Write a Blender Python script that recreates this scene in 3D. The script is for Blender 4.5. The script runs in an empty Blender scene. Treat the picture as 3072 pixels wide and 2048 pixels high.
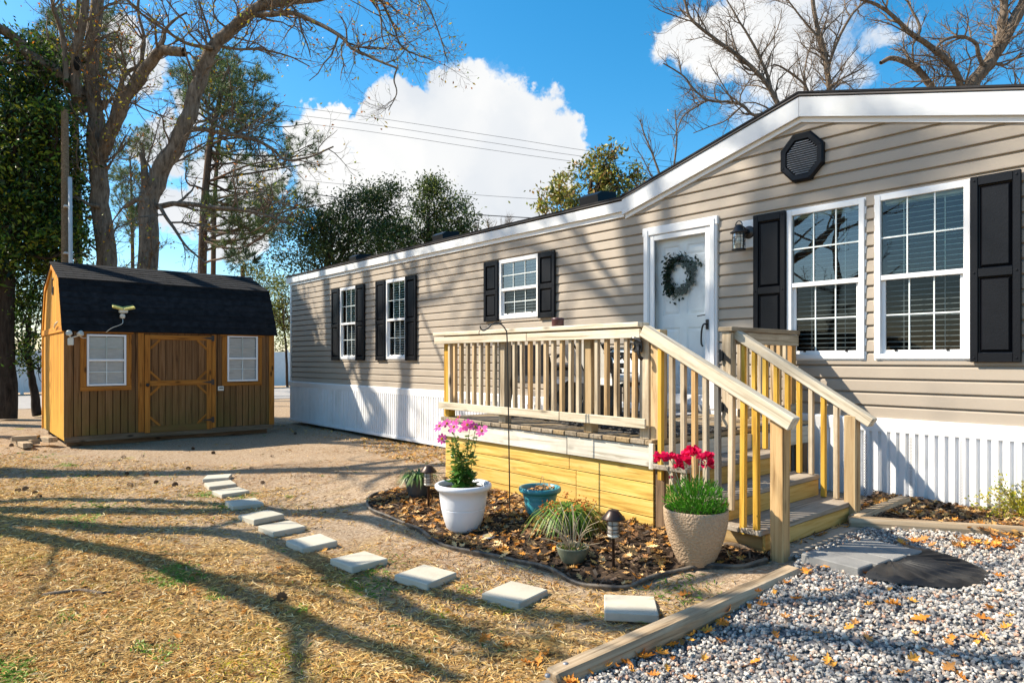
import bpy, bmesh, math, random
import numpy as np
from mathutils import Vector, Matrix

# ------------------------------------------------------------------ camera, sky, sun, exposure
S = bpy.context.scene
COL = S.collection
EYE = np.array([0.0, 0.0, 1.5])
FOC, CX, HY = 2000.0, 1536.0, 1077.0
YAW = math.atan(1721 / 2000)
FWD = np.array([-math.cos(YAW), math.sin(YAW), 0.0])
RGT = np.array([math.sin(YAW), math.cos(YAW), 0.0])
cam = bpy.data.objects.new('camera', bpy.data.cameras.new('camera'))
COL.objects.link(cam)
cam.location = EYE
cam.rotation_euler = (math.pi / 2, 0, math.pi / 2 - YAW)
cam.data.lens = 36 * FOC / 3072
cam.data.sensor_width = 36
cam.data.shift_y = (HY - 1024) / 3072
cam.data.clip_end = 3000
cam.data.clip_start = 0.05
S.camera = cam
S.view_settings.view_transform = 'Standard'
S.view_settings.look = 'None'
S.view_settings.exposure = 1.02
S.view_settings.gamma = 1
S.cycles.use_denoising = True
S.cycles.max_bounces = 7
S.cycles.diffuse_bounces = 3
S.cycles.glossy_bounces = 3
S.cycles.transparent_max_bounces = 10
S.cycles.sample_clamp_indirect = 6
SUN = Vector((1.05, 0.95, -1.27)).normalized()          # the way the light travels
sl = bpy.data.lights.new('sun', 'SUN')
sl.energy = 4.7
sl.angle = math.radians(0.53)
sl.color = (1.0, 0.90, 0.74)
so = bpy.data.objects.new('sun', sl)
COL.objects.link(so)
so.location = (-30, -27, 36)
so.rotation_euler = SUN.to_track_quat('-Z', 'Y').to_euler()


def at(px, py, d):
    """a point d metres in front of the photograph's viewpoint"""
    return EYE + d * (FWD + RGT * (px - CX) / FOC + np.array([0, 0, 1.0]) * (HY - py) / FOC)


def sstep(a, b, x):
    t = np.clip((x - a) / (b - a), 0, 1)
    return t * t * (3 - 2 * t)


def gz(x, y):
    """height of the yard"""
    x = np.asarray(x, float); y = np.asarray(y, float)
    z = .06 + .18 * sstep(2.6, 3.8, y) * sstep(-9, -5.5, x) - .11 * sstep(-7.5, -11, x)
    n = .012 * np.sin(1.9 * x + .7 * y) * np.sin(1.3 * y - .6 * x + 1) + .008 * np.sin(4.1 * x + 2) * np.sin(3.7 * y + 1)
    return z + n


def gp(px, py, dz=0.0):
    """where that line of sight meets the yard"""
    d = 5.0
    for _ in range(50):
        p = at(px, py, d)
        d = .5 * d + .5 * (1.5 - float(gz(p[0], p[1])) - dz) / (py - HY) * FOC
    return at(px, py, d)


# world -------------------------------------------------------------
def N(nt, typ, **kw):
    n = nt.nodes.new(typ)
    for k, v in kw.items():
        if k in ('operation', 'blend_type', 'data_type', 'sky_type', 'sun_disc', 'sun_elevation', 'sun_rotation', 'air_density',
                 'dust_density', 'ozone_density', 'altitude', 'feature', 'wave_type', 'bands_direction', 'attribute_name',
                 'noise_dimensions', 'interpolation_type', 'clamp', 'use_clamp', 'distance', 'factor_mode', 'noise_type'):
            setattr(n, k, v)
        else:
            n.inputs[k].default_value = v
    return n


def world():
    w = bpy.data.worlds.new('World')
    S.world = w
    w.use_nodes = True
    nt = w.node_tree
    nt.nodes.clear()
    L = nt.links.new
    out = nt.nodes.new('ShaderNodeOutputWorld')
    bg = nt.nodes.new('ShaderNodeBackground')
    bg.inputs['Strength'].default_value = 0.102
    L(bg.outputs[0], out.inputs[0])
    sky = N(nt, 'ShaderNodeTexSky', sky_type='NISHITA', sun_disc=False, sun_elevation=math.radians(41.9),
            sun_rotation=math.radians(SKYROT), air_density=1.0, dust_density=0.8, ozone_density=3.0)
    hsv = N(nt, 'ShaderNodeHueSaturation', Saturation=1.40, Value=1.1, Hue=0.487)
    L(sky.outputs[0], hsv.inputs['Color'])
    tc = nt.nodes.new('ShaderNodeTexCoord')
    d = nt.nodes.new('ShaderNodeVectorMath'); d.operation = 'NORMALIZE'
    # billow the puffs: two sizes of swirl added to the direction
    prev = tc.outputs['Generated']
    for sc, am in ((9.0, .055), (30.0, .022)):
        nw = N(nt, 'ShaderNodeTexNoise', Scale=sc, Detail=5.0, Roughness=.6)
        L(tc.outputs['Generated'], nw.inputs['Vector'])
        sb = nt.nodes.new('ShaderNodeVectorMath'); sb.operation = 'SUBTRACT'; sb.inputs[1].default_value = (.5, .5, .5)
        L(nw.outputs['Color'], sb.inputs[0])
        ma = nt.nodes.new('ShaderNodeVectorMath'); ma.operation = 'MULTIPLY_ADD'; ma.inputs[1].default_value = (am * 2, am * 2, am * 2)
        L(sb.outputs[0], ma.inputs[0]); L(prev, ma.inputs[2]); prev = ma.outputs[0]
    L(prev, d.inputs[0])
    # cumulus: soft round puffs at their compass bearings, broken up by noise
    n1 = N(nt, 'ShaderNodeTexNoise', Scale=11.0, Detail=11.0, Roughness=0.60)
    L(d.outputs[0], n1.inputs['Vector'])
    n0 = N(nt, 'ShaderNodeTexNoise', Scale=3.2, Detail=3.0)
    L(d.outputs[0], n0.inputs['Vector'])
    puffs = [(1430, 275, 50), (1480, 320, 60), (1545, 345, 60), (1610, 372, 58), (1665, 405, 52), (1688, 450, 44), (1640, 490, 60), (1560, 470, 110),
             (1420, 420, 140), (1340, 372, 66), (1290, 450, 120), (1180, 470, 110), (1228, 300, 46), (1160, 332, 56), (1100, 352, 40), (1120, 420, 70),
             (1250, 570, 160), (1430, 580, 150), (1550, 600, 80), (965, 345, 46), (1010, 405, 56), (930, 420, 60), (1000, 570, 90), (1100, 640, 120),
             (2080, 120, 70, .8), (2110, 190, 60, .8), (2170, 90, 80, .8), (2210, 20, 80, .8), (2290, 110, 120, .62), (2400, 40, 120, .62), (2430, 160, 110, .56), (2250, 220, 90, .56),
             (2520, 90, 90, .56), (2560, 200, 70, .52), (2640, 110, 40, .5), (2700, 80, 26, .5), (2380, 270, 80, .5), (2200, 330, 60, .48),
             (395, 140, 32), (420, 215, 55), (560, 330, 45), (470, 430, 60), (640, 520, 60), (760, 560, 60), (540, 620, 70), (700, 690, 70),
             (1385, 245, 20), (1335, 226, 26)]
    acc = None
    for (px, py, r, *wt) in puffs:
        v = Vector(at(px, py, 1.0) - EYE).normalized()
        ang = math.atan(r / FOC) * (1 - .25 * abs(px - 1536) / 1536)
        dt = nt.nodes.new('ShaderNodeVectorMath'); dt.operation = 'DOT_PRODUCT'
        dt.inputs[1].default_value = v
        L(d.outputs[0], dt.inputs[0])
        mr = N(nt, 'ShaderNodeMapRange')
        mr.inputs['From Min'].default_value = math.cos(ang * 1.8)
        mr.inputs['From Max'].default_value = math.cos(ang * 0.1)
        mr.inputs['To Max'].default_value = wt[0] if wt else 1.0
        L(dt.outputs['Value'], mr.inputs['Value'])
        if acc is None:
            acc = mr.outputs[0]
        else:
            m = N(nt, 'ShaderNodeMath', operation='MAXIMUM')
            L(acc, m.inputs[0]); L(mr.outputs[0], m.inputs[1]); acc = m.outputs[0]
    # the same kind of scattered cloud over the rest of the sky
    n2 = N(nt, 'ShaderNodeTexNoise', Scale=2.3, Detail=4.0)
    L(d.outputs[0], n2.inputs['Vector'])
    m2 = N(nt, 'ShaderNodeMapRange')
    m2.inputs['From Min'].default_value = .56; m2.inputs['From Max'].default_value = .72; m2.inputs['To Max'].default_value = .8
    L(n2.outputs['Fac'], m2.inputs['Value'])
    dv = nt.nodes.new('ShaderNodeVectorMath'); dv.operation = 'DOT_PRODUCT'
    dv.inputs[1].default_value = Vector(FWD)
    L(d.outputs[0], dv.inputs[0])
    mf = N(nt, 'ShaderNodeMapRange')
    mf.inputs['From Min'].default_value = .55; mf.inputs['From Max'].default_value = .25
    L(dv.outputs['Value'], mf.inputs['Value'])
    mm = N(nt, 'ShaderNodeMath', operation='MULTIPLY'); L(m2.outputs[0], mm.inputs[0]); L(mf.outputs[0], mm.inputs[1])
    mx = N(nt, 'ShaderNodeMath', operation='MAXIMUM'); L(acc, mx.inputs[0]); L(mm.outputs[0], mx.inputs[1])
    # density = puff + noise
    a = N(nt, 'ShaderNodeMath', operation='MULTIPLY_ADD'); a.inputs[1].default_value = 1.3
    sub = N(nt, 'ShaderNodeMath', operation='SUBTRACT'); sub.inputs[1].default_value = .5
    L(n1.outputs['Fac'], sub.inputs[0]); L(sub.outputs[0], a.inputs[0]); L(mx.outputs[0], a.inputs[2])
    cl = N(nt, 'ShaderNodeMapRange', interpolation_type='SMOOTHSTEP')
    cl.inputs['From Min'].default_value = .24; cl.inputs['From Max'].default_value = .56
    L(a.outputs[0], cl.inputs['Value'])
    # nothing where there is no puff at all
    gt = N(nt, 'ShaderNodeMapRange'); gt.inputs['From Min'].default_value = .02; gt.inputs['From Max'].default_value = .16
    L(mx.outputs[0], gt.inputs['Value'])
    cf = N(nt, 'ShaderNodeMath', operation='MULTIPLY'); L(cl.outputs[0], cf.inputs[0]); L(gt.outputs[0], cf.inputs[1])
    shade = nt.nodes.new('ShaderNodeValToRGB')
    shade.color_ramp.elements[0].position = .32; shade.color_ramp.elements[0].color = (3.4, 3.7, 4.1, 1)
    shade.color_ramp.elements[1].position = .58; shade.color_ramp.elements[1].color = (4.9, 4.9, 4.85, 1)
    L(n0.outputs['Fac'], shade.inputs[0])
    mix = N(nt, 'ShaderNodeMix', data_type='RGBA')
    L(cf.outputs[0], mix.inputs['Factor']); L(hsv.outputs[0], mix.inputs[6]); L(shade.outputs[0], mix.inputs[7])
    L(mix.outputs[2], bg.inputs['Color'])


SKYROT = 227.9
world()

# ------------------------------------------------------------------ mesh helpers
MWD = {}


def place(o, parent=None, mw=None):
    mw = mw if mw is not None else Matrix()
    COL.objects.link(o)
    if parent is not None:
        o.parent = parent
        o.matrix_basis = MWD[parent.name].inverted() @ mw
    else:
        o.matrix_basis = mw
    MWD[o.name] = mw
    return o


def tag(o, label=None, cat=None, group=None, kind=None):
    for k, v in (('label', label), ('category', cat), ('group', group), ('kind', kind)):
        if v:
            o[k] = v
    return o


def thing(name, label, cat, loc=(0, 0, 0), rz=0.0, group=None, rx=0.0, ry=0.0):
    o = bpy.data.objects.new(name, None)
    o.empty_display_size = .1
    place(o, None, Matrix.Translation(Vector(loc)) @ Matrix.Rotation(rz, 4, 'Z') @ Matrix.Rotation(rx, 4, 'X') @ Matrix.Rotation(ry, 4, 'Y'))
    return tag(o, label, cat, group)


class MB:
    """collects shapes for one mesh"""
    def __init__(s):
        s.V = []; s.F = []; s.C = []; s.n = 0; s.hascol = False

    def add(s, V, F, col=None):
        V = np.asarray(V, float).reshape(-1, 3)
        F = np.asarray(F, np.int64)
        s.V.append(V); s.F.append(F + s.n)
        if col is not None:
            s.hascol = True
            c = np.asarray(col, float)
            if c.ndim == 1:
                c = np.tile(c[:3], (len(V), 1))
            s.C.append(c[:, :3])
        else:
            s.C.append(np.full((len(V), 3), .5))
        s.n += len(V)
        return s

    def faces(s, V, polys, col=None):
        """polys of mixed size"""
        V = np.asarray(V, float)
        for k in sorted(set(len(p) for p in polys)):
            F = np.array([p for p in polys if len(p) == k])
            s.F.append(F + s.n)
        s.V.append(V)
        s.C.append(np.tile(np.asarray(col if col is not None else (.5, .5, .5), float), (len(V), 1)))
        if col is not None:
            s.hascol = True
        s.n += len(V)
        return s

    def xf(s, m):
        """transform what is collected"""
        m = np.array(m)
        s.V = [v @ m[:3, :3].T + m[:3, 3] for v in s.V]
        return s

    def mesh(s, name, smooth=False):
        V = np.concatenate(s.V)
        lv = np.concatenate([f.ravel() for f in s.F])
        tot = np.concatenate([np.full(len(f), f.shape[1]) for f in s.F])
        st = np.concatenate([[0], np.cumsum(tot)[:-1]])
        me = bpy.data.meshes.new(name)
        me.vertices.add(len(V)); me.vertices.foreach_set('co', V.ravel())
        me.loops.add(len(lv)); me.loops.foreach_set('vertex_index', lv.astype(np.int32))
        me.polygons.add(len(tot)); me.polygons.foreach_set('loop_start', st.astype(np.int32))
        me.polygons.foreach_set('use_smooth', np.full(len(tot), bool(smooth)))
        me.update(calc_edges=True)
        if s.hascol:
            a = me.color_attributes.new('Col', 'FLOAT_COLOR', 'POINT')
            c = np.concatenate(s.C)
            a.data.foreach_set('color', np.concatenate([c, np.ones((len(c), 1))], 1).ravel())
        return me

    def build(s, name, mat, parent=None, mw=None, smooth=False):
        me = s.mesh(name, smooth)
        me.materials.append(mat)
        return place(bpy.data.objects.new(name, me), parent, mw)


def put(name, me, mat=None, parent=None, mw=None):
    if mat is not None and not me.materials:
        me.materials.append(mat)
    return place(bpy.data.objects.new(name, me), parent, mw)


def T(x, y, z):
    return Matrix.Translation((x, y, z))


_CB = {}


def cboxVF(sx, sy, sz, b=.003):
    b = min(b, sx * .3, sy * .3, sz * .3)
    key = 'F'
    hx, hy, hz = sx / 2, sy / 2, sz / 2
    V = []; idx = {}
    for X in (-1, 1):
        for Y in (-1, 1):
            for Z in (-1, 1):
                for ax in range(3):
                    p = [X * (hx - b), Y * (hy - b), Z * (hz - b)]
                    p[ax] = (X * hx, Y * hy, Z * hz)[ax]
                    idx[(X, Y, Z, ax)] = len(V); V.append(p)
    if 'F' not in _CB:
        P = []
        for ax in range(3):
            u, v = (ax + 1) % 3, (ax + 2) % 3
            for s_ in (-1, 1):
                q = []
                for (a, c) in ((-1, -1), (1, -1), (1, 1), (-1, 1)):
                    k = [0, 0, 0]; k[ax] = s_; k[u] = a; k[v] = c
                    q.append(idx[(*k, ax)])
                P.append(tuple(q if s_ > 0 else q[::-1]))
        for ax in range(3):                       # edges along ax
            u, v = (ax + 1) % 3, (ax + 2) % 3
            for a in (-1, 1):
                for c in (-1, 1):
                    k0 = [0, 0, 0]; k1 = [0, 0, 0]
                    k0[ax] = -1; k1[ax] = 1
                    for k in (k0, k1):
                        k[u] = a; k[v] = c
                    q = [idx[(*k0, u)], idx[(*k1, u)], idx[(*k1, v)], idx[(*k0, v)]]
                    P.append(tuple(q if a * c < 0 else q[::-1]))
        for X in (-1, 1):
            for Y in (-1, 1):
                for Z in (-1, 1):
                    q = [idx[(X, Y, Z, 0)], idx[(X, Y, Z, 1)], idx[(X, Y, Z, 2)]]
                    P.append(tuple(q if X * Y * Z > 0 else q[::-1]))
        _CB['F'] = P
    return np.array(V), _CB['F']


def addbox(mb, x0, x1, y0, y1, z0, z1, b=.003, col=None):
    V, P = cboxVF(x1 - x0, y1 - y0, z1 - z0, b)
    mb.faces(V + np.array([(x0 + x1) / 2, (y0 + y1) / 2, (z0 + z1) / 2]), P, col)
    return mb


_LM = {}


def lumber(name, p0, p1, w, h, mat, parent, up=(0, 0, 1), b=.004):
    """a sawn piece from p0 to p1; its own X axis runs along it"""
    p0 = Vector(p0); p1 = Vector(p1)
    L = (p1 - p0).length
    key = (round(L, 3), round(w, 3), round(h, 3), mat.name, b)
    if key not in _LM:
        V, P = cboxVF(L, w, h, b)
        _LM[key] = MB().faces(V, P).mesh(name)
        _LM[key].materials.append(mat)
    x = (p1 - p0).normalized()
    up = Vector(up)
    y = up.cross(x)
    if y.length < 1e-4:
        y = Vector((0, 1, 0)).cross(x)
    y.normalize(); z = x.cross(y)
    m = Matrix((x, y, z)).transposed().to_4x4()
    m.translation = (p0 + p1) / 2
    return put(name, _LM[key], None, parent, m)


def abox(name, x0, x1, y0, y1, z0, z1, mat, parent, b=.003):
    """axis-aligned box, long axis = its own X"""
    s = (x1 - x0, y1 - y0, z1 - z0)
    c = Vector(((x0 + x1) / 2, (y0 + y1) / 2, (z0 + z1) / 2))
    a = max(range(3), key=lambda i: s[i])
    e = Vector((0, 0, 0)); e[a] = s[a] / 2
    if a == 0:
        return lumber(name, c - e, c + e, s[1], s[2], mat, parent, (0, 0, 1), b)
    if a == 1:
        return lumber(name, c - e, c + e, s[0], s[2], mat, parent, (0, 0, 1), b)
    return lumber(name, c - e, c + e, s[1], s[0], mat, parent, (1, 0, 0), b)


def latheVF(prof, seg=28, wob=0.0, rng=None):
    prof = np.asarray(prof, float)
    a = np.linspace(0, 2 * math.pi, seg, endpoint=False)
    V = np.stack([prof[:, None, 0] * np.cos(a)[None], prof[:, None, 0] * np.sin(a)[None], np.repeat(prof[:, None, 1], seg, 1)], 2).reshape(-1, 3)
    n = len(prof)
    i = np.arange(n - 1)[:, None] * seg; j = np.arange(seg)[None]; k = (j + 1) % seg
    F = np.stack([i + j, i + k, i + seg + k, i + seg + j], 2).reshape(-1, 4)
    return V, F


def lathe(name, prof, mat, parent, mw=None, seg=28):
    V, F = latheVF(prof, seg)
    return MB().add(V, F).build(name, mat, parent, mw, True)


def crom(P, n):
    """smooth curve through points"""
    P = np.asarray(P, float)
    if len(P) < 3:
        t = np.linspace(0, 1, n)[:, None]
        return P[0] * (1 - t) + P[-1] * t
    Q = np.vstack([2 * P[0] - P[1], P, 2 * P[-1] - P[-2]])
    t = np.linspace(0, len(P) - 1 - 1e-6, n)
    i = t.astype(int); u = (t - i)[:, None]
    p0, p1, p2, p3 = Q[i], Q[i + 1], Q[i + 2], Q[i + 3]
    return .5 * (2 * p1 + (p2 - p0) * u + (2 * p0 - 5 * p1 + 4 * p2 - p3) * u ** 2 + (3 * p1 - p0 - 3 * p2 + p3) * u ** 3)


def tubeVF(P, R, sides=6, cap=True):
    P = np.asarray(P, float); n = len(P)
    R = np.broadcast_to(np.asarray(R, float), (n,))
    t = np.gradient(P, axis=0); t /= np.linalg.norm(t, axis=1)[:, None] + 1e-9
    ref = np.array([0, 0, 1.0]) if abs(t[0, 2]) < .8 else np.array([1.0, 0, 0])
    u = np.cross(t[0], ref); u /= np.linalg.norm(u)
    U = [u]
    for i in range(1, n):
        u = U[-1] - t[i] * (U[-1] @ t[i]); u /= np.linalg.norm(u) + 1e-9; U.append(u)
    U = np.array(U); W = np.cross(t, U)
    a = np.linspace(0, 2 * math.pi, sides, endpoint=False)
    V = (P[:, None] + R[:, None, None] * (np.cos(a)[None, :, None] * U[:, None] + np.sin(a)[None, :, None] * W[:, None])).reshape(-1, 3)
    i = np.arange(n - 1)[:, None] * sides; j = np.arange(sides)[None]; k = (j + 1) % sides
    F = np.stack([i + j, i + k, i + sides + k, i + sides + j], 2).reshape(-1, 4)
    return V, F


def addtube(mb, P, R, sides=6, col=None, caps=False):
    V, F = tubeVF(P, R, sides)
    mb.add(V, F, col)
    if caps:
        n = len(P)
        mb.F.append(np.array([list(range(sides))[::-1]]) + mb.n - len(V))
        mb.F.append(np.array([list(range((n - 1) * sides, n * sides))]) + mb.n - len(V))
    return mb


def prism(mb, poly, y0, y1, axis='Y', col=None):
    """polygon (u,v) pulled along an axis: Y -> (u,y,v); X -> (x,u,v); Z -> (u,v,z)"""
    n = len(poly)
    f = {'Y': lambda u, v, w: (u, w, v), 'X': lambda u, v, w: (w, u, v), 'Z': lambda u, v, w: (u, v, w)}[axis]
    V = [f(u, v, y0) for u, v in poly] + [f(u, v, y1) for u, v in poly]
    P = [tuple(range(n)), tuple(range(2 * n - 1, n - 1, -1))] + [(i, i + n, (i + 1) % n + n, (i + 1) % n) for i in range(n)]
    mb.faces(V, P, col)
    return mb


def inpoly(x, y, poly):
    x = np.asarray(x); y = np.asarray(y); r = np.zeros(x.shape, bool)
    n = len(poly)
    for i in range(n):
        x0, y0 = poly[i][:2]; x1, y1 = poly[(i + 1) % n][:2]
        c = ((y0 > y) != (y1 > y)) & (x < (x1 - x0) * (y - y0) / (y1 - y0 + 1e-12) + x0)
        r ^= c
    return r
# ------------------------------------------------------------------ materials
def newmat(name):
    m = bpy.data.materials.new(name)
    m.use_nodes = True
    nt = m.node_tree
    return m, nt, nt.nodes['Principled BSDF'], nt.links.new


def ramp(nt, stops, fac):
    r = nt.nodes.new('ShaderNodeValToRGB')
    e = r.color_ramp.elements
    while len(e) < len(stops):
        e.new(.5)
    for i, (p, c) in enumerate(stops):
        e[i].position = p; e[i].color = (*c, 1)
    nt.links.new(fac, r.inputs[0])
    return r.outputs[0]


def mixc(nt, fac, a, b, bt='MIX'):
    n = nt.nodes.new('ShaderNodeMix'); n.data_type = 'RGBA'; n.blend_type = bt
    for s, v in ((n.inputs[0], fac), (n.inputs[6], a), (n.inputs[7], b)):
        if isinstance(v, (int, float)):
            s.default_value = v
        elif isinstance(v, tuple):
            s.default_value = (*v, 1)
        else:
            nt.links.new(v, s)
    return n.outputs[2]


def coords(nt, scale=(1, 1, 1), world=False, rnd=False):
    tc = nt.nodes.new('ShaderNodeTexCoord')
    src = tc.outputs['Object']
    if world:
        src = nt.nodes.new('ShaderNodeNewGeometry').outputs['Position']
    if rnd:
        oi = nt.nodes.new('ShaderNodeObjectInfo')
        mu = nt.nodes.new('ShaderNodeMath'); mu.operation = 'MULTIPLY'; mu.inputs[1].default_value = 37.0
        nt.links.new(oi.outputs['Random'], mu.inputs[0])
        ad = nt.nodes.new('ShaderNodeVectorMath'); ad.operation = 'ADD'
        nt.links.new(src, ad.inputs[0]); nt.links.new(mu.outputs[0], ad.inputs[1]); src = ad.outputs[0]
    mp = nt.nodes.new('ShaderNodeMapping'); mp.inputs['Scale'].default_value = scale
    nt.links.new(src, mp.inputs[0])
    return mp.outputs[0]


def noise(nt, vec, scale, detail=4, rough=.55, dist=0):
    n = nt.nodes.new('ShaderNodeTexNoise')
    n.inputs['Scale'].default_value = scale; n.inputs['Detail'].default_value = detail
    n.inputs['Roughness'].default_value = rough; n.inputs['Distortion'].default_value = dist
    nt.links.new(vec, n.inputs['Vector'])
    return n.outputs['Fac']


def bump(nt, bsdf, h, strength=.3, dist=.01):
    b = nt.nodes.new('ShaderNodeBump'); b.inputs['Strength'].default_value = strength; b.inputs['Distance'].default_value = dist
    nt.links.new(h, b.inputs['Height']); nt.links.new(b.outputs[0], bsdf.inputs['Normal'])


def plain(name, col, rough=.5, var=.06, scale=6.0, bmp=0.0, bscale=60.0, spec=.5, metal=0.0, rnd=0.0, dirt=None, dscale=3.0, dlo=.5, dhi=.75):
    m, nt, b, L = newmat(name)
    v = coords(nt, rnd=True)
    n = noise(nt, v, scale, 5)
    lo = tuple(c * (1 - var * 2) for c in col); hi = tuple(min(1, c * (1 + var)) for c in col)
    c = ramp(nt, [(.3, lo), (.7, hi)], n)
    if rnd:
        oi = nt.nodes.new('ShaderNodeObjectInfo')
        c = mixc(nt, 1.0, c, ramp(nt, [(0, (1 - rnd,) * 3), (1, (1, 1, 1))], oi.outputs['Random']), 'MULTIPLY')
    if dirt:
        n2 = noise(nt, coords(nt, world=True), dscale, 6, .65)
        c = mixc(nt, ramp(nt, [(dlo, (0, 0, 0)), (dhi, (1, 1, 1))], n2), c, dirt)
    L(c, b.inputs['Base Color'])
    b.inputs['Roughness'].default_value = rough; b.inputs['Metallic'].default_value = metal
    b.inputs['Specular IOR Level'].default_value = spec
    if bmp:
        bump(nt, b, noise(nt, v, bscale, 4), bmp, .004)
    return m


def wood(name, a, c, dark, rough=.75, rnd=.25, grain=30.0, knots=True, bmp=.35, stain=None, hue=None, gx=1.6):
    """grain runs along the piece's own X axis"""
    m, nt, b, L = newmat(name)
    v = coords(nt, (gx, grain, grain), rnd=True)
    g = noise(nt, v, 1.0, 6, .62, .6)
    v2 = coords(nt, (.9, 5, 5), rnd=True)
    big = noise(nt, v2, 1.0, 3)
    col = ramp(nt, [(.33, dark), (.47, a), (.62, c)], g)
    col = mixc(nt, ramp(nt, [(.40, (0, 0, 0)), (.75, (.6, .6, .6))], big), col, a)
    if knots:
        vo = nt.nodes.new('ShaderNodeTexVoronoi'); vo.inputs['Scale'].default_value = 1.0
        L(coords(nt, (2.2, 6, 6), rnd=True), vo.inputs['Vector'])
        col = mixc(nt, ramp(nt, [(.07, (.9,) * 3), (.17, (0, 0, 0))], vo.outputs['Distance']), col, tuple(x * .35 for x in dark))
    oi = nt.nodes.new('ShaderNodeObjectInfo')
    col = mixc(nt, 1.0, col, ramp(nt, [(0, (1 - rnd,) * 3), (1, (1, 1, 1))], oi.outputs['Random']), 'MULTIPLY')
    if hue:
        mu = nt.nodes.new('ShaderNodeMath'); mu.operation = 'MULTIPLY'; mu.inputs[1].default_value = 7.3
        fr = nt.nodes.new('ShaderNodeMath'); fr.operation = 'FRACT'
        L(oi.outputs['Random'], mu.inputs[0]); L(mu.outputs[0], fr.inputs[0])
        col = mixc(nt, ramp(nt, [(.55, (0, 0, 0)), (1.0, (.8, .8, .8))], fr.outputs[0]), col, mixc(nt, 1.0, col, hue, 'MULTIPLY'))
    if stain:
        n3 = noise(nt, coords(nt, world=True), 2.2, 6, .7)
        col = mixc(nt, ramp(nt, [(.5, (0, 0, 0)), (.72, (.85,) * 3)], n3), col, stain)
    L(col, b.inputs['Base Color'])
    b.inputs['Roughness'].default_value = rough
    b.inputs['Specular IOR Level'].default_value = .25
    bump(nt, b, g, bmp, .003)
    return m


def vcol(name, rough=.7, trans=0.0, spec=.3, var=0.0, bmp=0.0):
    """colour per piece from the mesh"""
    m, nt, b, L = newmat(name)
    at_ = nt.nodes.new('ShaderNodeAttribute'); at_.attribute_name = 'Col'
    c = at_.outputs['Color']
    if var:
        n = noise(nt, coords(nt, world=True), 40, 3)
        c = mixc(nt, 1.0, c, ramp(nt, [(.3, (1 - var,) * 3), (.7, (1 + var * .5,) * 3)], n), 'MULTIPLY')
    L(c, b.inputs['Base Color'])
    b.inputs['Roughness'].default_value = rough; b.inputs['Specular IOR Level'].default_value = spec
    if bmp:
        bump(nt, b, noise(nt, coords(nt, world=True), 150, 3), bmp, .004)
    if trans:
        tr = nt.nodes.new('ShaderNodeBsdfTranslucent'); L(c, tr.inputs['Color'])
        mx = nt.nodes.new('ShaderNodeMixShader'); mx.inputs[0].default_value = trans
        out = nt.nodes['Material Output']
        L(b.outputs[0], mx.inputs[1]); L(tr.outputs[0], mx.inputs[2]); L(mx.outputs[0], out.inputs[0])
    return m


def glass(name, ior=1.9, tint=(.85, .93, .9), rough=.0, boost=1.0, dust=.0):
    m, nt, b, L = newmat(name)
    nt.nodes.remove(b)
    out = nt.nodes['Material Output']
    tr = nt.nodes.new('ShaderNodeBsdfTransparent'); tr.inputs[0].default_value = (*tint, 1)
    gl = nt.nodes.new('ShaderNodeBsdfGlossy'); gl.inputs['Roughness'].default_value = rough
    fr = nt.nodes.new('ShaderNodeFresnel'); fr.inputs[0].default_value = ior
    mu = nt.nodes.new('ShaderNodeMath'); mu.operation = 'MULTIPLY'; mu.inputs[1].default_value = boost; mu.use_clamp = True
    L(fr.outputs[0], mu.inputs[0])
    bp = nt.nodes.new('ShaderNodeBump'); bp.inputs['Strength'].default_value = .04; bp.inputs['Distance'].default_value = .01
    L(noise(nt, coords(nt, world=True), 2.5, 2), bp.inputs['Height']); L(bp.outputs[0], gl.inputs['Normal'])
    mx = nt.nodes.new('ShaderNodeMixShader')
    L(mu.outputs[0], mx.inputs[0]); L(tr.outputs[0], mx.inputs[1]); L(gl.outputs[0], mx.inputs[2])
    L(mx.outputs[0], out.inputs[0])
    return m


def bark(name, a, b_, scale=1.0):
    m, nt, b, L = newmat(name)
    v = coords(nt, (9 * scale, 9 * scale, 2.2 * scale))
    n = noise(nt, v, 1.0, 8, .7, .4)
    L(ramp(nt, [(.3, b_), (.62, a)], n), b.inputs['Base Color'])
    b.inputs['Roughness'].default_value = .9; b.inputs['Specular IOR Level'].default_value = .1
    bump(nt, b, n, .8, .03)
    return m


MT = {}
MT['siding'] = plain('siding_vinyl', (.375, .315, .25), .55, .03, 2.0, .05, 120, dirt=(.325, .275, .22), dscale=1.1, dlo=.5, dhi=.8)
MT['white'] = plain('white_vinyl', (.80, .80, .80), .42, .02, 3, spec=.4)
MT['fascia'] = plain('white_fascia', (.70, .71, .72), .45, .03, 4, dirt=(.66, .66, .63), dscale=2.2, dlo=.55, dhi=.85)
MT['skirt'] = plain('skirting_vinyl', (.80, .80, .81), .45, .03, 3, dirt=(.62, .60, .56), dscale=1.6, dlo=.52, dhi=.8)
MT['black'] = plain('shutter_black', (.0045, .005, .0075), .42, .1, 14, .25, 70, .22)
MT['blackmetal'] = plain('black_metal', (.012, .012, .013), .4, .1, 9)
MT['dark'] = plain('dark_room', (.05, .048, .045), .9)
MT['blind'] = plain('blind_white', (.86, .88, .84), .5)
MT['muntin'] = plain('muntin_white', (.72, .78, .77), .4)
MT['glass'] = glass('window_glass', 1.75, (.80, .95, .92), boost=1.0)
MT['skyglass'] = glass('coated_window_glass', 2.1, (.75, .9, .9), boost=1.15)
MT['screen'] = glass('screened_glass', 1.5, (.50, .54, .55), rough=.03, boost=.8)
MT['stormglass'] = glass('storm_glass', 1.38, (.98, .99, 1.0), boost=.8)
MT['door'] = plain('door_white', (.86, .88, .88), .4, .03)
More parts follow.
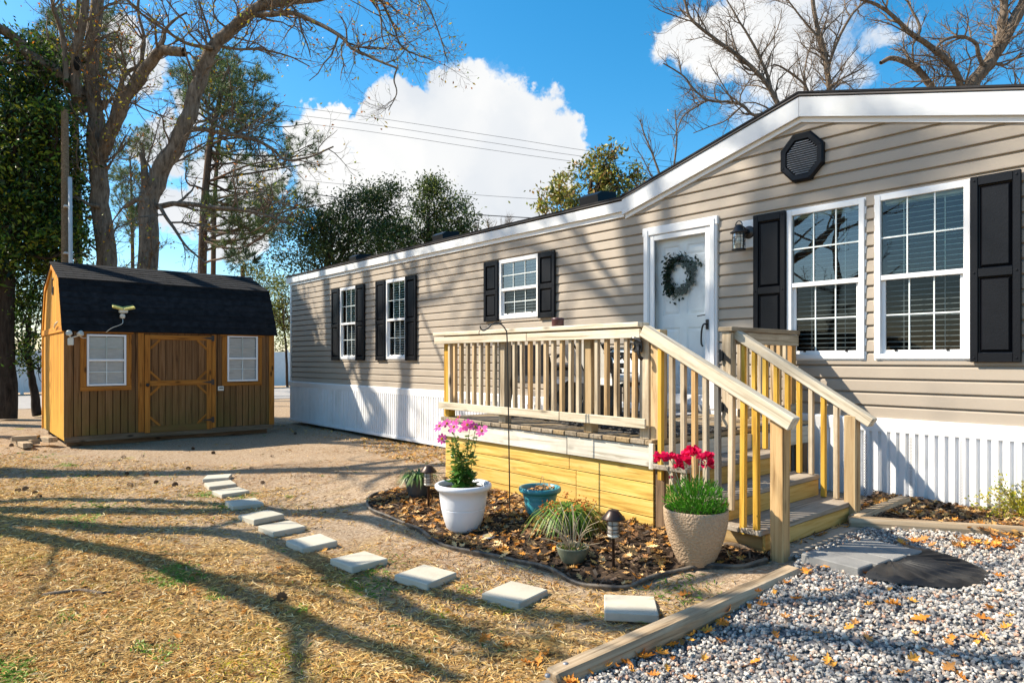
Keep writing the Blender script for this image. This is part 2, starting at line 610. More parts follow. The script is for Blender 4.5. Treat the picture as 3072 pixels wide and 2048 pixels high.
MT['weather'] = wood('weathered_wood', (.52, .42, .29), (.68, .58, .44), (.20, .145, .09), hue=(1.0, .74, .40), stain=(.32, .25, .17))
MT['postwood'] = wood('post_wood', (.47, .32, .165), (.60, .45, .26), (.17, .10, .045), hue=(1.0, .76, .42))
MT['palewood'] = wood('pale_wood', (.60, .52, .39), (.72, .65, .53), (.27, .21, .14), rnd=.12, stain=(.46, .38, .27))
MT['honey'] = wood('honey_wood', (.62, .36, .045), (.72, .46, .085), (.34, .16, .02), rnd=.18, hue=(.8, .8, .9))
MT['yellow'] = wood('yellow_pine', (.66, .42, .095), (.78, .56, .19), (.36, .18, .03), rnd=.16, stain=(.58, .38, .12))
MT['riser'] = wood('riser_pine', (.52, .32, .085), (.62, .42, .15), (.30, .16, .035), rnd=.2)
MT['tread'] = wood('tread_wood', (.34, .285, .225), (.46, .40, .33), (.14, .11, .08), stain=(.22, .18, .14))
MT['deckboard'] = wood('deck_board_wood', (.30, .24, .17), (.42, .35, .26), (.13, .10, .07), hue=(1.0, .8, .45), stain=(.17, .14, .10))
MT['rim'] = wood('rim_wood', (.60, .555, .47), (.70, .66, .58), (.34, .29, .22), rnd=.1, stain=(.46, .42, .35))
MT['timber'] = wood('landscape_timber_wood', (.37, .275, .175), (.50, .40, .28), (.14, .095, .055), rnd=.15, stain=(.25, .19, .13))
MT['shedtrim'] = wood('shed_trim_wood', (.40, .15, .022), (.48, .20, .035), (.17, .06, .01), rnd=.2, bmp=.3)


def shed_plank(name, a, c, dark, moss, lo, hi):
    m, nt, b, L = newmat(name)
    g = noise(nt, coords(nt, (1.3, 26, 26), rnd=True), 1.0, 6, .62, .6)
    col = ramp(nt, [(.26, dark), (.46, a), (.7, c)], g)
    oi = nt.nodes.new('ShaderNodeObjectInfo')
    col = mixc(nt, 1.0, col, ramp(nt, [(0, (.62, .62, .62)), (1, (1, 1, 1))], oi.outputs['Random']), 'MULTIPLY')
    w = coords(nt, world=True)
    n = noise(nt, w, 2.3, 5, .6)
    sx = nt.nodes.new('ShaderNodeSeparateXYZ'); L(w, sx.inputs[0])
    mr = nt.nodes.new('ShaderNodeMapRange'); mr.inputs['From Min'].default_value = hi; mr.inputs['From Max'].default_value = lo
    L(sx.outputs[2], mr.inputs[0])
    ad = nt.nodes.new('ShaderNodeMath'); ad.operation = 'MULTIPLY'
    L(mr.outputs[0], ad.inputs[0]); L(ramp(nt, [(.3, (.15,) * 3), (.62, (1, 1, 1))], n), ad.inputs[1])
    col = mixc(nt, ad.outputs[0], col, moss)
    L(col, b.inputs['Base Color']); b.inputs['Roughness'].default_value = .8; b.inputs['Specular IOR Level'].default_value = .2
    bump(nt, b, g, .4, .004)
    return m


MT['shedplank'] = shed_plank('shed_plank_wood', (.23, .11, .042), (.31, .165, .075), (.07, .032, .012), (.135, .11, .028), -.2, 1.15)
MT['shedgable'] = shed_plank('shed_gable_wood', (.66, .30, .03), (.74, .38, .06), (.20, .075, .012), (.55, .34, .05), 0.0, 1.2)  # sunlit copy of the shed planks: sunlight on the gable put into the colour
MT['shingle'] = plain('asphalt_shingle', (.022, .023, .026), .95, .3, 9, .6, 220, .2, rnd=.45, dirt=(.30, .31, .33), dscale=9, dlo=.70, dhi=.80)
MT['roof'] = plain('house_shingle', (.035, .034, .036), .95, .2, 9, .6, 200, .2)
MT['paver'] = plain('concrete_paver', (.53, .49, .40), .9, .05, 5, .35, 160, .2, rnd=.12, dirt=(.40, .36, .28), dscale=5, dlo=.5, dhi=.8)
MT['block'] = plain('concrete_block', (.27, .265, .255), .9, .08, 8, .5, 150, .2, rnd=.2, dirt=(.19, .185, .18), dscale=6)
MT['rubber'] = plain('black_rubber', (.012, .012, .013), .55, .2, 8, .3, 90, .4, dirt=(.04, .037, .033), dscale=5)
MT['whitepot'] = plain('white_plastic_pot', (.72, .735, .78), .38, .03, 4, dirt=(.55, .53, .52), dscale=3.5, dlo=.6, dhi=.85)
MT['tealpot'] = plain('teal_pot', (.035, .22, .27), .4, .12, 7, dirt=(.10, .24, .26), dscale=5)
MT['greypot'] = plain('dark_grey_pot', (.045, .055, .065), .4, .1, 6)
MT['purplepot'] = plain('dark_purple_pot', (.035, .033, .055), .42, .1, 6)
MT['bowl'] = plain('mossy_bowl', (.13, .145, .10), .65, .25, 8, .4, 60, dirt=(.24, .22, .16), dscale=9)
MT['soil'] = plain('potting_soil', (.035, .024, .016), .95, .3, 30, .8, 60, .1)
MT['brownmetal'] = plain('bronze_metal', (.045, .028, .022), .38, .15, 9, metal=.5)
MT['lampglass'] = glass('lamp_glass', 1.5, (.90, .90, .86), rough=.1)
MT['leaf'] = vcol('leaves', .45, .28, .4)
MT['petal'] = vcol('petals', .6, .35, .2)
MT['straw'] = vcol('dry_grass', .8, .2, .2)
MT['stone'] = vcol('gravel_stones', .8, 0, .3, .35, .5)
MT['litter'] = vcol('leaf_litter', .65, .15, .3)
MT['twig'] = plain('dry_twig', (.42, .33, .22), .8, .1)
MT['barkA'] = bark('oak_bark', (.27, .215, .165), (.055, .040, .030), 1.5)
MT['barkG'] = bark('grey_bark', (.25, .19, .14), (.06, .045, .033), 1.6)
MT['barkD'] = bark('dark_bark', (.075, .058, .045), (.018, .013, .010))
MT['pinebark'] = bark('pine_bark', (.16, .11, .08), (.05, .032, .022))
MT['edging'] = plain('black_edging', (.035, .034, .034), .6, .2, 6, dirt=(.22, .17, .12), dscale=6, dlo=.4, dhi=.62)
MT['shedlamp'] = plain('aged_white_plastic', (.68, .66, .58), .45, .06)
MT['yellowpl'] = plain('yellowed_plastic', (.66, .57, .16), .5, .15, 30)
MT['cushion'] = plain('cushion_white', (.70, .69, .66), .9, .05)
MT['sling'] = plain('grey_sling', (.10, .105, .12), .7, .1, 20)
MT['pole'] = wood('pole_wood', (.20, .14, .085), (.27, .20, .13), (.09, .06, .035), knots=False)
MT['conduit'] = plain('conduit_white', (.60, .62, .64), .5)
MT['cone'] = plain('pine_cone_brown', (.10, .062, .04), .8, .3, 30)
MT['mat_grey'] = plain('door_mat_grey', (.34, .34, .35), .95, .12, 30, .6, 120)


def ground_mat():
    m, nt, b, L = newmat('yard_ground')
    w = coords(nt, world=True)
    big = noise(nt, w, .55, 5, .6)
    mid = noise(nt, w, 2.6, 6, .65, .3)
    fine = noise(nt, w, 38, 5, .7)
    vfine = noise(nt, w, 160, 3, .7)
    dirt = ramp(nt, [(.3, (.19, .12, .07)), (.5, (.37, .27, .18)), (.7, (.55, .445, .33))], fine)
    straw = ramp(nt, [(.3, (.15, .085, .03)), (.5, (.36, .225, .08)), (.7, (.58, .40, .16))], fine)
    sx = nt.nodes.new('ShaderNodeSeparateXYZ'); L(w, sx.inputs[0])
    # bare sandy soil towards the house and shed, matted straw in the open lawn
    d = nt.nodes.new('ShaderNodeMath'); d.operation = 'MULTIPLY_ADD'; d.inputs[1].default_value = .16; d.inputs[2].default_value = -.28
    L(sx.outputs[1], d.inputs[0])
    e = nt.nodes.new('ShaderNodeMath'); e.operation = 'MULTIPLY_ADD'; e.inputs[1].default_value = -.045
    L(sx.outputs[0], e.inputs[0]); L(d.outputs[0], e.inputs[2])
    f = nt.nodes.new('ShaderNodeMath'); f.operation = 'ADD'
    L(e.outputs[0], f.inputs[0]); L(mid, f.inputs[1])
    g = nt.nodes.new('ShaderNodeMath'); g.operation = 'MULTIPLY_ADD'; g.inputs[1].default_value = .9
    L(big, g.inputs[0]); L(f.outputs[0], g.inputs[2])
    c = mixc(nt, ramp(nt, [(.95, (0, 0, 0)), (1.0, (1, 1, 1))], g.outputs[0]), straw, dirt)
    fr = nt.nodes.new('ShaderNodeMapRange'); fr.inputs['From Min'].default_value = .95; fr.inputs['From Max'].default_value = 1.35
    L(g.outputs[0], fr.inputs[0])
    c = mixc(nt, fr.outputs[0], straw, dirt)
    moss = noise(nt, w, 1.15, 5, .65, .5)
    mc = ramp(nt, [(.3, (.16, .17, .02)), (.7, (.42, .37, .035))], fine)
    near = nt.nodes.new('ShaderNodeMapRange'); near.inputs['From Min'].default_value = 3.2; near.inputs['From Max'].default_value = 2.2
    L(sx.outputs[1], near.inputs[0])
    mm = nt.nodes.new('ShaderNodeMath'); mm.operation = 'MULTIPLY'
    L(ramp(nt, [(.64, (0, 0, 0)), (.72, (.8, .8, .8))], moss), mm.inputs[0]); L(near.outputs[0], mm.inputs[1])
    c = mixc(nt, mm.outputs[0], c, mc)
    c = mixc(nt, .5, c, ramp(nt, [(.2, (.35,) * 3), (.6, (1.15,) * 3)], vfine), 'MULTIPLY')
    L(c, b.inputs['Base Color']); b.inputs['Roughness'].default_value = .95; b.inputs['Specular IOR Level'].default_value = .1
    ad = nt.nodes.new('ShaderNodeMath'); ad.operation = 'ADD'; L(fine, ad.inputs[0]); L(mid, ad.inputs[1])
    bump(nt, b, ad.outputs[0], .7, .03)
    return m


MT['ground'] = ground_mat()
MT['mulch'] = plain('mulch', (.05, .034, .024), .95, .4, 26, .9, 45, .1, dirt=(.13, .085, .05), dscale=12, dlo=.5, dhi=.7)
MT['gravelbase'] = plain('gravel_base', (.20, .19, .19), .9, .3, 60, .8, 80, .2)
MT['road'] = plain('asphalt_road', (.34, .32, .30), .9, .08, 3, .3, 90, .2)
MT['fence'] = plain('white_fence_vinyl', (.80, .81, .83), .5, .03)
# ------------------------------------------------------------------ the setting: ground, road
def ground():
    u = np.linspace(-1, 1, 261)
    gx = -6 + 9 * u + 330 * u ** 7
    gy = 3 + 8 * u + 330 * u ** 7
    X, Y = np.meshgrid(gx, gy, indexing='ij')
    V = np.stack([X, Y, gz(X, Y)], 2).reshape(-1, 3)
    n = len(u)
    i, j = np.meshgrid(np.arange(n - 1), np.arange(n - 1), indexing='ij')
    a = (i * n + j).ravel()
    F = np.stack([a, a + n, a + n + 1, a + 1], 1)
    o = MB().add(V, F).build('ground', MT['ground'], smooth=True)
    tag(o, kind='structure')


ground()


def sheet(name, poly, mat, dz, step=.05, mound=None):
    """a sheet of ground cover inside an outline"""
    P = np.array([p[:2] for p in poly])
    lo, hi = P.min(0), P.max(0)
    nx = int((hi[0] - lo[0]) / step) + 2; ny = int((hi[1] - lo[1]) / step) + 2
    X, Y = np.meshgrid(lo[0] + np.arange(nx) * step, lo[1] + np.arange(ny) * step, indexing='ij')
    Z = gz(X, Y) + dz + (.008 * np.sin(X * 23 + Y * 11) * np.sin(Y * 19 - X * 7))
    if mound:
        Z = Z + mound(X, Y)
    V = np.stack([X, Y, Z], 2).reshape(-1, 3)
    i, j = np.meshgrid(np.arange(nx - 1), np.arange(ny - 1), indexing='ij')
    k = inpoly(X[:-1, :-1] + step / 2, Y[:-1, :-1] + step / 2, P)
    a = (i * ny + j)[k]
    F = np.stack([a, a + ny, a + ny + 1, a + 1], 1)
    o = MB().add(V, F).build(name, mat, smooth=True)
    return tag(o, kind='structure')


o = MB().add([(-34.5, -80, -.035), (-25.5, -80, -.035), (-25.5, 120, -.035), (-34.5, 120, -.035)], [(0, 1, 2, 3)]).build('road', MT['road'])
tag(o, kind='structure')
# flower bed in front of the deck (inside the black edging)
EDGE_PX = [(1350, 1465), (1230, 1466), (1130, 1485), (1102, 1510), (1120, 1538), (1180, 1560), (1250, 1590), (1310, 1630), (1400, 1660), (1520, 1680),
           (1640, 1712), (1725, 1752), (1800, 1770), (1880, 1766), (1960, 1740), (2040, 1716), (2130, 1706), (2230, 1704), (2300, 1690)]
EDGE = [gp(*p) for p in EDGE_PX]
BED = [e[:2] for e in EDGE] + [(-2.12, 3.95), (-2.12, 5.5), (-5.8, 5.5), (-5.8, 4.02), (-5.4, 3.9)]
sheet('flower_bed', BED, MT['mulch'], .012, .04)
# gravel drive: held by the timbers
TB0 = gp(1664, 2016, .06); TB1 = gp(2384, 1692, .06)
GRAVEL = [tuple(TB1[:2]), tuple(TB0[:2]), (TB0[0] + .9, TB0[1] - .75), (-.4, .8), (3.5, .8), (3.5, 7.0), (-.9, 6.0), (-2.02, 5.16), (-2.02, 4.1)]
sheet('gravel_drive', GRAVEL, MT['gravelbase'], .016, .06)
# raised mulch bed along the skirting, right of the steps
T3a = gp(2545, 1585); T3b = gp(3072, 1620)
MULCH = [tuple(T3a[:2]), tuple(T3b[:2]), (1.5, T3b[1] + .1), (1.5, 6.49), (-2.45, 6.49), (-2.2, 5.45)]
sheet('mulch_bed', MULCH, MT['mulch'], .05, .05)
# ------------------------------------------------------------------ the house
WY = 6.5
HX0, HX1 = -15.75, 4.0
ZS, ZE, CRS = .964, 3.40, .1214
PKX, PKZ, SLP = -3.13, 4.0, .268           # gable peak and slope (underside line of the rake)
house = thing('mobile_home', 'long beige vinyl sided mobile home with black shutters and white skirting', 'house', (-7.0, WY, .1))


def roofz(x):
    return max(ZE, PKZ - SLP * abs(x - PKX))


def gl(z):      # gable limits at a height
    return HX0 if z <= ZE else PKX - (PKZ - z) / SLP


def gr(z):
    return HX1 if z <= ZE else PKX + (PKZ - z) / SLP


WIN = [('a', -13.106, -12.37, 1.5, 2.99), ('b', -11.187, -10.466, 1.5, 2.99), ('c', -7.81, -6.925, 2.103, 2.99),
       ('d', -3.276, -2.536, 1.5, 2.98), ('e', -2.447, -1.703, 1.5, 2.98)]
DOOR = (-5.064, -4.064, .95, 3.058)
OPEN = [(a + .02, b - .02, c + .02, d - .02) for _, a, b, c, d in WIN] + [(DOOR[0] + .02, DOOR[1] - .02, DOOR[2], DOOR[3] - .02)]


def bands(z0, z1, x0, x1):
    """(za, zb, xa, xb) pieces of a strip left between the openings"""
    zs = sorted({z0, z1} | {z for o in OPEN for z in (o[2], o[3]) if z0 < z < z1})
    for za, zb in zip(zs[:-1], zs[1:]):
        cuts = sorted([(o[0], o[1]) for o in OPEN if o[2] <= za + 1e-6 and o[3] >= zb - 1e-6])
        x = x0
        for a, b in cuts:
            if a > x:
                yield za, zb, x, a
            x = max(x, b)
        if x < x1:
            yield za, zb, x, x1


def siding():
    z = ZS
    prof = [(0, .004), (0, -.027), (.05, -.0285), (.76, -.024), (.92, -.005), (1, -.002)]   # (part of the course, depth)
    while z < PKZ - .02:
        z1 = z + CRS
        for za, zb, xa, xb in bands(z, z1, HX0, HX1):
            mb = MB()
            ts = sorted({(za - z) / CRS, (zb - z) / CRS} | {t for t, _ in prof if za <= z + t * CRS <= zb})
            pts = []
            tv = [p[0] for p in prof[1:]]; yv = [p[1] for p in prof[1:]]
            for t in ts:
                if t == 0:
                    pts.append((z, .004))
                pts.append((z + t * CRS, float(np.interp(t, tv, yv))))
            L = []; R = []
            for zz, yy in pts:
                a = max(xa, gl(zz)); b = min(xb, gr(zz))
                if b < a:
                    a = b = min(max(PKX, xa), xb)
                L.append((a, WY + yy, zz)); R.append((b, WY + yy, zz))
            n = len(pts)
            mb.add(np.array(L + R), [(i, n + i, n + i + 1, i + 1) for i in range(n - 1)])
            mb.build('siding_board', MT['siding'], house)
        z = z1
    # wall behind the siding, with the same openings; the other walls, floor
    mb = MB()
    zs = [.2, ZS, 1.6, 2.2, 2.8, ZE]
    for z0, z1 in zip(zs[:-1], zs[1:]):
        for za, zb, xa, xb in bands(z0, z1, HX0 + .02, HX1):
            mb.add([(xa, WY + .03, za), (xb, WY + .03, za), (xb, WY + .03, zb), (xa, WY + .03, zb)], [(0, 1, 2, 3)])
    mb.add([(gl(ZE + .001), WY + .03, ZE), (gr(ZE + .001), WY + .03, ZE), (PKX, WY + .03, PKZ)], [(0, 1, 2)])
    mb.build('wall', MT['siding'], house)
    mb = MB()
    B = WY + 8.2
    mb.add([(HX0, WY + .02, .2), (HX0, B, .2), (HX0, B, ZE), (HX0, WY + .02, ZE), (HX1, WY, .2), (HX1, B, .2), (HX1, B, ZE), (HX1, WY, ZE)],
           [(0, 1, 2, 3), (4, 7, 6, 5), (1, 5, 6, 2)])
    mb.add([(HX0, WY + .02, ZE), (HX0, B, ZE), (HX0, WY + 4.1, ZE + 1.1)], [(0, 1, 2)])
    mb.build('end_wall', MT['siding'], house)
    mb = MB()
    mb.add([(HX0 + .1, WY + .05, .9), (HX1, WY + .05, .9), (HX1, WY + 3.4, .9), (HX0 + .1, WY + 3.4, .9),
            (HX0 + .1, WY + .05, 3.38), (HX1, WY + .05, 3.38), (HX1, WY + 3.4, 3.38), (HX0 + .1, WY + 3.4, 3.38)],
           [(0, 1, 2, 3), (4, 7, 6, 5), (3, 2, 6, 7), (0, 3, 7, 4)])
    mb.build('room', MT['dark'], house)


siding()


def skirting():
    # vinyl panels with vertical ribs; every panel has one vented flat
    pw = .377
    me = {}

    def panel(w):
        k = round(w, 3)
        if k in me:
            return me[k]
        mb = MB()
        nfl = 5; fw = pw / nfl
        xs = []; ys = []
        for i in range(nfl):
            x = i * fw
            xs += [x, x + .014, x + .018, x + fw - .010, x + fw - .004]
            ys += [0, 0, -.020, -.024, -.002]
        xs.append(pw); ys.append(0)
        xs = np.array(xs); ys = np.array(ys)
        xs = np.minimum(xs, w)
        top, bot = .86, .05
        V = np.concatenate([np.stack([xs, ys, np.full(len(xs), bot)], 1), np.stack([xs, ys, np.full(len(xs), top)], 1)])
        n = len(xs)
        mb.add(V, [(i, i + 1, n + i + 1, n + i) for i in range(n - 1)])
        me[k] = mb.mesh('skirting_panel'); me[k].materials.append(MT['skirt'])
        # perforations: rows of small slots on the first flat
        vb = MB()
        for r in range(56):
            for c in range(3):
                x = .024 + c * .014 + (.007 if r % 2 else 0); z = .12 + r * .0125
                vb.add([(x, -.0225, z), (x + .006, -.0225, z), (x + .006, -.0225, z + .0075), (x, -.0225, z + .0075)], [(0, 1, 2, 3)])
        me['v'] = vb.mesh('vent_holes'); me['v'].materials.append(MT['ventdark'])
        return me[k]
    x = HX0
    while x < HX1 - .02:
        w = min(pw, HX1 - x)
        p = put('skirting_panel', panel(w), None, house, T(x, WY - .03, 0))
        if w == pw and (x > -2.7 or int(round((x - HX0) / pw)) % 3 == 0):
            v = put('vent_slots', me['v'], None, p, T(x, WY - .03, 0))
        x += pw
    tb = [HX0 - .03, -12.1, -8.45, -4.8, -1.15, HX1]
    for a, b in zip(tb[:-1], tb[1:]):
        mb = MB()
        prism(mb, [(WY - .052, .848), (WY - .060, .955), (WY - .048, .968), (WY - .01, .970), (WY - .01, .848)], a, b, 'X')
        mb.build('skirting_trim', MT['white'], house)
        mb = MB(); addbox(mb, a, b, WY - .06, WY - .012, .02, .075)
        mb.build('bottom_track', MT['skirt'], house)
    abox('corner_trim', HX0 - .03, HX0 + .055, WY - .032, WY + .07, .96, ZE - .03, MT['white'], house)
    mb = MB(); addbox(mb, HX0 - .012, HX0 + .01, WY, WY + 8.2, .0, .95); mb.build('end_skirting', MT['skirt'], house)


MT['ventdark'] = plain('vent_hole', (.12, .12, .125), .9)
skirting()


def roofwork():
    # eave boards and the gable rake
    bx = PKX - (PKZ - ZE) / SLP
    ex = PKX + (PKZ - ZE) / SLP
    Yf = WY - .085

    def board(name, pts, h, y0, y1, mat, top=0.0):
        mb = MB()
        P = [(x, z + top) for x, z in pts] + [(x, z + top - h) for x, z in reversed(pts)]
        prism(mb, P, y0, y1, 'Y')
        return mb.build(name, mat, house)
    o = .055
    for a, b in ((HX0 - .12, -12.2), (-12.2, -8.54), (-8.54, bx)):
        board('fascia', [(a + .002, ZE), (b - .002, ZE)], .125, Yf, Yf + .02, MT['fascia'], o)
    board('fascia', [(bx, ZE), (PKX - .002, PKZ)], .19, Yf - .002, Yf + .018, MT['fascia'], .075)
    board('fascia', [(PKX + .002, PKZ), (ex, ZE)], .19, Yf - .002, Yf + .018, MT['fascia'], .075)
    board('fascia', [(ex, ZE), (HX1, ZE)], .125, Yf, Yf + .02, MT['fascia'], o)
    # frieze under them, a soffit lip behind
    board('frieze', [(HX0, ZE), (bx, ZE)], .07, WY - .045, WY - .003, MT['white'], -.062)
    board('frieze', [(bx + .02, ZE), (PKX, PKZ)], .065, WY - .045, WY - .003, MT['white'], -.095)
    board('frieze', [(PKX, PKZ), (ex - .02, ZE)], .065, WY - .045, WY - .003, MT['white'], -.095)
    board('soffit', [(HX0 - .1, ZE), (bx, ZE), (PKX, PKZ), (ex, ZE), (HX1, ZE)], .02, Yf + .021, WY + .03, MT['white'], -.04)
    # drip edge and shingle edge
    pts = [(HX0 - .14, ZE), (bx - .01, ZE), (PKX, PKZ + .012), (ex + .01, ZE), (HX1, ZE)]
    board('drip_edge', pts, .016, Yf - .014, Yf + .05, MT['drip'], .092)
    # roof slopes
    rise = .26
    RY = WY + 4.1
    mb = MB()
    y0 = Yf - .022
    z0 = ZE + .094
    for (xa, xb) in ((HX0 - .15, bx - .02), (ex + .02, HX1)):
        zt = z0 + (RY - y0) * rise
        mb.faces([(xa, y0, z0), (xb, y0, z0), (xb, RY, zt), (xa, RY, zt), (xa, y0, z0 + .018), (xb, y0, z0 + .018), (xb, RY, zt + .018), (xa, RY, zt + .018)],
                 [(0, 3, 2, 1), (4, 5, 6, 7), (0, 1, 5, 4), (1, 2, 6, 5), (2, 3, 7, 6), (3, 0, 4, 7)])
    zt = z0 + (RY - y0) * rise
    mb.add([(HX0 - .15, RY, zt + .018), (HX1, RY, zt + .018), (HX1, RY + 4.4, z0), (HX0 - .15, RY + 4.4, z0)], [(0, 1, 2, 3)])
    mb.add([(bx - .02, RY - .02, zt), (ex + .02, RY - .02, zt), (ex + .02, WY + 1.6, zt - .6), (bx - .02, WY + 1.6, zt - .6)], [(0, 3, 2, 1)])
    # gable roof running back into the main slope
    pz = PKZ + .11
    ez = ZE + .094
    yb = y0 + (pz - z0) / rise + .3
    for s, x in ((-1, bx - .02), (1, ex + .02)):
        for dz in (0, .018):
            mb.add([(PKX, y0, pz + dz), (PKX, yb, pz + dz), (x, y0 + .3, ez + dz), (x, y0, ez + dz)], [(0, 1, 2, 3) if s < 0 else (3, 2, 1, 0)])
        mb.add([(PKX, y0, pz), (PKX, y0, pz + .018), (x, y0, ez + .018), (x, y0, ez)], [(0, 1, 2, 3)])
    mb.build('roof', MT['roof'], house)
    # low box vents on the roof
    for x, y in ((-10.35, 7.25), (-6.3, 7.0), (-14.2, 7.5)):
        zb = z0 + (y - y0) * rise
        mb = MB()
        prism(mb, [(y - .16, zb - .1), (y - .19, zb + .10), (y - .10, zb + .155), (y + .2, zb + .19), (y + .22, zb - .05)], x - .17, x + .17, 'X')
        mb.build('roof_vent', MT['black'], house)


MT['drip'] = plain('drip_edge_brown', (.10, .085, .075), .5)
roofwork()


def shutter(xa, xb, z0, z1):
    """two raised panels in a frame, screws at the corners"""
    w = xb - xa
    st = .055
    y1 = WY - .038; y0 = WY - .072
    mb = MB()
    addbox(mb, xa, xa + st, y0, y1, z0, z1, .005); addbox(mb, xb - st, xb, y0, y1, z0, z1, .005)
    zm = z0 + (z1 - z0) * .48
    rails = [(z0, z0 + .075), (zm - .035, zm + .035), (z1 - .075, z1)]
    for a, b in rails:
        addbox(mb, xa + st - .002, xb - st + .002, y0 + .002, y1, a, b, .004)
    s = mb.build('shutter', MT['black'], house)
    for a, b in ((rails[0][1], rails[1][0]), (rails[1][1], rails[2][0])):
        x0, x1 = xa + st, xb - st
        m = .028
        V = [(x0, y1 - .006, a), (x1, y1 - .006, a), (x1, y1 - .006, b), (x0, y1 - .006, b),
             (x0 + .008, y1 - .004, a + .008), (x1 - .008, y1 - .004, a + .008), (x1 - .008, y1 - .004, b - .008), (x0 + .008, y1 - .004, b - .008),
             (x0 + m, y0 + .008, a + m), (x1 - m, y0 + .008, a + m), (x1 - m, y0 + .008, b - m), (x0 + m, y0 + .008, b - m)]
        P = [(8, 9, 10, 11)] + [(4 + i, 4 + (i + 1) % 4, 8 + (i + 1) % 4, 8 + i) for i in range(4)] + [(i, (i + 1) % 4, 4 + (i + 1) % 4, 4 + i) for i in range(4)]
        MB().faces(V, P).build('panel', MT['black'], s)
    for x in (xa + .028, xb - .028):
        for z in (z0 + .035, zm, z1 - .035):
            V, F = latheVF([(0.0001, 0), (.007, .001), (.009, .004), (.009, .008)], 8)
            V = V[:, [0, 2, 1]] + np.array([x, y0 - .006, z])
            MB().add(V, F).build('screw', MT['black'], s)


def window(xa, xb, z0, z1, shut, sw=.35, op=.2, rows=2, up='glass'):
    y0 = WY - .045; y1 = WY + .02
    f = .05
    mb = MB()
    addbox(mb, xa, xa + f, y0, y1, z0, z1, .004); addbox(mb, xb - f, xb, y0, y1, z0, z1, .004)
    addbox(mb, xa + f - .002, xb - f + .002, y0 + .003, y1, z0, z0 + f, .004); addbox(mb, xa + f - .002, xb - f + .002, y0 + .003, y1, z1 - f, z1, .004)
    # outer nailing flange
    addbox(mb, xa - .012, xa + .006, WY - .026, y1, z0 - .012, z1 + .012, .003); addbox(mb, xb - .006, xb + .012, WY - .026, y1, z0 - .012, z1 + .012, .003)
    addbox(mb, xa - .011, xb + .011, WY - .027, y1, z1 - .006, z1 + .013, .003); addbox(mb, xa - .011, xb + .011, WY - .027, y1, z0 - .013, z0 + .006, .003)
    w = mb.build('window', MT['white'], house)
    xi, xj = xa + f, xb - f
    zi, zj = z0 + f, z1 - f
    zm = zi + (zj - zi) * .495
    MB().faces(*_rail(xi, xj, y0 + .006, y1, zm - .022, zm + .022)).build('meeting_rail', MT['white'], w)
    # lower sash set back
    mb = MB(); s = .032
    ys, ye = WY - .012, WY + .014
    addbox(mb, xi, xi + s, ys, ye, zi, zm - .022, .003); addbox(mb, xj - s, xj, ys, ye, zi, zm - .022, .003)
    addbox(mb, xi + s - .002, xj - s + .002, ys + .002, ye, zi, zi + s, .003)
    mb.build('sash', MT['white'], w)
    for x in (xi + .12, xj - .12):
        mb = MB(); addbox(mb, x - .012, x + .012, ys - .006, ys + .004, zi + .02, zi + .034, .001)
        mb.build('latch', MT['blackmetal'], w)
    MB().add([(xi, WY - .014, zm), (xj, WY - .014, zm), (xj, WY - .014, zj), (xi, WY - .014, zj)], [(0, 1, 2, 3)]).build('upper_pane', MT[up], w)
    MB().add([(xi + s, WY + .004, zi + s), (xj - s, WY + .004, zi + s), (xj - s, WY + .004, zm), (xi + s, WY + .004, zm)], [(0, 1, 2, 3)]).build('lower_pane', MT['screen'], w)
    for (a, b, c, d, yy) in ((xi, xj, zm + .022, zj, WY - .025), (xi + s, xj - s, zi + s, zm - .022, WY - .008)):
        for k in (1, 2):
            x = a + (b - a) * k / 3
            mb = MB(); addbox(mb, x - .0065, x + .0065, yy, yy + .008, c, d, .002); mb.build('muntin', MT['muntin'], w)
        z = c + (d - c) * .5
        mb = MB(); addbox(mb, a, b, yy + .001, yy + .009, z - .0065, z + .0065, .002); mb.build('muntin', MT['muntin'], w)
    # slatted blind inside
    yb = WY + .085
    n = int((zj - zi) / .046)
    rng = random.Random(int(xa * 100))
    me = None
    for i in range(n):
        z = zj - .03 - i * .046
        if me is None:
            V = []
            for (dy, dz) in ((-.015, -.015 * op), (0, .003), (.015, .015 * op)):
                V += [(-(xj - xi) / 2 + .01, dy, dz), ((xj - xi) / 2 - .01, dy, dz)]
            me = MB().add(np.array(V), [(0, 1, 3, 2), (2, 3, 5, 4)]).mesh('blind_slat'); me.materials.append(MT['blind'])
        put('blind_slat', me, None, w, T((xi + xj) / 2, yb, z) @ Matrix.Rotation(rng.uniform(-.004, .004), 4, 'Y'))
    for k in (.25, .75):
        x = xi + (xj - xi) * k
        MB().add([(x - .003, yb - .03, zi), (x + .003, yb - .03, zi), (x + .003, yb - .03, zj), (x - .003, yb - .03, zj)], [(0, 1, 2, 3)]).build('blind_cord', MT['blind'], w)
    mb = MB(); addbox(mb, xi, xj, yb - .03, yb + .03, zj - .02, zj + .03); mb.build('blind_headrail', MT['blind'], w)
    for s_ in shut:
        if s_ == 'l':
            shutter(xa - sw, xa - .004, z0 - .025 if rows else z0, z1 + .012)
        else:
            shutter(xb + .004, xb + sw, z0 - .025, z1 + .012)


def _rail(x0, x1, y0, y1, z0, z1):
    V, P = cboxVF(x1 - x0, y1 - y0, z1 - z0, .004)
    return V + np.array([(x0 + x1) / 2, (y0 + y1) / 2, (z0 + z1) / 2]), P


window(*WIN[0][1:], 'lr', .362, 1.1)
window(*WIN[1][1:], 'lr', .36, .9)
window(*WIN[2][1:], 'lr', .345, .9, up='skyglass')
window(*WIN[3][1:], 'l', .35, .4, up='skyglass')
window(*WIN[4][1:], 'r', .345, .4)


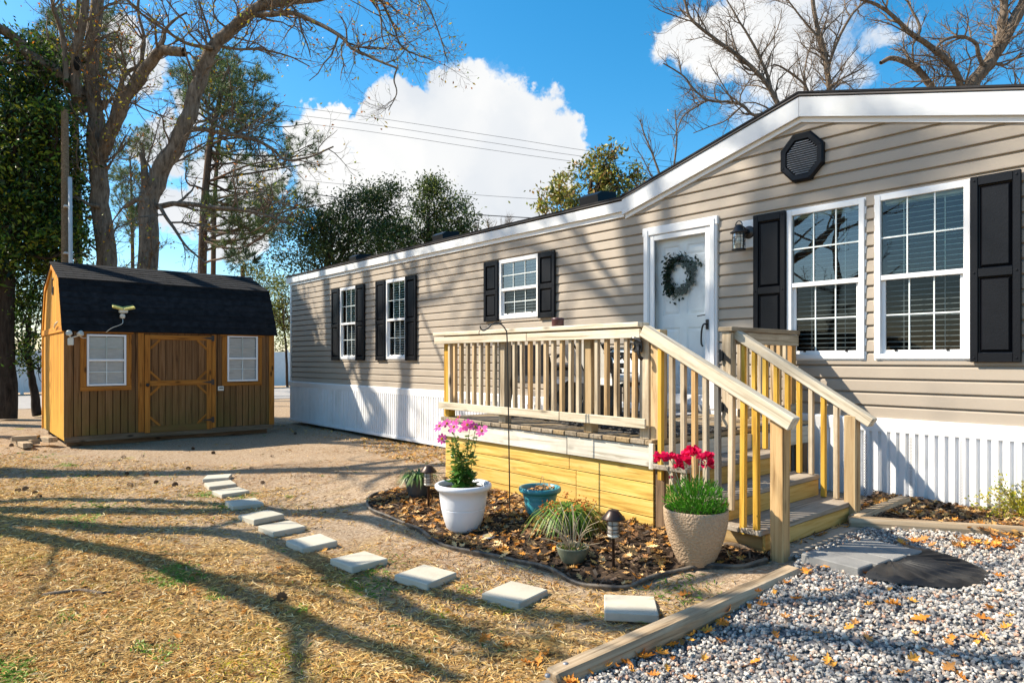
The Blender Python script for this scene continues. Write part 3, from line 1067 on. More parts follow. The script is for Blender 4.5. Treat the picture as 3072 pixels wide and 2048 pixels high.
def gable_vent():
    cx, cz = -3.115, 3.49
    rx, rz = .215, .235
    oct_ = [(math.cos(math.pi / 8 + k * math.pi / 4), math.sin(math.pi / 8 + k * math.pi / 4)) for k in range(8)]
    q = 1 / math.cos(math.pi / 8)
    mb = MB()
    V = []; levels = [(1.0, -.012), (1.0, -.062), (.93, -.074), (.74, -.070), (.72, -.038)]
    for s, y in levels:
        V += [(cx + rx * q * s * c, WY + y, cz + rz * q * s * n) for c, n in oct_]
    P = []
    for l in range(len(levels) - 1):
        P += [(l * 8 + i, l * 8 + (i + 1) % 8, (l + 1) * 8 + (i + 1) % 8, (l + 1) * 8 + i) for i in range(8)]
    P.append(tuple(range(32, 40)))
    v = mb.faces(V, P).build('gable_vent', MT['black'], house)
    n = 15
    for i in range(n):
        t = -1 + 2 * (i + .5) / n
        z = cz + rz * .70 * t
        hw = rx * .70 * min(1.0, (1.38 - abs(t)))
        MB().add([(cx - hw, WY - .066, z - .011), (cx + hw, WY - .066, z - .011), (cx + hw, WY - .040, z + .010), (cx - hw, WY - .040, z + .010)],
                 [(0, 1, 2, 3)]).build('louvre', MT['louvre'], v)
    for c, s_ in oct_[::2]:
        V, F = latheVF([(0.0001, 0), (.006, .001), (.008, .008)], 8)
        MB().add(V[:, [0, 2, 1]] + np.array([cx + rx * q * .86 * c, WY - .080, cz + rz * q * .86 * s_]), F).build('screw', MT['black'], v)


MT['louvre'] = plain('louvre_grey', (.26, .26, .27), .45)
gable_vent()


def entry_door():
    x0, x1, z0, z1 = DOOR
    mb = MB()
    t = .085
    addbox(mb, x0, x0 + t, WY - .055, WY + .03, z0, z1, .006); addbox(mb, x1 - t, x1, WY - .055, WY + .03, z0, z1, .006)
    addbox(mb, x0 - .012, x1 + .012, WY - .06, WY + .03, z1 - t, z1 + .012, .006)
    addbox(mb, x0 + .02, x0 + t - .01, WY - .07, WY - .05, z0, z1 - .02, .004); addbox(mb, x1 - t + .01, x1 - .02, WY - .07, WY - .05, z0, z1 - .02, .004)
    d = mb.build('entry_door', MT['white'], house)
    # storm door frame
    a, b = x0 + t + .004, x1 - t - .004
    s = .062
    zt = z1 - t - .004
    mb = MB()
    addbox(mb, a, a + s, WY - .045, WY - .012, z0 + .04, zt, .004); addbox(mb, b - s, b, WY - .045, WY - .012, z0 + .04, zt, .004)
    addbox(mb, a + s - .002, b - s + .002, WY - .043, WY - .012, zt - s, zt, .004); addbox(mb, a + s - .002, b - s + .002, WY - .043, WY - .012, z0 + .04, z0 + .15, .004)
    mb.build('storm_frame', MT['white'], d)
    MB().add([(a + s, WY - .03, z0 + .15), (b - s, WY - .03, z0 + .15), (b - s, WY - .03, zt - s), (a + s, WY - .03, zt - s)], [(0, 1, 2, 3)]).build('storm_pane', MT['stormglass'], d)
    # inner door with six pressed panels
    mb = MB()
    ys = WY + .05
    xs = [a + .02, a + .12, (a + b) / 2 - .045, (a + b) / 2 + .045, b - .12, b - .02]
    zs = [z0 + .03, z0 + .22, z0 + .92, z0 + 1.06, z0 + 1.62, z0 + 1.74, zt - .14, zt - .01]
    for i in range(5):
        for j in range(7):
            A, B_, C_, D_ = xs[i], xs[i + 1], zs[j], zs[j + 1]
            if i in (1, 3) and j in (1, 3, 5):
                m1, m2 = .018, .05
                V = [(A, ys, C_), (B_, ys, C_), (B_, ys, D_), (A, ys, D_)]
                V += [(A + m1, ys + .012, C_ + m1), (B_ - m1, ys + .012, C_ + m1), (B_ - m1, ys + .012, D_ - m1), (A + m1, ys + .012, D_ - m1)]
                V += [(A + m2, ys + .003, C_ + m2), (B_ - m2, ys + .003, C_ + m2), (B_ - m2, ys + .003, D_ - m2), (A + m2, ys + .003, D_ - m2)]
                P = [(8, 9, 10, 11)] + [(k, (k + 1) % 4, 4 + (k + 1) % 4, 4 + k) for k in range(4)] + [(4 + k, 4 + (k + 1) % 4, 8 + (k + 1) % 4, 8 + k) for k in range(4)]
                mb.faces(V, P)
            else:
                mb.faces([(A, ys, C_), (B_, ys, C_), (B_, ys, D_), (A, ys, D_)], [(0, 1, 2, 3)])
    mb.build('door_leaf', MT['door'], d)
    mb = MB(); addbox(mb, a, b, WY - .08, WY + .06, z0 - .03, z0 + .038); mb.build('threshold', MT['sill'], d)
    # lever handle
    mb = MB()
    hx, hz = b - .03, 1.72 + .16
    addbox(mb, hx - .018, hx + .018, WY - .058, WY - .044, hz - .05, hz + .06, .005)
    addtube(mb, crom([(hx - .004, WY - .06, hz + .01), (hx - .018, WY - .10, hz), (hx - .04, WY - .10, hz - .08), (hx - .045, WY - .095, hz - .2), (hx - .03, WY - .09, hz - .24)], 14), .010, 7, caps=True)
    mb.build('handle', MT['blackmetal'], d)
    mb = MB(); addtube(mb, crom([(hx - .02, WY - .06, hz + .11), (hx - .06, WY - .08, hz + .105), (hx - .11, WY - .075, hz + .10)], 8), .006, 6, caps=True)
    mb.build('chain_bracket', MT['blackmetal'], d)


MT['sill'] = plain('aluminium_sill', (.50, .50, .50), .4, metal=.6)
entry_door()


def lantern():
    x, z = -3.74, 2.83
    t = thing('wall_lantern', 'black barn lantern with ribbed glass on white block right of front door', 'lantern', (x, WY - .15, z))
    mb = MB(); addbox(mb, x - .04, x + .155, WY - .046, WY - .018, z - .16, z + .13, .004); mb.build('mounting_block', MT['white'], t)
    mb = MB()
    V, F = latheVF([(.001, 0), (.068, .002), (.062, .02), (.03, .03), (.001, .031)], 20)
    mb.add(np.stack([V[:, 0] + x + .055, WY - .046 - V[:, 2], V[:, 1] + z - .0], 1), F)
    addtube(mb, crom([(x + .05, WY - .07, z), (x + .03, WY - .11, z + .05), (x, WY - .15, z + .06)], 8), .011, 8)
    mb.build('arm', MT['blackmetal'], t)
    W = T(x, WY - .15, z)
    lathe('cap', [(.0, .075), (.03, .074), (.036, .07), (.036, .055), (.05, .05), (.052, .022), (.085, -.002), (.088, -.012), (.058, -.016), (.0, -.014)], MT['blackmetal'], t, W, 24)
    lathe('glass', [(.056, -.016), (.06, -.07), (.06, -.13), (.056, -.178)], MT['lampglass'], t, W, 24)
    lathe('bulb', [(.0, -.02), (.014, -.03), (.014, -.055), (.028, -.085), (.022, -.115), (.0, -.125)], MT['cushion'], t, W, 14)
    lathe('base', [(.0, -.178), (.07, -.178), (.073, -.186), (.07, -.194), (.0, -.195)], MT['blackmetal'], t, W, 24)
    mb = MB()
    for k in range(6):
        a = k * math.pi / 3 + .3
        addtube(mb, [(x + .064 * math.cos(a), WY - .15 + .064 * math.sin(a), z - .014), (x + .064 * math.cos(a), WY - .15 + .064 * math.sin(a), z - .18)], .0028, 5)
    for zz in (-.06, -.10, -.14):
        a = np.linspace(0, 2 * math.pi, 25)
        addtube(mb, np.stack([x + .064 * np.cos(a), WY - .15 + .064 * np.sin(a), np.full(25, z + zz)], 1), .0022, 5)
    mb.build('cage', MT['blackmetal'], t)
    mb = MB(); a = np.linspace(0, math.pi, 13)
    addtube(mb, np.stack([x + .04 * np.cos(a), np.full(13, WY - .15), z + .06 + .055 * np.sin(a)], 1), .005, 6)
    mb.build('hanging_ring', MT['blackmetal'], t)


lantern()


def leafquad(mb, p, d, n, L, W, col, bend=.15):
    """one small pointed leaf"""
    d = np.asarray(d, float); d = d / (np.linalg.norm(d) + 1e-9)
    n = np.asarray(n, float); s = np.cross(d, n); s /= np.linalg.norm(s) + 1e-9
    n = np.cross(s, d)
    p = np.asarray(p, float)
    V = [p, p + d * L * .5 + s * W / 2 + n * L * bend * .5, p + d * L, p + d * L * .5 - s * W / 2 + n * L * bend * .5]
    mb.add(V, [(0, 1, 2), (0, 2, 3)], col)


def wreath():
    rng = np.random.default_rng(4)
    cx, cz = -4.60, 2.47
    t = thing('door_wreath', 'green leafy wreath hanging on the white front door', 'wreath', (cx, WY + .02, cz - .2))
    mb = MB(); tw = MB()
    for k in range(5):
        a = np.linspace(0, 2 * math.pi, 40)
        r = .155 + .012 * np.sin(a * 3 + k * 2) + .008 * k
        addtube(tw, np.stack([cx + r * np.cos(a), WY + .025 + .008 * np.sin(a * 5 + k), cz + r * 1.08 * np.sin(a)], 1), .005, 5)
    tw.build('twig_ring', MT['barkD'], t)
    for i in range(900):
        a = rng.uniform(0, 2 * math.pi); r = .165 + rng.normal(0, .03)
        spr = rng.random() < .16
        if spr:
            a = rng.choice([.55, .35, 3.9, 4.3, 2.2]) + rng.normal(0, .12); r = .18 + abs(rng.normal(0, .07))
        p = (cx + r * math.cos(a), WY + .02 + rng.uniform(-.02, .02), cz + r * 1.08 * math.sin(a))
        d = (math.cos(a + rng.normal(1.2, .8)), rng.uniform(-.6, .1), math.sin(a + rng.normal(1.2, .8)))
        g = rng.uniform(.5, 1.3)
        leafquad(mb, p, d, rng.normal(size=3), rng.uniform(.028, .055), rng.uniform(.02, .032), (.012 * g, .04 * g, .02 * g))
    mb.build('leaves', MT['leaf'], t)


wreath()
# ------------------------------------------------------------------ deck with steps
deck = thing('porch_deck', 'raised wooden porch deck with railings and steps in front of the door', 'deck', (-4.4, 4.0, .2))
DZ = .90
DX0, DX1, DY0 = -5.76, -3.04, 4.0
rngd = random.Random(5)


def build_deck():
    # floor boards run from the house to the front edge
    w = .1395
    x = DX0
    while x < DX1 - .05:
        b = min(x + w - .005, DX1)
        abox('floor_board', x, b, DY0 - .022 - rngd.uniform(0, .008), WY - .07, DZ - .036, DZ + rngd.uniform(-.002, .002), MT['deckboard'], deck, .005)
        x += w
    # rim, skirt boards, corner pieces
    for a, b in ((DX0, -3.94), (-3.936, DX1 - .01)):
        abox('rim_board', a, b, DY0 - .004, DY0 + .032, .703, DZ - .042, MT['rim'], deck, .003)
    abox('rim_board', DX1 - .002, DX1 + .034, DY0 + .034, WY - .08, .70, DZ - .04, MT['rim'], deck)
    abox('rim_board', DX0 - .036, DX0 - .002, DY0 + .0, WY - .08, .70, DZ - .04, MT['rim'], deck)
    zz = [.20, .322, .447, .573, .698]
    for i in range(4):
        sp = -3.86 if i < 3 else -3.94
        for a, b in ((DX0 + .02, sp - .002), (sp + .002, DX1 - .03)):
            abox('skirt_board', a, b, DY0 + .026, DY0 + .046, zz[i] + .003 - (.05 if i == 0 else 0), zz[i + 1] - .003, MT['yellow'], deck, .002)
    for i in range(4):
        abox('skirt_board', DX0 - .02, DX0 + .0, DY0 + .05, WY - .09, zz[i] + .003, zz[i + 1] - .003, MT['yellow'], deck, .002)
    abox('post', DX1 - .026, DX1 + .062, DY0 + .04, DY0 + .128, .16, .698, MT['postdark'], deck, .004)
    abox('post', DX1 - .03, DX1 + .058, WY - .3, WY - .212, .16, .698, MT['postdark'], deck, .004)
    abox('post', DX0 + .03, DX0 + .118, DY0 + .05, DY0 + .138, .16, .698, MT['postdark'], deck, .004)
    abox('rim_board', DX1 - .03, DX1 + .012, DY0 - .03, DY0 - .006, .69, DZ - .02, MT['rim'], deck, .003)
    # front railing
    RT = 1.778
    for x0, m in ((-5.757, 'honey'), (-4.86, 'weather'), (-3.765, 'postwood'), (-3.188, 'weather'), (-3.085, 'postwood')):
        abox('post', x0, x0 + .089 if x0 > -5.7 else x0 + .085, DY0 + .012, DY0 + .10, DZ + .003, RT - .045 if x0 != -3.085 else RT - .06, MT[m], deck, .004)
    abox('rail_cap', -5.875, -3.15, DY0 - .05, DY0 + .088, RT - .038, RT, MT['palewood'], deck, .005)
    for a, b in ((-5.853, -4.402), (-4.40, -3.14)):
        abox('rail', a, b, DY0 - .046, DY0 - .026, RT - .12, RT - .052, MT['palewood'], deck, .004)
    abox('rail', -5.76, -3.15, DY0 + .012, DY0 + .05, RT - .09, RT - .04, MT['postwood'], deck, .004)
    for a, b in ((-5.775, -3.99), (-3.987, -3.09)):
        abox('bottom_rail', a, b, DY0 - .046, DY0 - .026, .985, 1.058, MT['palewood'], deck, .004)
    bx = [-5.615, -5.525, -5.418, -5.312, -5.208, -5.102, -4.997, -4.889, -4.598, -4.497, -4.392, -4.289, -4.187, -4.089, -3.991, -3.886, -3.79 - .012, -3.593, -3.494, -3.392, -3.295, -3.215]
    for i, x in enumerate(bx):
        m = MT['weather'] if i % 4 != 2 else MT['postwood']
        lumber('baluster', (x + rngd.uniform(-.003, .003), DY0 - .006, .99), (x + rngd.uniform(-.003, .003), DY0 - .006, RT - .056), .036, .036, m, deck, (1, 0, 0), .003)
    # steps: treads, risers, stringers
    rise, run = .165, .28
    lev = [DZ - rise, DZ - 2 * rise, DZ - 3 * rise]
    X = DX1 + .02
    SY0, SY1 = 3.96, 5.40
    for i, z in enumerate(lev):
        xa = X + i * (run - .005)
        for k in range(2):
            abox('tread', xa + k * .148 - .005, xa + k * .148 + .137, SY0 + rngd.uniform(-.008, .008), SY1, z - .036, z, MT['tread'], deck, .005)
        abox('riser', xa - .012 if i else xa - .01, xa + .008 if i else xa + .008, SY0 + .07, SY1 - .02, z + .002, z + rise - .038, MT['riser'], deck, .002)
    xe = X + 3 * (run - .005)
    abox('riser', xe - .012, xe + .008, SY0 + .07, SY1 - .02, .262, lev[2] - .038, MT['riser'], deck, .002)
    abox('ground_sill', xe + .01, xe + .15, SY0 + .09, SY1 + .02, .215, .262, MT['tread'], deck, .006)
    for yy in (SY0 + .09, (SY0 + SY1) / 2, SY1 - .06):
        P = [(X - .02, DZ - .05)]
        for i, z in enumerate(lev):
            xa = X + i * (run - .005)
            P += [(xa - .014, z + rise - .04 if i else DZ - .05), (xa - .014, z - .038)]
        P += [(xe - .014, lev[2] - .038), (xe - .014, .22), (xe - .14, .19), (X - .02, DZ - .52)]
        mb = MB(); prism(mb, P, yy, yy + .038, 'Y'); mb.build('stringer', MT['stringer'], deck)
    # step rail nearest the camera
    A = Vector((-3.118, DY0 - .012, 1.712)); B = Vector((-1.975, DY0 - .012, 1.10))
    lumber('handrail', A, B, .088, .088, MT['palewood'], deck, (0, 0, 1), .006)
    sl_ = (B.z - A.z) / (B.x - A.x)
    railz = lambda x: A.z + (x - A.x) * sl_ - .052
    abox('stair_post', -2.135, -2.046, DY0 - .01, DY0 + .079, .18, railz(-2.1) + .0, MT['postwood'], deck, .005)
    cols = ['honey', 'weather', 'weather', 'postwood', 'weather', 'greywood', 'weather', 'honey', 'honey']
    xs = [-2.972, -2.872, -2.775, -2.683, -2.593, -2.502, -2.402, -2.318, -2.222]
    for i, x in enumerate(xs):
        zb = lev[0] - .06 if x < -2.75 else (lev[1] - .075 if x < -2.47 else lev[2] - (-.09 if x < -2.38 else .02))
        zb = {0: .62, 1: .60, 2: .60, 3: .56, 4: .50, 5: .505, 6: .50, 7: .36, 8: .365}[i]
        lumber('baluster', (x, DY0 - .012, zb), (x + rngd.uniform(-.006, .006), DY0 - .012, railz(x)), .036, .036, MT[cols[i]], deck, (1, 0, 0), .003)
    # step rail on the house side
    Yi = 5.33
    A2 = Vector((-3.20, Yi, 1.745)); B2 = Vector((-2.03, Yi, 1.02))
    lumber('handrail', A2, B2, .088, .075, MT['palewood'], deck, (0, 0, 1), .006)
    sl2 = (B2.z - A2.z) / (B2.x - A2.x)
    rz2 = lambda x: A2.z + (x - A2.x) * sl2 - .045
    abox('stair_post', -2.225, -2.136, Yi - .045, Yi + .044, .20, rz2(-2.18), MT['postwood'], deck, .005)
    cols = ['honey', 'honey', 'honey', 'honey', 'honey', 'honey', 'weather', 'honey', 'weather']
    for i, x in enumerate(np.linspace(-3.09, -2.30, 9)):
        zb = .92 if x < -3.02 else (.74 if x < -2.74 else (.574 if x < -2.47 else .41))
        lumber('baluster', (x, Yi - .0, zb), (x, Yi - .0, rz2(x)), .036, .036, MT[cols[i]], deck, (1, 0, 0), .003)
    # short railing back to the house wall
    XB = -3.20
    abox('post', XB - .045, XB + .044, Yi - .10, Yi - .011, DZ + .002, 1.735, MT['weather'], deck, .004)
    abox('post', XB - .04, XB + .04, WY - .16, WY - .08, DZ + .002, 1.735, MT['postwood'], deck, .004)
    abox('rail_cap', XB - .07, XB + .068, Yi - .12, WY - .05, 1.742, 1.782, MT['deckboard'], deck, .005)
    abox('rail', XB + .03, XB + .062, Yi - .0, WY - .07, 1.63, 1.735, MT['weather'], deck, .004)
    abox('bottom_rail', XB + .03, XB + .062, Yi + .03, WY - .07, .985, 1.06, MT['weather'], deck, .004)
    for i in range(8):
        y = Yi + .12 + i * .118
        lumber('baluster', (XB, y, DZ + .06), (XB, y, 1.70), .036, .036, MT['weather'], deck, (1, 0, 0), .003)
    # gate ironwork left on the posts
    for z, s in ((1.53, 1), (1.08, -1)):
        mb = MB()
        yf = Yi - .105
        addbox(mb, XB - .055, XB - .025, yf - .02, yf, z - .045, z + .045, .006)
        prism(mb, [(XB - .03, z + .03), (XB + .045, z - .03), (XB + .045, z - .075), (XB - .03, z - .02)], yf - .006, yf, 'Y')
        addtube(mb, [(XB - .05, yf - .016, z - .055), (XB - .05, yf - .016, z + .055)], .010, 8, caps=True)
        mb.build('gate_hinge', MT['blackmetal'], deck)
    mb = MB()
    lx, ly = -3.19, DY0 - .012
    addbox(mb, lx - .02, lx + .055, ly - .018, ly, 1.55, 1.64, .006)
    addtube(mb, crom([(lx + .03, ly - .02, 1.60), (lx + .05, ly - .05, 1.58), (lx + .06, ly - .05, 1.52), (lx + .075, ly - .03, 1.50)], 8), .014, 7, caps=True)
    a = np.linspace(0, 2 * math.pi, 14)
    addtube(mb, np.stack([lx - .03 + .022 * np.cos(a), np.full(14, ly - .02), 1.60 + .026 * np.sin(a)], 1), .006, 6)
    addtube(mb, crom([(lx - .04, ly - .02, 1.65), (lx, ly - .04, 1.66), (lx + .06, ly - .03, 1.63)], 8), .012, 6, caps=True)
    mb.build('gate_latch', MT['blackmetal'], deck)


MT['postdark'] = wood('post_dark_wood', (.17, .105, .06), (.24, .155, .09), (.08, .05, .03))
MT['stringer'] = wood('stringer_wood', (.36, .24, .10), (.44, .31, .15), (.18, .11, .05))
MT['greywood'] = wood('grey_wood', (.15, .14, .125), (.21, .195, .17), (.07, .065, .06))
build_deck()


def patio_chair(loc, rz, label, seatmat):
    t = thing('patio_chair', label, 'chair', loc, rz, 'patio chairs on the deck')
    M_ = MWD[t.name]
    w, d, sh = .50, .48, .40
    for s in (-1, 1):
        mb = MB()
        addtube(mb, crom([(s * w / 2, -d / 2, .02), (s * w / 2, -d / 2 - .02, .3), (s * w / 2, -d / 2 + .03, .60), (s * w / 2, -d / 2 + .16, .655), (s * w / 2, d / 2 - .08, .62), (s * w / 2, d / 2 + .0, .56)], 22), .014, 7, caps=True)
        mb.build('arm', MT['blackmetal'], t, M_)
        mb = MB(); addtube(mb, crom([(s * (w / 2 - .03), d / 2 + .1, .02), (s * (w / 2 - .03), d / 2, .3), (s * (w / 2 - .03), d / 2 + .03, .6), (s * (w / 2 - .06), d / 2 + .12, .74)], 14), .014, 7, caps=True)
        mb.build('back_post', MT['blackmetal'], t, M_)
        mb = MB(); addtube(mb, crom([(s * w / 2, -d / 2 - .08, .018), (s * w / 2, 0, .012), (s * (w / 2 - .03), d / 2 + .14, .018)], 8), .013, 6, caps=True)
        mb.build('runner', MT['blackmetal'], t, M_)
    mb = MB(); n = 7
    V = []
    for i in range(n):
        u = i / (n - 1); y = -d / 2 + d * u; z = sh - .035 * math.sin(math.pi * u) - .03 * u
        V += [(-w / 2 + .02, y, z), (w / 2 - .02, y, z)]
    for i in range(1, n):
        u = i / (n - 1); y = d / 2 - .02 + .15 * u; z = sh - .03 + .37 * u
        V += [(-w / 2 + .04, y, z), (w / 2 - .04, y, z)]
    k = len(V) // 2
    mb.add(V, [(2 * i, 2 * i + 1, 2 * i + 3, 2 * i + 2) for i in range(k - 1)])
    mb.build('sling_seat', seatmat, t, M_)
    mb = MB()
    for y, z in ((-d / 2 + .01, sh), (d / 2 + .11, sh + .33)):
        addtube(mb, [(-w / 2, y, z), (w / 2, y, z)], .013, 6)
    mb.build('crossbar', MT['blackmetal'], t, M_)
    if seatmat is MT['cushion']:
        mb = MB(); addbox(mb, -w / 2 + .03, w / 2 - .03, -d / 2 + .02, d / 2 - .03, sh - .005, sh + .06, .02); mb.build('seat_cushion', MT['cushion'], t, M_)
    return t


patio_chair((-5.05, 4.75, DZ), math.radians(200), 'grey sling patio chair at the left end of the deck', MT['sling'])
patio_chair((-4.85, 5.65, DZ), math.radians(15), 'black metal patio chair with pale cushion left of the storage box', MT['cushion'])
patio_chair((-4.38, 4.95, DZ), math.radians(150), 'black metal patio chair right of the storage box', MT['sling'])
patio_chair((-3.98, 4.75, DZ), math.radians(165), 'black metal patio chair nearest the front door', MT['cushion'])


def deck_things():
    t = thing('storage_box', 'black resin storage box standing on the deck', 'box', (-5.0, 5.5, DZ))
    MB_ = MB()
    abox('box_body', -5.35, -4.55, 5.05, 5.45, DZ + .003, DZ + .50, MT['boxblack'], t, .012)
    abox('lid', -5.38, -4.52, 5.02, 5.48, DZ + .505, DZ + .56, MT['boxblack'], t, .015)
    for k in range(7):
        x = -5.31 + k * .12
        abox('rib', x, x + .012, 5.035, 5.049, DZ + .03, DZ + .48, MT['boxblack'], t, .003)
    # welcome mat and rubber mats
    mb = MB(); addbox(mb, -4.95, -4.15, 5.75, 6.22, DZ + .003, DZ + .016, .005)
    tag(mb.build('door_mat', MT['mat_grey']), 'pale grey door mat on the deck below the front door', 'mat')
    for i, (x0, x1, y0, y1, lab) in enumerate(((-4.35, -3.55, 4.35, 4.95, 'black open grid rubber mat near the front railing'), (-3.5, -3.06, 4.2, 5.15, 'black rubber mat at the head of the steps'))):
        mb = MB()
        n = int((x1 - x0) / .06); m_ = int((y1 - y0) / .06)
        for a in range(n + 1):
            x = x0 + (x1 - x0) * a / n
            addbox(mb, x - .012, x + .012, y0, y1, DZ + .003, DZ + .017, .003)
        for a in range(m_ + 1):
            y = y0 + (y1 - y0) * a / m_
            addbox(mb, x0, x1, y - .012, y + .012, DZ + .0035, DZ + .0155, .003)
        tag(mb.build('rubber_mat', MT['rubber']), lab, 'mat')
    # small tin on the railing
    mb = MB(); V, F = latheVF([(0, 0), (.05, 0), (.053, .006), (.053, .05), (.055, .055), (.055, .07), (.05, .073), (0, .074)], 20)
    mb.add(V, F)
    o = mb.build('tin', MT['tin'], None, T(-4.07, 4.02, 1.779), True)
    tag(o, 'small dark red tin standing on the front railing cap', 'tin')


MT['boxblack'] = plain('black_resin', (.016, .016, .019), .5, .1, 20)
MT['tin'] = plain('dark_red_tin', (.09, .03, .035), .4, .4, 40)
deck_things()
# ------------------------------------------------------------------ the shed
SX, SXB, SYa, SYb = -13.85, -16.9, 1.67, 5.31
SZ0, SZE = .06, 2.03
BRK = (-14.30, 2.93); RDG = (-15.375, 3.31)
shed = thing('garden_shed', 'brown wooden garden shed with black gambrel roof and two white windows', 'shed', (SX - 1.5, 3.5, 0))


def build_shed():
    rng = random.Random(9)
    WINS = [(1.989, 2.602, 1.024, 1.942), (4.384, 4.988, 1.053, 1.974)]
    D = (2.897, 4.086, .12, 1.965)
    holes = WINS + [D]
    # front planks
    pw = .1205
    y = SYa
    while y < SYb - .01:
        y1 = min(y + pw, SYb)
        cuts = sorted([(h[2], h[3]) for h in holes if h[0] < y1 - .03 and h[1] > y + .03])
        z = SZ0 + .09
        for a, b in cuts + [(SZE, SZE)]:
            if a - z > .03:
                lumber('plank', (SX, (y + y1) / 2, z), (SX, (y + y1) / 2, a), y1 - y - .011, .016, MT['shedplank'], shed, (1, 0, 0), .003)
            z = max(z, b)
        y = y1
    MB().add([(SX - .08, SYa, SZ0), (SX - .08, SYb, SZ0), (SX - .08, SYb, SZE), (SX - .08, SYa, SZE)], [(0, 1, 2, 3)]).build('wall', MT['sheddark'], shed)
    abox('base_board', SX - .02, SX + .014, SYa - .01, SYb + .01, SZ0 - .015, SZ0 + .085, MT['shedbase'], shed)
    # gable end towards the camera: planks up to the gambrel line
    prof = [(SX, SZE), BRK, RDG, (2 * RDG[0] - BRK[0], BRK[1]), (SXB, SZE)]

    def top(x):
        return float(np.interp(-x, [-p[0] for p in prof], [p[1] for p in prof]))
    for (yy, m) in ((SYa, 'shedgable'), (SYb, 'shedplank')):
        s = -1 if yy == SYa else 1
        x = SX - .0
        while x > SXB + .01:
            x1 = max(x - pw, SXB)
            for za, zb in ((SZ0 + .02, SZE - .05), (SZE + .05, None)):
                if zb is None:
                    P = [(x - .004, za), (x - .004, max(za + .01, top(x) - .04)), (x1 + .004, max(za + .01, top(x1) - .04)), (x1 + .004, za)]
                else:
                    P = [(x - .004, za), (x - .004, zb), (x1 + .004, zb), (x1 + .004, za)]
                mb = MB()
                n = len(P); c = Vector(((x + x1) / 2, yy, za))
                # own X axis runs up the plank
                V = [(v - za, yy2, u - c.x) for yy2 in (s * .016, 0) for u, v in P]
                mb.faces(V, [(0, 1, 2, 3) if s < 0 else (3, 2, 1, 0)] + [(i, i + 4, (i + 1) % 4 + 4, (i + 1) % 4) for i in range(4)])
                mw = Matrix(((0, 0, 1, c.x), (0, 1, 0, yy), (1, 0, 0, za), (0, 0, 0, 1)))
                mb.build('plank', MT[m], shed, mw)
            x = x1
        P = [(SX, SZ0)] + prof + [(SXB, SZ0)]
        MB().faces([(u, yy - s * .01, v) for u, v in P], [tuple(range(len(P)))]).build('wall', MT['sheddark'], shed)
    MB().add([(SXB, SYa, SZ0), (SXB, SYb, SZ0), (SXB, SYb, SZE), (SXB, SYa, SZE)], [(3, 2, 1, 0)]).build('wall', MT['shedplank'], shed)
    MB().add([(SX, SYa, SZ0), (SX, SYb, SZ0), (SXB, SYb, SZ0), (SXB, SYa, SZ0)], [(3, 2, 1, 0)]).build('floor', MT['sheddark'], shed)
    # trims on the gable end
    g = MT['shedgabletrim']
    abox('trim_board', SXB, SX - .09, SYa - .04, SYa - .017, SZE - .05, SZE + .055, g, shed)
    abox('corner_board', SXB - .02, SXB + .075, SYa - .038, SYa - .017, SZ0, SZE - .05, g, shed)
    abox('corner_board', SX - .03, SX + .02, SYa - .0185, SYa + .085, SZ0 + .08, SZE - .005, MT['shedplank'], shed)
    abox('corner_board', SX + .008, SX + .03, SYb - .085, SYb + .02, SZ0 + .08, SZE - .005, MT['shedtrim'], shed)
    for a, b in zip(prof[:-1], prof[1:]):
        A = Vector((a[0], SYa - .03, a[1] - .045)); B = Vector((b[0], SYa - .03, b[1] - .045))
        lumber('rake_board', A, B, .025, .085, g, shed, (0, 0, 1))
    # headers, window trims, door casing
    t = MT['shedtrim']
    for (a, b) in ((1.86, 2.72), (2.80, 4.15), (4.25, 5.12)):
        abox('header_board', SX + .009, SX + .034, a, b, 1.962 if a != 2.8 else 1.985, SZE + .01, t, shed)
    for wy0, wy1, wz0, wz1 in WINS:
        abox('trim_board', SX + .009, SX + .028, wy0 - .10, wy0 - .004, wz0 - .012, 1.955, t, shed)
        abox('trim_board', SX + .009, SX + .028, wy1 + .004, wy1 + .085, wz0 - .012, 1.955, t, shed)
        abox('trim_board', SX + .009, SX + .030, wy0 - .10, wy1 + .085, wz0 - .085, wz0 - .013, t, shed)
        w = MB()
        f = .035
        addbox(w, SX - .01, SX + .034, wy0, wy0 + f, wz0, wz1); addbox(w, SX - .01, SX + .034, wy1 - f, wy1, wz0, wz1)
        addbox(w, SX - .01, SX + .033, wy0 + f - .002, wy1 - f + .002, wz0, wz0 + f); addbox(w, SX - .01, SX + .033, wy0 + f - .002, wy1 - f + .002, wz1 - f, wz1)
        zm = (wz0 + wz1) / 2
        addbox(w, SX - .01, SX + .031, wy0 + f - .002, wy1 - f + .002, zm - .02, zm + .02)
        wo = w.build('window', MT['white'], shed)
        MB().add([(SX + .012, wy0 + f, zm), (SX + .012, wy1 - f, zm), (SX + .012, wy1 - f, wz1 - f), (SX + .012, wy0 + f, wz1 - f)], [(0, 1, 2, 3)]).build('upper_pane', MT['shedglass'], wo)
        MB().add([(SX + .004, wy0 + f, wz0 + f), (SX + .004, wy1 - f, wz0 + f), (SX + .004, wy1 - f, zm), (SX + .004, wy0 + f, zm)], [(0, 1, 2, 3)]).build('lower_pane', MT['shedglass'], wo)
        ym = (wy0 + wy1) / 2
        mb = MB(); addbox(mb, SX - .004, SX + .010, ym - .007, ym + .007, wz0 + f, wz1 - f, .002); mb.build('muntin', MT['muntin'], wo)
        for z in ((zm + wz1 - f) / 2, (zm + wz0 + f) / 2):
            mb = MB(); addbox(mb, SX - .003, SX + .009, wy0 + f, wy1 - f, z - .006, z + .006, .002); mb.build('muntin', MT['muntin'], wo)
        me = None
        n = int((wz1 - wz0 - .08) / .026)
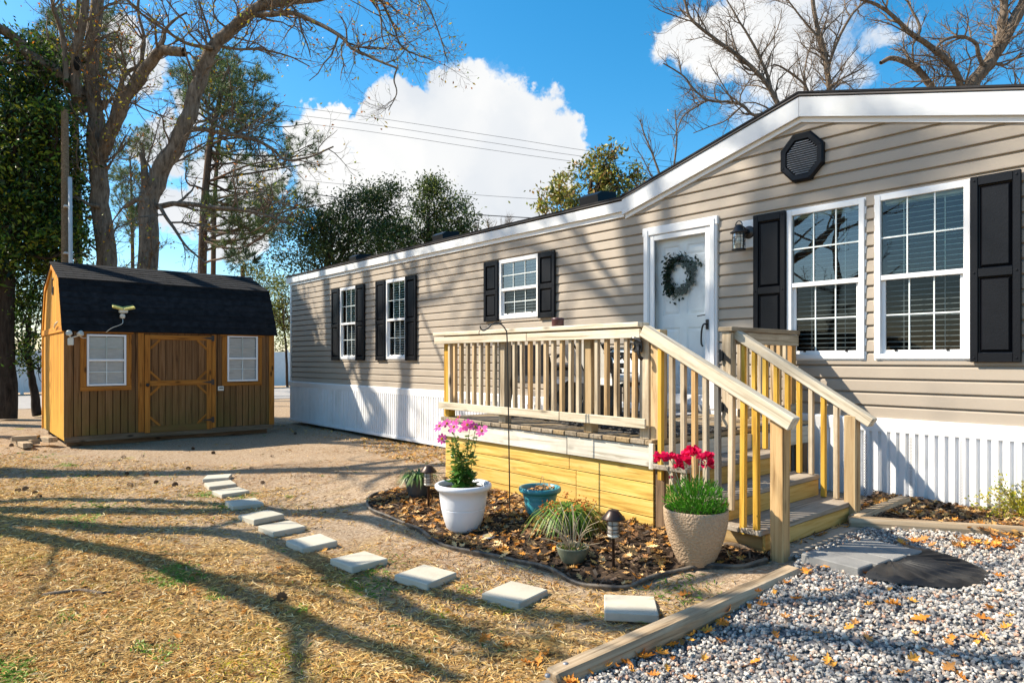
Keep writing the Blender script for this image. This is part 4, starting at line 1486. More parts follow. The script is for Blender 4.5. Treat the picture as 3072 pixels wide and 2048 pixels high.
        for i in range(n):
            z = wz0 + .05 + i * .026
            if me is None:
                h = (wy1 - wy0) / 2 - f - .004
                me = MB().add([(.008, -h, -.013), (.008, h, -.013), (-.006, h, .016), (-.006, -h, .016)], [(0, 1, 2, 3)]).mesh('blind_slat'); me.materials.append(MT['blindgrey'])
            sag = rng.uniform(-.01, .01) + (.02 * math.sin(i * .8) if wy0 > 4 else 0)
            put('blind_slat', me, None, wo, T(SX - .022, ym, z) @ Matrix.Rotation(sag, 4, 'X'))
        MB().add([(SX - .06, wy0, wz0), (SX - .06, wy1, wz0), (SX - .06, wy1, wz1), (SX - .06, wy0, wz1)], [(0, 1, 2, 3)]).build('reveal', MT['sheddark'], wo)
    y0, y1, z0, z1 = D
    abox('door_casing', SX + .009, SX + .03, 2.795, y0 - .006, SZ0 + .09, 1.983, t, shed)
    abox('door_casing', SX + .009, SX + .03, y1 + .006, y1 + .075, SZ0 + .09, 1.983, t, shed)
    # door: planks with a frame and eight corner braces
    d = abox('door', SX - .008, SX + .002, y0, y1, z0, z1, MT['sheddark'], shed)
    n = 10
    for i in range(n):
        a = y0 + .012 + (y1 - y0 - .024) * i / n; b = y0 + .012 + (y1 - y0 - .024) * (i + 1) / n
        lumber('door_plank', (SX + .010, (a + b) / 2, z0 + .01), (SX + .010, (a + b) / 2, z1 - .006), b - a - .008, .014, MT['shedplank'], d, (1, 0, 0), .003)
    X0, X1 = SX + .018, SX + .036
    abox('door_frame', X0, X1, y0 + .004, y0 + .095, z0 + .01, z1 - .01, t, d)
    abox('door_frame', X0, X1, y1 - .095, y1 - .004, z0 + .01, z1 - .01, t, d)
    abox('door_frame', X0, X1 - .001, y0 + .096, y1 - .096, z1 - .10, z1 - .012, t, d)
    abox('door_frame', X0, X1 - .001, y0 + .096, y1 - .096, z0 + .01, z0 + .13, MT['shedplank'], d)
    zm = 1.05
    abox('door_frame', X0, X1 - .001, y0 + .096, y1 - .096, zm - .05, zm + .05, t, d)
    c = .17
    for (yy, zz, sy, sz) in ((y0 + .095, z1 - .10, 1, -1), (y1 - .095, z1 - .10, -1, -1), (y0 + .095, zm + .05, 1, 1), (y1 - .095, zm + .05, -1, 1),
                             (y0 + .095, zm - .05, 1, -1), (y1 - .095, zm - .05, -1, -1), (y0 + .095, z0 + .13, 1, 1), (y1 - .095, z0 + .13, -1, 1)):
        lumber('corner_brace', (SX + .026, yy, zz + sz * c), (SX + .026, yy + sy * c, zz), .04, .014, t, d, (1, 0, 0), .002)
    for z in (z1 - .055, zm, z0 + .19):
        mb = MB()
        addbox(mb, X1, X1 + .008, y1 - .01, y1 + .045, z - .055, z + .055, .003)
        V = [(X1 + .001, y1, z + .028), (X1 + .001, y1, z - .028), (X1 + .001, y1 - .19, z)]
        mb.faces([(x + e, y, z_) for e in (0, .006) for x, y, z_ in V], [(0, 1, 2), (3, 5, 4), (0, 3, 4, 1), (1, 4, 5, 2), (2, 5, 3, 0)])
        mb.build('hinge', MT['blackmetal'], d)
    V, F = latheVF([(.018, 0), (.018, .02), (.03, .035), (.032, .05), (.02, .065), (0.0001, .066)], 14)
    MB().add(np.stack([X1 + V[:, 2], y0 + .045 + V[:, 0], 1.02 + V[:, 1]], 1), F).build('knob', MT['blackmetal'], d, None, True)
    # roof: overlapping shingle courses
    ya, yb = SYa - .06, SYb + .08

    def slope(a, b, n, name):
        a = np.array(a); b = np.array(b)
        nrm = np.array([-(b - a)[1], (b - a)[0]]); nrm /= np.linalg.norm(nrm)
        if nrm[1] < 0:
            nrm = -nrm
        # sheathing
        mb = MB(); prism(mb, [tuple(a), tuple(b), tuple(b - nrm * .02), tuple(a - nrm * .02)], ya + .01, yb - .01, 'Y'); mb.build('sheathing', MT['shingle'], shed)
        for i in range(n):
            p = a + (b - a) * i / n; q = a + (b - a) * min(1.0, (i + 1.08) / n)
            m_ = 13
            mb = MB()
            for k in range(m_):
                w = (yb - ya) / m_
                off = (i % 2) * w * .5
                u0 = max(ya, ya + k * w - off); u1 = min(yb, ya + (k + 1) * w - off)
                lift = .010 + rng.uniform(-.0015, .003)
                if k == m_ - 1:
                    u1 = yb
                P0 = p + nrm * (lift + .002); P1 = q + nrm * .004
                e = .0025
                V = [(P0[0], u0 + e, P0[1]), (P0[0], u1 - e, P0[1]), (P1[0], u1 - e, P1[1]), (P1[0], u0 + e, P1[1]), (p[0], u0 + e, p[1]), (p[0], u1 - e, p[1])]
                mb.faces(V, [(0, 1, 2, 3), (4, 5, 1, 0)])
            mb.build('shingle_course', MT['shingle'], shed)
    e0 = (SX + .10, SZE - .10)
    d1 = np.array([SX, SZE]) - np.array(BRK); d1 = d1 / np.linalg.norm(d1)
    e0 = tuple(np.array([SX, SZE]) + d1 * .06 + np.array([.03, .02]))
    slope(e0, (BRK[0] + .03, BRK[1] + .02), 8, 'lower')
    slope((BRK[0] + .05, BRK[1] + .015), (RDG[0], RDG[1] + .03), 7, 'upper')
    mir = lambda p: (2 * RDG[0] - p[0], p[1])
    slope(mir((BRK[0] + .05, BRK[1] + .015)), (RDG[0], RDG[1] + .03), 7, 'upper')
    slope(mir(e0), mir((BRK[0] + .03, BRK[1] + .02)), 8, 'lower')
    mb = MB(); prism(mb, [(RDG[0] - .13, RDG[1] - .005), (RDG[0], RDG[1] + .052), (RDG[0] + .13, RDG[1] - .005), (RDG[0], RDG[1] + .035)], ya - .005, yb + .005, 'Y')
    mb.build('ridge_cap', MT['shingle'], shed)
    # skids under the floor
    for x in (SX - .25, SX - 1.5, SX - 2.8):
        abox('skid', x - .05, x + .05, SYa + .05, SYb - .05, -.07, SZ0 - .005, MT['postdark'], shed)
    # letter on the gable, small sign, twin lamp, flood light
    mb = MB()
    gx, gz_, yv = -15.28, 2.88, SYa - .022
    pts = [(.05, .12), (.03, .15), (-.03, .15), (-.055, .12), (-.055, -.12), (-.03, -.15), (.03, -.15), (.055, -.12), (.055, -.02), (.005, -.02)]
    addtube(mb, np.array([(gx + a * 1.3, yv, gz_ + b) for a, b in pts]), .013, 6, caps=True)
    mb.build('letter_g', MT['blackmetal'], shed)
    ou = thing('outlet_box', 'small white outlet cover on the shed wall right of the door', 'outlet', (SX + .01, 4.26, .87))
    mb = MB(); addbox(mb, SX + .009, SX + .03, 4.205, 4.315, .875, .962, .004); mb.build('cover', MT['shedlamp'], ou)
    mb = MB(); addbox(mb, SX + .03, SX + .034, 4.225, 4.30, .915, .935, .002); mb.build('slot', MT['brownmetal'], ou)


MT['sheddark'] = plain('shed_gap', (.05, .028, .013), .9)
MT['shedbase'] = wood('shed_base_wood', (.17, .12, .075), (.24, .18, .12), (.08, .055, .035), stain=(.11, .09, .05))
MT['shedgabletrim'] = wood('shed_gable_trim_wood', (.68, .27, .02), (.74, .33, .035), (.30, .10, .01), rnd=.15)  # shed trim again, brightened in colour for the sunlit gable end
MT['shedglass'] = glass('shed_glass', 1.4, (.97, .98, .98))
MT['blindgrey'] = plain('blind_pale', (.74, .72, .70), .6)
build_shed()


def shed_lamps():
    t = thing('security_light', 'white twin head security light at the shed front corner', 'lamp', (SX + .04, 1.76, 1.82))
    mb = MB(); addbox(mb, SX + .02, SX + .07, 1.70, 1.79, 1.74, 1.87, .012); mb.build('sensor', MT['shedlamp'], t)
    for y, z, a in ((1.725, 1.945, -.5), (1.875, 1.945, .7)):
        V, F = latheVF([(.001, -.05), (.025, -.045), (.04, -.015), (.05, .03), (.047, .04), (.001, .03)], 16)
        M_ = T(SX + .09, y, z) @ Matrix.Rotation(a, 4, 'Z') @ Matrix.Rotation(math.radians(75), 4, 'Y')
        MB().add(V, F).build('lamp_head', MT['shedlamp'], t, M_, True)
        mb = MB(); addtube(mb, [(SX + .05, 1.745, 1.87), (SX + .07, y, z - .03)], .012, 7); mb.build('arm', MT['shedlamp'], t)
    t = thing('flood_light', 'yellowed double flood light on a bracket fixed to the shed roof', 'lamp', (SX - .1, 2.56, 2.35))
    mb = MB()
    V, F = latheVF([(.001, -.09), (.04, -.085), (.045, -.03), (.03, 0), (.001, .0)], 14)
    MB().add(V, F).build('base', MT['shedlamp'], t, T(SX - .02, 2.55, 2.33), True)
    mb = MB(); addbox(mb, SX - .06, SX + .05, 2.49, 2.63, 2.34, 2.42, .015); mb.build('housing', MT['shedlamp'], t)
    for s, lab in ((-1, 0), (1, 0)):
        M_ = T(SX, 2.56 + s * .09, 2.44) @ Matrix.Rotation(s * .22, 4, 'X') @ Matrix.Rotation(.35, 4, 'Y')
        mb = MB(); addbox(mb, -.07, .07, -.09, .09, -.018, .018, .008); mb.build('panel', MT['yellowpl'], t, M_)
    w = MB()
    addtube(w, crom([(SX + .0, 2.55, 2.24), (SX + .10, 2.52, 2.14), (SX + .10, 2.36, 2.06), (SX + .05, 2.28, 1.985)], 14), .006, 5)
    addtube(w, crom([(SX + .09, 1.87, 1.90), (SX + .06, 1.93, 1.87), (SX + .05, 1.985, 1.875)], 8), .006, 5)
    tag(w.build('light_cable', MT['shedlamp']), 'thin white cable hanging from the flood light to the shed window', 'cable')
    mb = MB()
    V = crom([(-14.75, SYa - .06, 2.06), (-14.45, SYa - .075, 2.12), (-14.2, SYa - .06, 2.17)], 8)
    addtube(mb, V, [.004, .012, .016, .018, .018, .016, .012, .004], 6)
    tag(mb.build('bent_bracket', MT['shedlamp']), 'pale bent piece of trim on the shed gable', 'trim')
    # stacked boards at the corner
    W = MT['timber']
    for i, (x0, y0, x1, y1, z, lab) in enumerate(((-14.55, 1.40, -14.05, 1.52, .07, 'upper short board lying across the stack by the shed'),
                                                  (-14.7, 1.10, -14.0, 1.16, .0, 'lower board with cut end pointing to the yard by the shed'),
                                                  (-14.62, 1.75 - .75, -14.45, 1.35, .085, 'topmost short board on the stack by the shed'),
                                                  (-15.0, 1.05, -14.35, 1.3, .03, 'pale board at the left of the stack by the shed'))):
        z0 = float(gz(x0, y0)) + z + .05
        tag(lumber('board', (x0, y0, z0), (x1, y1, z0 + .01), .14, .085, W, None), lab, 'board', 'boards stacked at the shed corner')


shed_lamps()
# ------------------------------------------------------------------ trees
def arc(P):
    return float(np.linalg.norm(np.diff(P, axis=0), axis=1).sum())


def twigs(mb, P, R, lev, rng, tips, o):
    L = arc(P)
    n = int(L * o['dens'][lev] + rng.random())
    for _ in range(n):
        t = rng.uniform(o.get('start', .15), 1) if lev == 0 else rng.uniform(.15, 1)
        i = min(len(P) - 1, max(1, int(t * (len(P) - 1))))
        tan = P[i] - P[i - 1]; tan = tan / (np.linalg.norm(tan) + 1e-9)
        q = rng.normal(size=3); q -= tan * (q @ tan); q /= np.linalg.norm(q) + 1e-9
        a = rng.uniform(.45, 1.15)
        d = tan * math.cos(a) + q * math.sin(a) + np.array([0, 0, o.get('up', .15)])
        d /= np.linalg.norm(d)
        l = o['len'][lev] * rng.uniform(.5, 1.25) * (1.2 - .6 * t)
        k = o.get('seg', 5)
        pts = [P[i]]
        for _s in range(k):
            d = d + rng.normal(0, o.get('gnarl', .22), 3) + np.array([0, 0, o.get('lift', .03)])
            d /= np.linalg.norm(d)
            pts.append(pts[-1] + d * l / k)
        pts = np.array(pts)
        r0 = min(R[i] * .62, o['rad'][lev] * rng.uniform(.7, 1.2))
        rr = np.linspace(r0, max(r0 * .3, .0022), k + 1)
        addtube(mb, pts, rr, 5 if lev == 0 else (4 if lev == 1 else 3))
        if lev + 1 < len(o['len']):
            twigs(mb, pts, rr, lev + 1, rng, tips, o)
        tips.append((pts[-1], d)); tips.append((pts[-2], d))


def limbpx(pts, depth, w0, w1, n=None, dd=0.0):
    """a limb seen through those points, w in pixels of the photograph; dd = how much deeper its tip lies"""
    k = len(pts)
    P = np.array([at(x, y, depth + dd * i / (k - 1)) for i, (x, y) in enumerate(pts)])
    n = n or max(6, 4 * k)
    C = crom(P, n)
    return C, np.linspace(w0, w1, n) / 2 * depth / FOC


def gnarl(C, R, rng, amt=.25):
    J = rng.normal(0, 1, C.shape)
    J = (J + np.roll(J, 1, 0) + np.roll(J, -1, 0)) / 3
    J[0] = 0
    return C + J * R[:, None] * amt


def tree_from(name, label, limbs, o, barkm, seed, group=None, leafcols=None, leafn=0, leafsize=.09, base=None, cat='tree'):
    rng = np.random.default_rng(seed)
    mb = MB(); tw = MB(); tips = []
    C0 = limbs[0][0]
    b = base if base is not None else C0[0]
    t = thing(name, label, cat, tuple(b), 0, group)
    for C, R in limbs:
        C = gnarl(C, R, rng)
        addtube(mb, C, R, 10 if R[0] > .08 else 7)
    mb.build('trunk', barkm, t, None, True)
    for C, R in limbs:
        twigs(tw, C, R, 0, rng, tips, o)
    if tw.n:
        tw.build('branches', barkm, t, None, False)
    if leafcols and tips:
        lf = MB()
        for _ in range(leafn):
            p, d = tips[rng.integers(len(tips))]
            g = rng.uniform(.6, 1.25)
            leafquad(lf, p + rng.normal(0, .05, 3), rng.normal(size=3) + [0, 0, -.4], rng.normal(size=3), leafsize * rng.uniform(.6, 1.2), leafsize * .45, np.array(leafcols[rng.integers(len(leafcols))]) * g, .2)
        lf.build('leaves', MT['leaf'], t)
    return t, tips


OAK = dict(dens=[2.8, 5.0, 6.5], len=[1.6, .8, .42], rad=[.035, .013, .0065], gnarl=.24, up=.2, start=.1)
autumn = [(.70, .42, .02), (.60, .52, .04), (.62, .20, .02), (.36, .42, .04)]


def oaks():
    d = 17.6
    L = [limbpx([(330, 1254), (325, 1000), (320, 800), (306, 592), (288, 434), (279, 306), (275, 153), (290, 0), (300, -160), (290, -300)], d, 64, 26, 44),
         limbpx([(262, 330), (215, 260), (165, 218), (102, 173), (50, 118), (0, 87), (-80, 40)], d, 42, 22, None, -1.5),
         limbpx([(232, 290), (222, 240), (228, 180), (242, 90), (255, 0), (262, -90)], d - .3, 34, 16, None, -.4),
         limbpx([(300, 470), (316, 434), (347, 357), (388, 280), (434, 204), (485, 158), (551, 158)], d, 46, 26, None, -.8),
         limbpx([(470, 165), (490, 125), (497, 90), (530, 55), (559, 38)], d - .7, 14, 5),
         limbpx([(332, 372), (350, 300), (372, 228), (420, 190), (430, 120), (415, 40), (418, -30)], d + .3, 16, 7),
         limbpx([(200, 250), (190, 120), (160, 20), (150, -60)], d - .6, 18, 8),
         limbpx([(300, 620), (270, 615), (245, 600), (215, 590)], d - .3, 12, 5)]
    ta, _ = tree_from('oak_tree', 'grey oak with a dark hollow in its limb, left of the pair behind the shed', L, OAK, MT['barkA'], 31, 'oaks behind the shed', autumn, 1300, .10)
    d = 16.8
    L = [limbpx([(448, 1260), (445, 1000), (443, 796), (446, 612), (480, 510), (531, 434), (566, 357), (587, 281), (612, 204), (648, 133), (704, 77), (765, 36), (816, 10), (934, -2), (1040, -40), (1120, -110)], d, 62, 20, 60),
         limbpx([(770, 44), (815, 46), (878, 41), (954, 71), (1024, 112), (1055, 143), (1116, 173), (1192, 204)], d, 17, 6, None, -1.2),
         limbpx([(1192, 204), (1182, 240), (1190, 280), (1165, 332)], d - 1.2, 6, 2.5),
         limbpx([(1040, -40), (1116, 0), (1142, 55), (1146, 110), (1160, 150)], d, 9, 3, None, -.5),
         limbpx([(1080, -70), (1141, 0), (1182, 82), (1202, 138), (1250, 165), (1300, 180)], d, 9, 3, None, -.5),
         limbpx([(1120, -110), (1230, -40), (1279, 10), (1310, 80), (1345, 190)], d, 9, 2.5, None, -.5),
         limbpx([(470, 620), (515, 612), (561, 612), (640, 622), (714, 628), (800, 645), (870, 670)], d, 18, 6, None, -1.0),
         limbpx([(560, 390), (610, 386), (663, 398), (765, 418), (820, 450), (857, 480), (930, 470), (1000, 440)], d, 16, 5, None, 1.0),
         limbpx([(455, 640), (440, 590), (434, 510), (425, 460)], d, 34, 12),
         limbpx([(440, 605), (410, 600), (385, 614), (372, 622)], d - .2, 16, 12),
         limbpx([(640, 145), (560, 130), (480, 80), (410, 30), (380, 0)], d - .2, 12, 4, None, -.6),
         limbpx([(655, 140), (720, 148), (790, 150), (870, 170), (930, 200)], d, 9, 3, None, .8),
         limbpx([(690, 90), (650, 60), (640, 20), (660, -40)], d, 7, 3),
         limbpx([(480, 620), (520, 680), (560, 740), (620, 790)], d - .2, 12, 4, None, -.8)]
    tree_from('oak_tree', 'grey oak arching to the right over the yard, right of the pair behind the shed', L, OAK, MT['barkA'], 32, 'oaks behind the shed', autumn, 1500, .10)
    V, F = latheVF([(.0001, -.2), (.05, -.16), (.075, -.05), (.075, .06), (.045, .16), (.0001, .2)], 14)
    MB().add(V, F).build('hollow', MT['holehollow'], ta, T(*at(231, 190, 17.0)), True)


MT['holehollow'] = plain('hollow_dark', (.006, .005, .004), .95)
oaks()


def bare_right():
    O = dict(dens=[3.2, 5.4, 7.0], len=[1.6, .8, .42], rad=[.03, .011, .0055], gnarl=.26, up=.25, start=.05)
    d = 19.0
    L = [limbpx([(2870, 700), (2890, 400), (2905, 281), (2956, 204), (2992, 148), (3022, 97), (3072, 10), (3120, -90)], d, 42, 30, 34),
         limbpx([(2997, 130), (3005, 90), (3010, 51), (3012, 0), (3005, -60)], d, 26, 18),
         limbpx([(2895, 300), (2890, 275), (2864, 219), (2813, 158), (2752, 115), (2721, 92), (2690, 60), (2635, 18), (2560, -10)], d, 22, 8, None, -1.0),
         limbpx([(2951, 196), (2935, 160), (2925, 127), (2885, 110), (2834, 120), (2803, 153)], d - .1, 13, 7, None, -.5),
         limbpx([(2815, 420), (2803, 286), (2777, 235), (2732, 194), (2675, 176), (2640, 190)], d + .2, 24, 12),
         limbpx([(2752, 115), (2760, 80), (2740, 40), (2720, 0)], d - .8, 10, 5),
         limbpx([(2975, 190), (3010, 195), (3040, 180), (3080, 165)], d, 9, 5),
         limbpx([(3000, 290), (3040, 275), (3090, 262)], d - .5, 16, 8)]
    tree_from('bare_oak', 'dark bare oak forking above the roof at the right edge', L, O, MT['barkG'], 41, 'bare trees behind the house', None, 0)
    d = 23.0
    L = [limbpx([(2495, 700), (2490, 400), (2489, 298), (2482, 219), (2466, 138), (2451, 77), (2438, 0), (2430, -90)], d, 20, 10, 30),
         limbpx([(2484, 230), (2492, 179), (2522, 102), (2558, 41), (2599, 0), (2650, -60)], d, 11, 5, None, .8),
         limbpx([(2489, 280), (2440, 304), (2410, 250), (2349, 204), (2320, 194)], d - .3, 10, 4, None, -.6),
         limbpx([(2489, 270), (2520, 240), (2570, 215), (2600, 195)], d, 8, 3, None, .4),
         limbpx([(2460, 120), (2410, 60), (2370, 10), (2340, -30)], d, 7, 3),
         limbpx([(2415, 290), (2412, 230), (2425, 160), (2440, 110)], d + .4, 6, 3)]
    tree_from('bare_tree', 'slender straight bare tree above the gable peak', L, O, MT['barkG'], 42, 'bare trees behind the house', [(.45, .3, .12)], 60, .07)
    d = 22.0
    L = [limbpx([(2360, 700), (2350, 450), (2344, 337), (2303, 255), (2267, 214), (2201, 158), (2150, 122), (2079, 66), (2058, 15), (2040, -60)], d, 18, 6, 32),
         limbpx([(2318, 290), (2300, 220), (2278, 168), (2242, 102), (2215, 60), (2180, 0)], d, 11, 4),
         limbpx([(2400, 300), (2340, 318), (2267, 347), (2227, 316), (2186, 306), (2125, 301), (2079, 265), (2048, 227), (1990, 190)], d - .6, 11, 4),
         limbpx([(2125, 301), (2090, 320), (2050, 350), (2020, 420)], d - .6, 6, 3),
         limbpx([(2267, 214), (2230, 200), (2200, 120), (2185, 60)], d, 6, 3),
         limbpx([(2227, 316), (2180, 360), (2130, 380), (2080, 400)], d - .3, 5, 2.5),
         limbpx([(2079, 66), (2000, 40), (1960, 20)], d, 4, 2)]
    tree_from('bare_tree', 'bare spreading tree above the left slope of the gable roof', L, O, MT['barkG'], 43, 'bare trees behind the house', [(.5, .3, .1)], 60, .07)
    # two thin bare tops between the magnolia and the gable
    O2 = dict(dens=[3.0, 5.0], len=[1.1, .5], rad=[.014, .007], gnarl=.2, up=.5, start=.1)
    L = [limbpx([(1990, 760), (1985, 560), (1960, 470), (1935, 410), (1920, 360)], 24, 9, 3),
         limbpx([(2010, 700), (2020, 520), (2030, 420), (2025, 330)], 24, 8, 3), limbpx([(2000, 600), (1960, 540), (1930, 480), (1900, 430)], 24, 5, 2)]
    tree_from('bare_sapling', 'thin bare upright treetop between magnolia and gable', L, O2, MT['barkG'], 44, 'bare trees behind the house')
    L = [limbpx([(1480, 900), (1478, 740), (1470, 700), (1462, 660)], 45, 5, 2), limbpx([(1500, 900), (1505, 730), (1515, 690), (1530, 668)], 45, 5, 2), limbpx([(1440, 900), (1440, 730), (1430, 690)], 45, 4, 2)]
    O3 = dict(dens=[5.0, 4.0], len=[1.2, .6], rad=[.02, .01], gnarl=.15, up=.8, start=.3)
    tree_from('distant_tree', 'pale distant bare treetop above the middle of the roof', L, O3, MT['barkG'], 45, 'bare trees behind the house')


bare_right()


def pines():
    rng = np.random.default_rng(51)

    def needles(mb, tips, n, L, w, cols):
        P = np.array([t[0] for t in tips]); D = np.array([t[1] for t in tips])
        m = len(P) * n
        P = np.repeat(P, n, 0); D = np.repeat(D, n, 0)
        q = D * .8 + rng.normal(0, .75, (m, 3)) + [0, 0, .25]; q /= np.linalg.norm(q, axis=1)[:, None]
        s = np.cross(q, rng.normal(size=(m, 3))); s /= np.linalg.norm(s, axis=1)[:, None]
        l = L * rng.uniform(.6, 1.15, m)[:, None]
        V = np.stack([P + s * w, P - s * w, P + q * l], 1)
        c = np.array(cols)[rng.integers(len(cols), size=m)] * rng.uniform(.6, 1.3, m)[:, None]
        mb.add(V.reshape(-1, 3), np.arange(m)[:, None] * 3 + np.arange(3)[None], np.repeat(c, 3, 0))

    def pine(label, trunkpts, depth, w0, w1, poly, nl, seed, tl=.22, dens=(2.8, 4.0), bias=0):
        t = thing('pine_tree', label, 'tree', tuple(at(trunkpts[0][0], trunkpts[0][1], depth)), 0, 'pines')
        C, R = limbpx(trunkpts, depth, w0, w1, 40)
        mb = MB(); addtube(mb, C, R, 9); mb.build('trunk', MT['pinebark'], t, None, True)
        lo = np.min(poly, 0); hi = np.max(poly, 0)
        limbs = MB(); tips = []
        o = dict(dens=list(dens), len=[.9, .45], rad=[.02, .009], gnarl=.2, up=.25, start=.3)
        k = 0
        while k < nl:
            x, y = rng.uniform(lo[0], hi[0]), rng.uniform(lo[1], hi[1])
            if not inpoly(np.array([x]), np.array([y]), poly)[0]:
                continue
            k += 1
            e = at(x, y, depth + rng.normal(0, 1.6))
            # leaves the trunk a little below its tip height
            zt = e[2] - rng.uniform(-.2, 1.3)
            i = int(np.argmin(abs(C[:, 2] - np.clip(zt, C[8, 2], C[-2, 2]))))
            s = C[i]
            m = (s + e) / 2 + np.array([0, 0, rng.uniform(-.5, .25)]) + rng.normal(0, .2, 3)
            P = crom([s, m, e], 9)
            r = np.linspace(min(R[i] * .5, .05), .012, 9)
            P = gnarl(P, r, rng, 1.2)
            addtube(limbs, P, r, 5)
            tips += [(P[-1], P[-1] - P[-2])]
            twigs(limbs, P, r, 0, rng, tips, o)
        limbs.build('branches', MT['pinebark'], t)
        nd = MB()
        tips = [(p, d / (np.linalg.norm(d) + 1e-9)) for p, d in tips]
        needles(nd, tips, 13, tl, .008, [(.05, .10, .025), (.10, .16, .04), (.035, .07, .03), (.22, .25, .07)])  # lighter greens paint sunlit tips into the needle colours
        nd.build('needles', MT['needle'], t)

    pine('pine with a domed crown between the oaks and the live oak', [(606, 1230), (605, 1000), (607, 800), (612, 640), (622, 510), (633, 408), (655, 320), (668, 250), (690, 200)], 25, 32, 8,
         [(500, 250), (560, 170), (690, 155), (800, 205), (830, 270), (880, 330), (950, 390), (990, 480), (1010, 600), (950, 690), (800, 700), (640, 640), (540, 480), (480, 350)], 62, 1, .26, (2.2, 3.4))
    pine('pine top whose dark dome shows behind the arching oak', [(640, 1230), (640, 800), (650, 500), (680, 300), (700, 240)], 27, 18, 5,
         [(520, 240), (590, 180), (700, 165), (800, 210), (860, 300), (900, 360), (800, 340), (700, 290), (600, 300)], 30, 4, .3, (2.6, 4.0))
    pine('pine whose crown shows behind the top of the left oak', [(240, 1230), (235, 800), (230, 500), (225, 300), (230, 100), (235, 0)], 29, 26, 10,
         [(70, 60), (200, 20), (390, 10), (420, 120), (340, 240), (180, 250), (90, 200)], 46, 2, .3)
    pine('dark pine filling the gap between the two oak trunks', [(400, 1230), (398, 800), (395, 600), (390, 470)], 33, 14, 4,
         [(330, 420), (420, 330), (480, 420), (470, 620), (400, 700), (330, 640)], 26, 3, .28)


MT['needle'] = vcol('pine_needles', .5, .2, .3)
pines()


def leafmass(mb, ells, per, clump, size, cols, rng, aspect=.42, flat=.35, hollow=.45):
    """leaves in uneven clumps through ellipsoids (centre, rx, rz)"""
    for (c, rx, rz, nc) in ells:
        for _ in range(nc):
            v = rng.normal(size=3); v /= np.linalg.norm(v)
            r = (hollow + (1 - hollow) * rng.random()) ** .7
            q = np.array(c) + v * r * np.array([rx, rx, rz]) * rng.uniform(.85, 1.12)
            k = int(per * rng.uniform(.6, 1.3))
            cr = clump * rng.uniform(.6, 1.3)
            P = q + rng.normal(0, 1, (k, 3)) * cr * np.array([1, 1, .7])
            D = rng.normal(size=(k, 3)) + [0, 0, flat]; D /= np.linalg.norm(D, axis=1)[:, None]
            S_ = np.cross(D, rng.normal(size=(k, 3))); S_ /= np.linalg.norm(S_, axis=1)[:, None]
            L = size * rng.uniform(.6, 1.25, k)[:, None]
            V = np.stack([P, P + D * L * .5 + S_ * L * aspect / 2, P + D * L, P + D * L * .5 - S_ * L * aspect / 2], 1)
            base = np.array(cols)[rng.integers(len(cols), size=k)] * rng.uniform(.55, 1.3) * rng.uniform(.75, 1.25, k)[:, None]
            mb.add(V.reshape(-1, 3), np.arange(k)[:, None] * 4 + np.arange(4)[None], np.repeat(base, 4, 0))


def broadleaf(name, label, trunk, ells, per, clump, size, cols, seed, barkm, group=None, cat='tree', extra=None, o=None):
    rng = np.random.default_rng(seed)
    t = thing(name, label, cat, tuple(trunk[0][0][0]), 0, group)
    mb = MB()
    tips = []
    for C, R in trunk:
        addtube(mb, gnarl(C, R, rng), R, 8)
    # limbs reach into the leaf masses
    C0, R0 = trunk[0]
    for (c, rx, rz, nc) in ells:
        s = C0[int(len(C0) * rng.uniform(.45, .8))]
        for k in range(3):
            e = np.array(c) + rng.normal(0, .35, 3) * [rx, rx, rz]
            P = crom([s, (s + e) / 2 + rng.normal(0, .25, 3), e], 9)
            r = np.linspace(max(.02, R0[-1] * .6), .012, 9)
            addtube(mb, gnarl(P, r, rng, .6), r, 6)
            twigs(mb, P, r, 0, rng, tips, dict(dens=[2.0, 2.0], len=[.8, .4], rad=[.018, .008], gnarl=.25))
    mb.build('trunk', barkm, t, None, True)
    lf = MB(); leafmass(lf, ells, per, clump, size, cols, rng)
    lf.build('crown', MT['leaf'], t)
    return t


def E(px, py, d, rx, rz, nc):
    return (tuple(at(px, py, d)), rx, rz, nc)


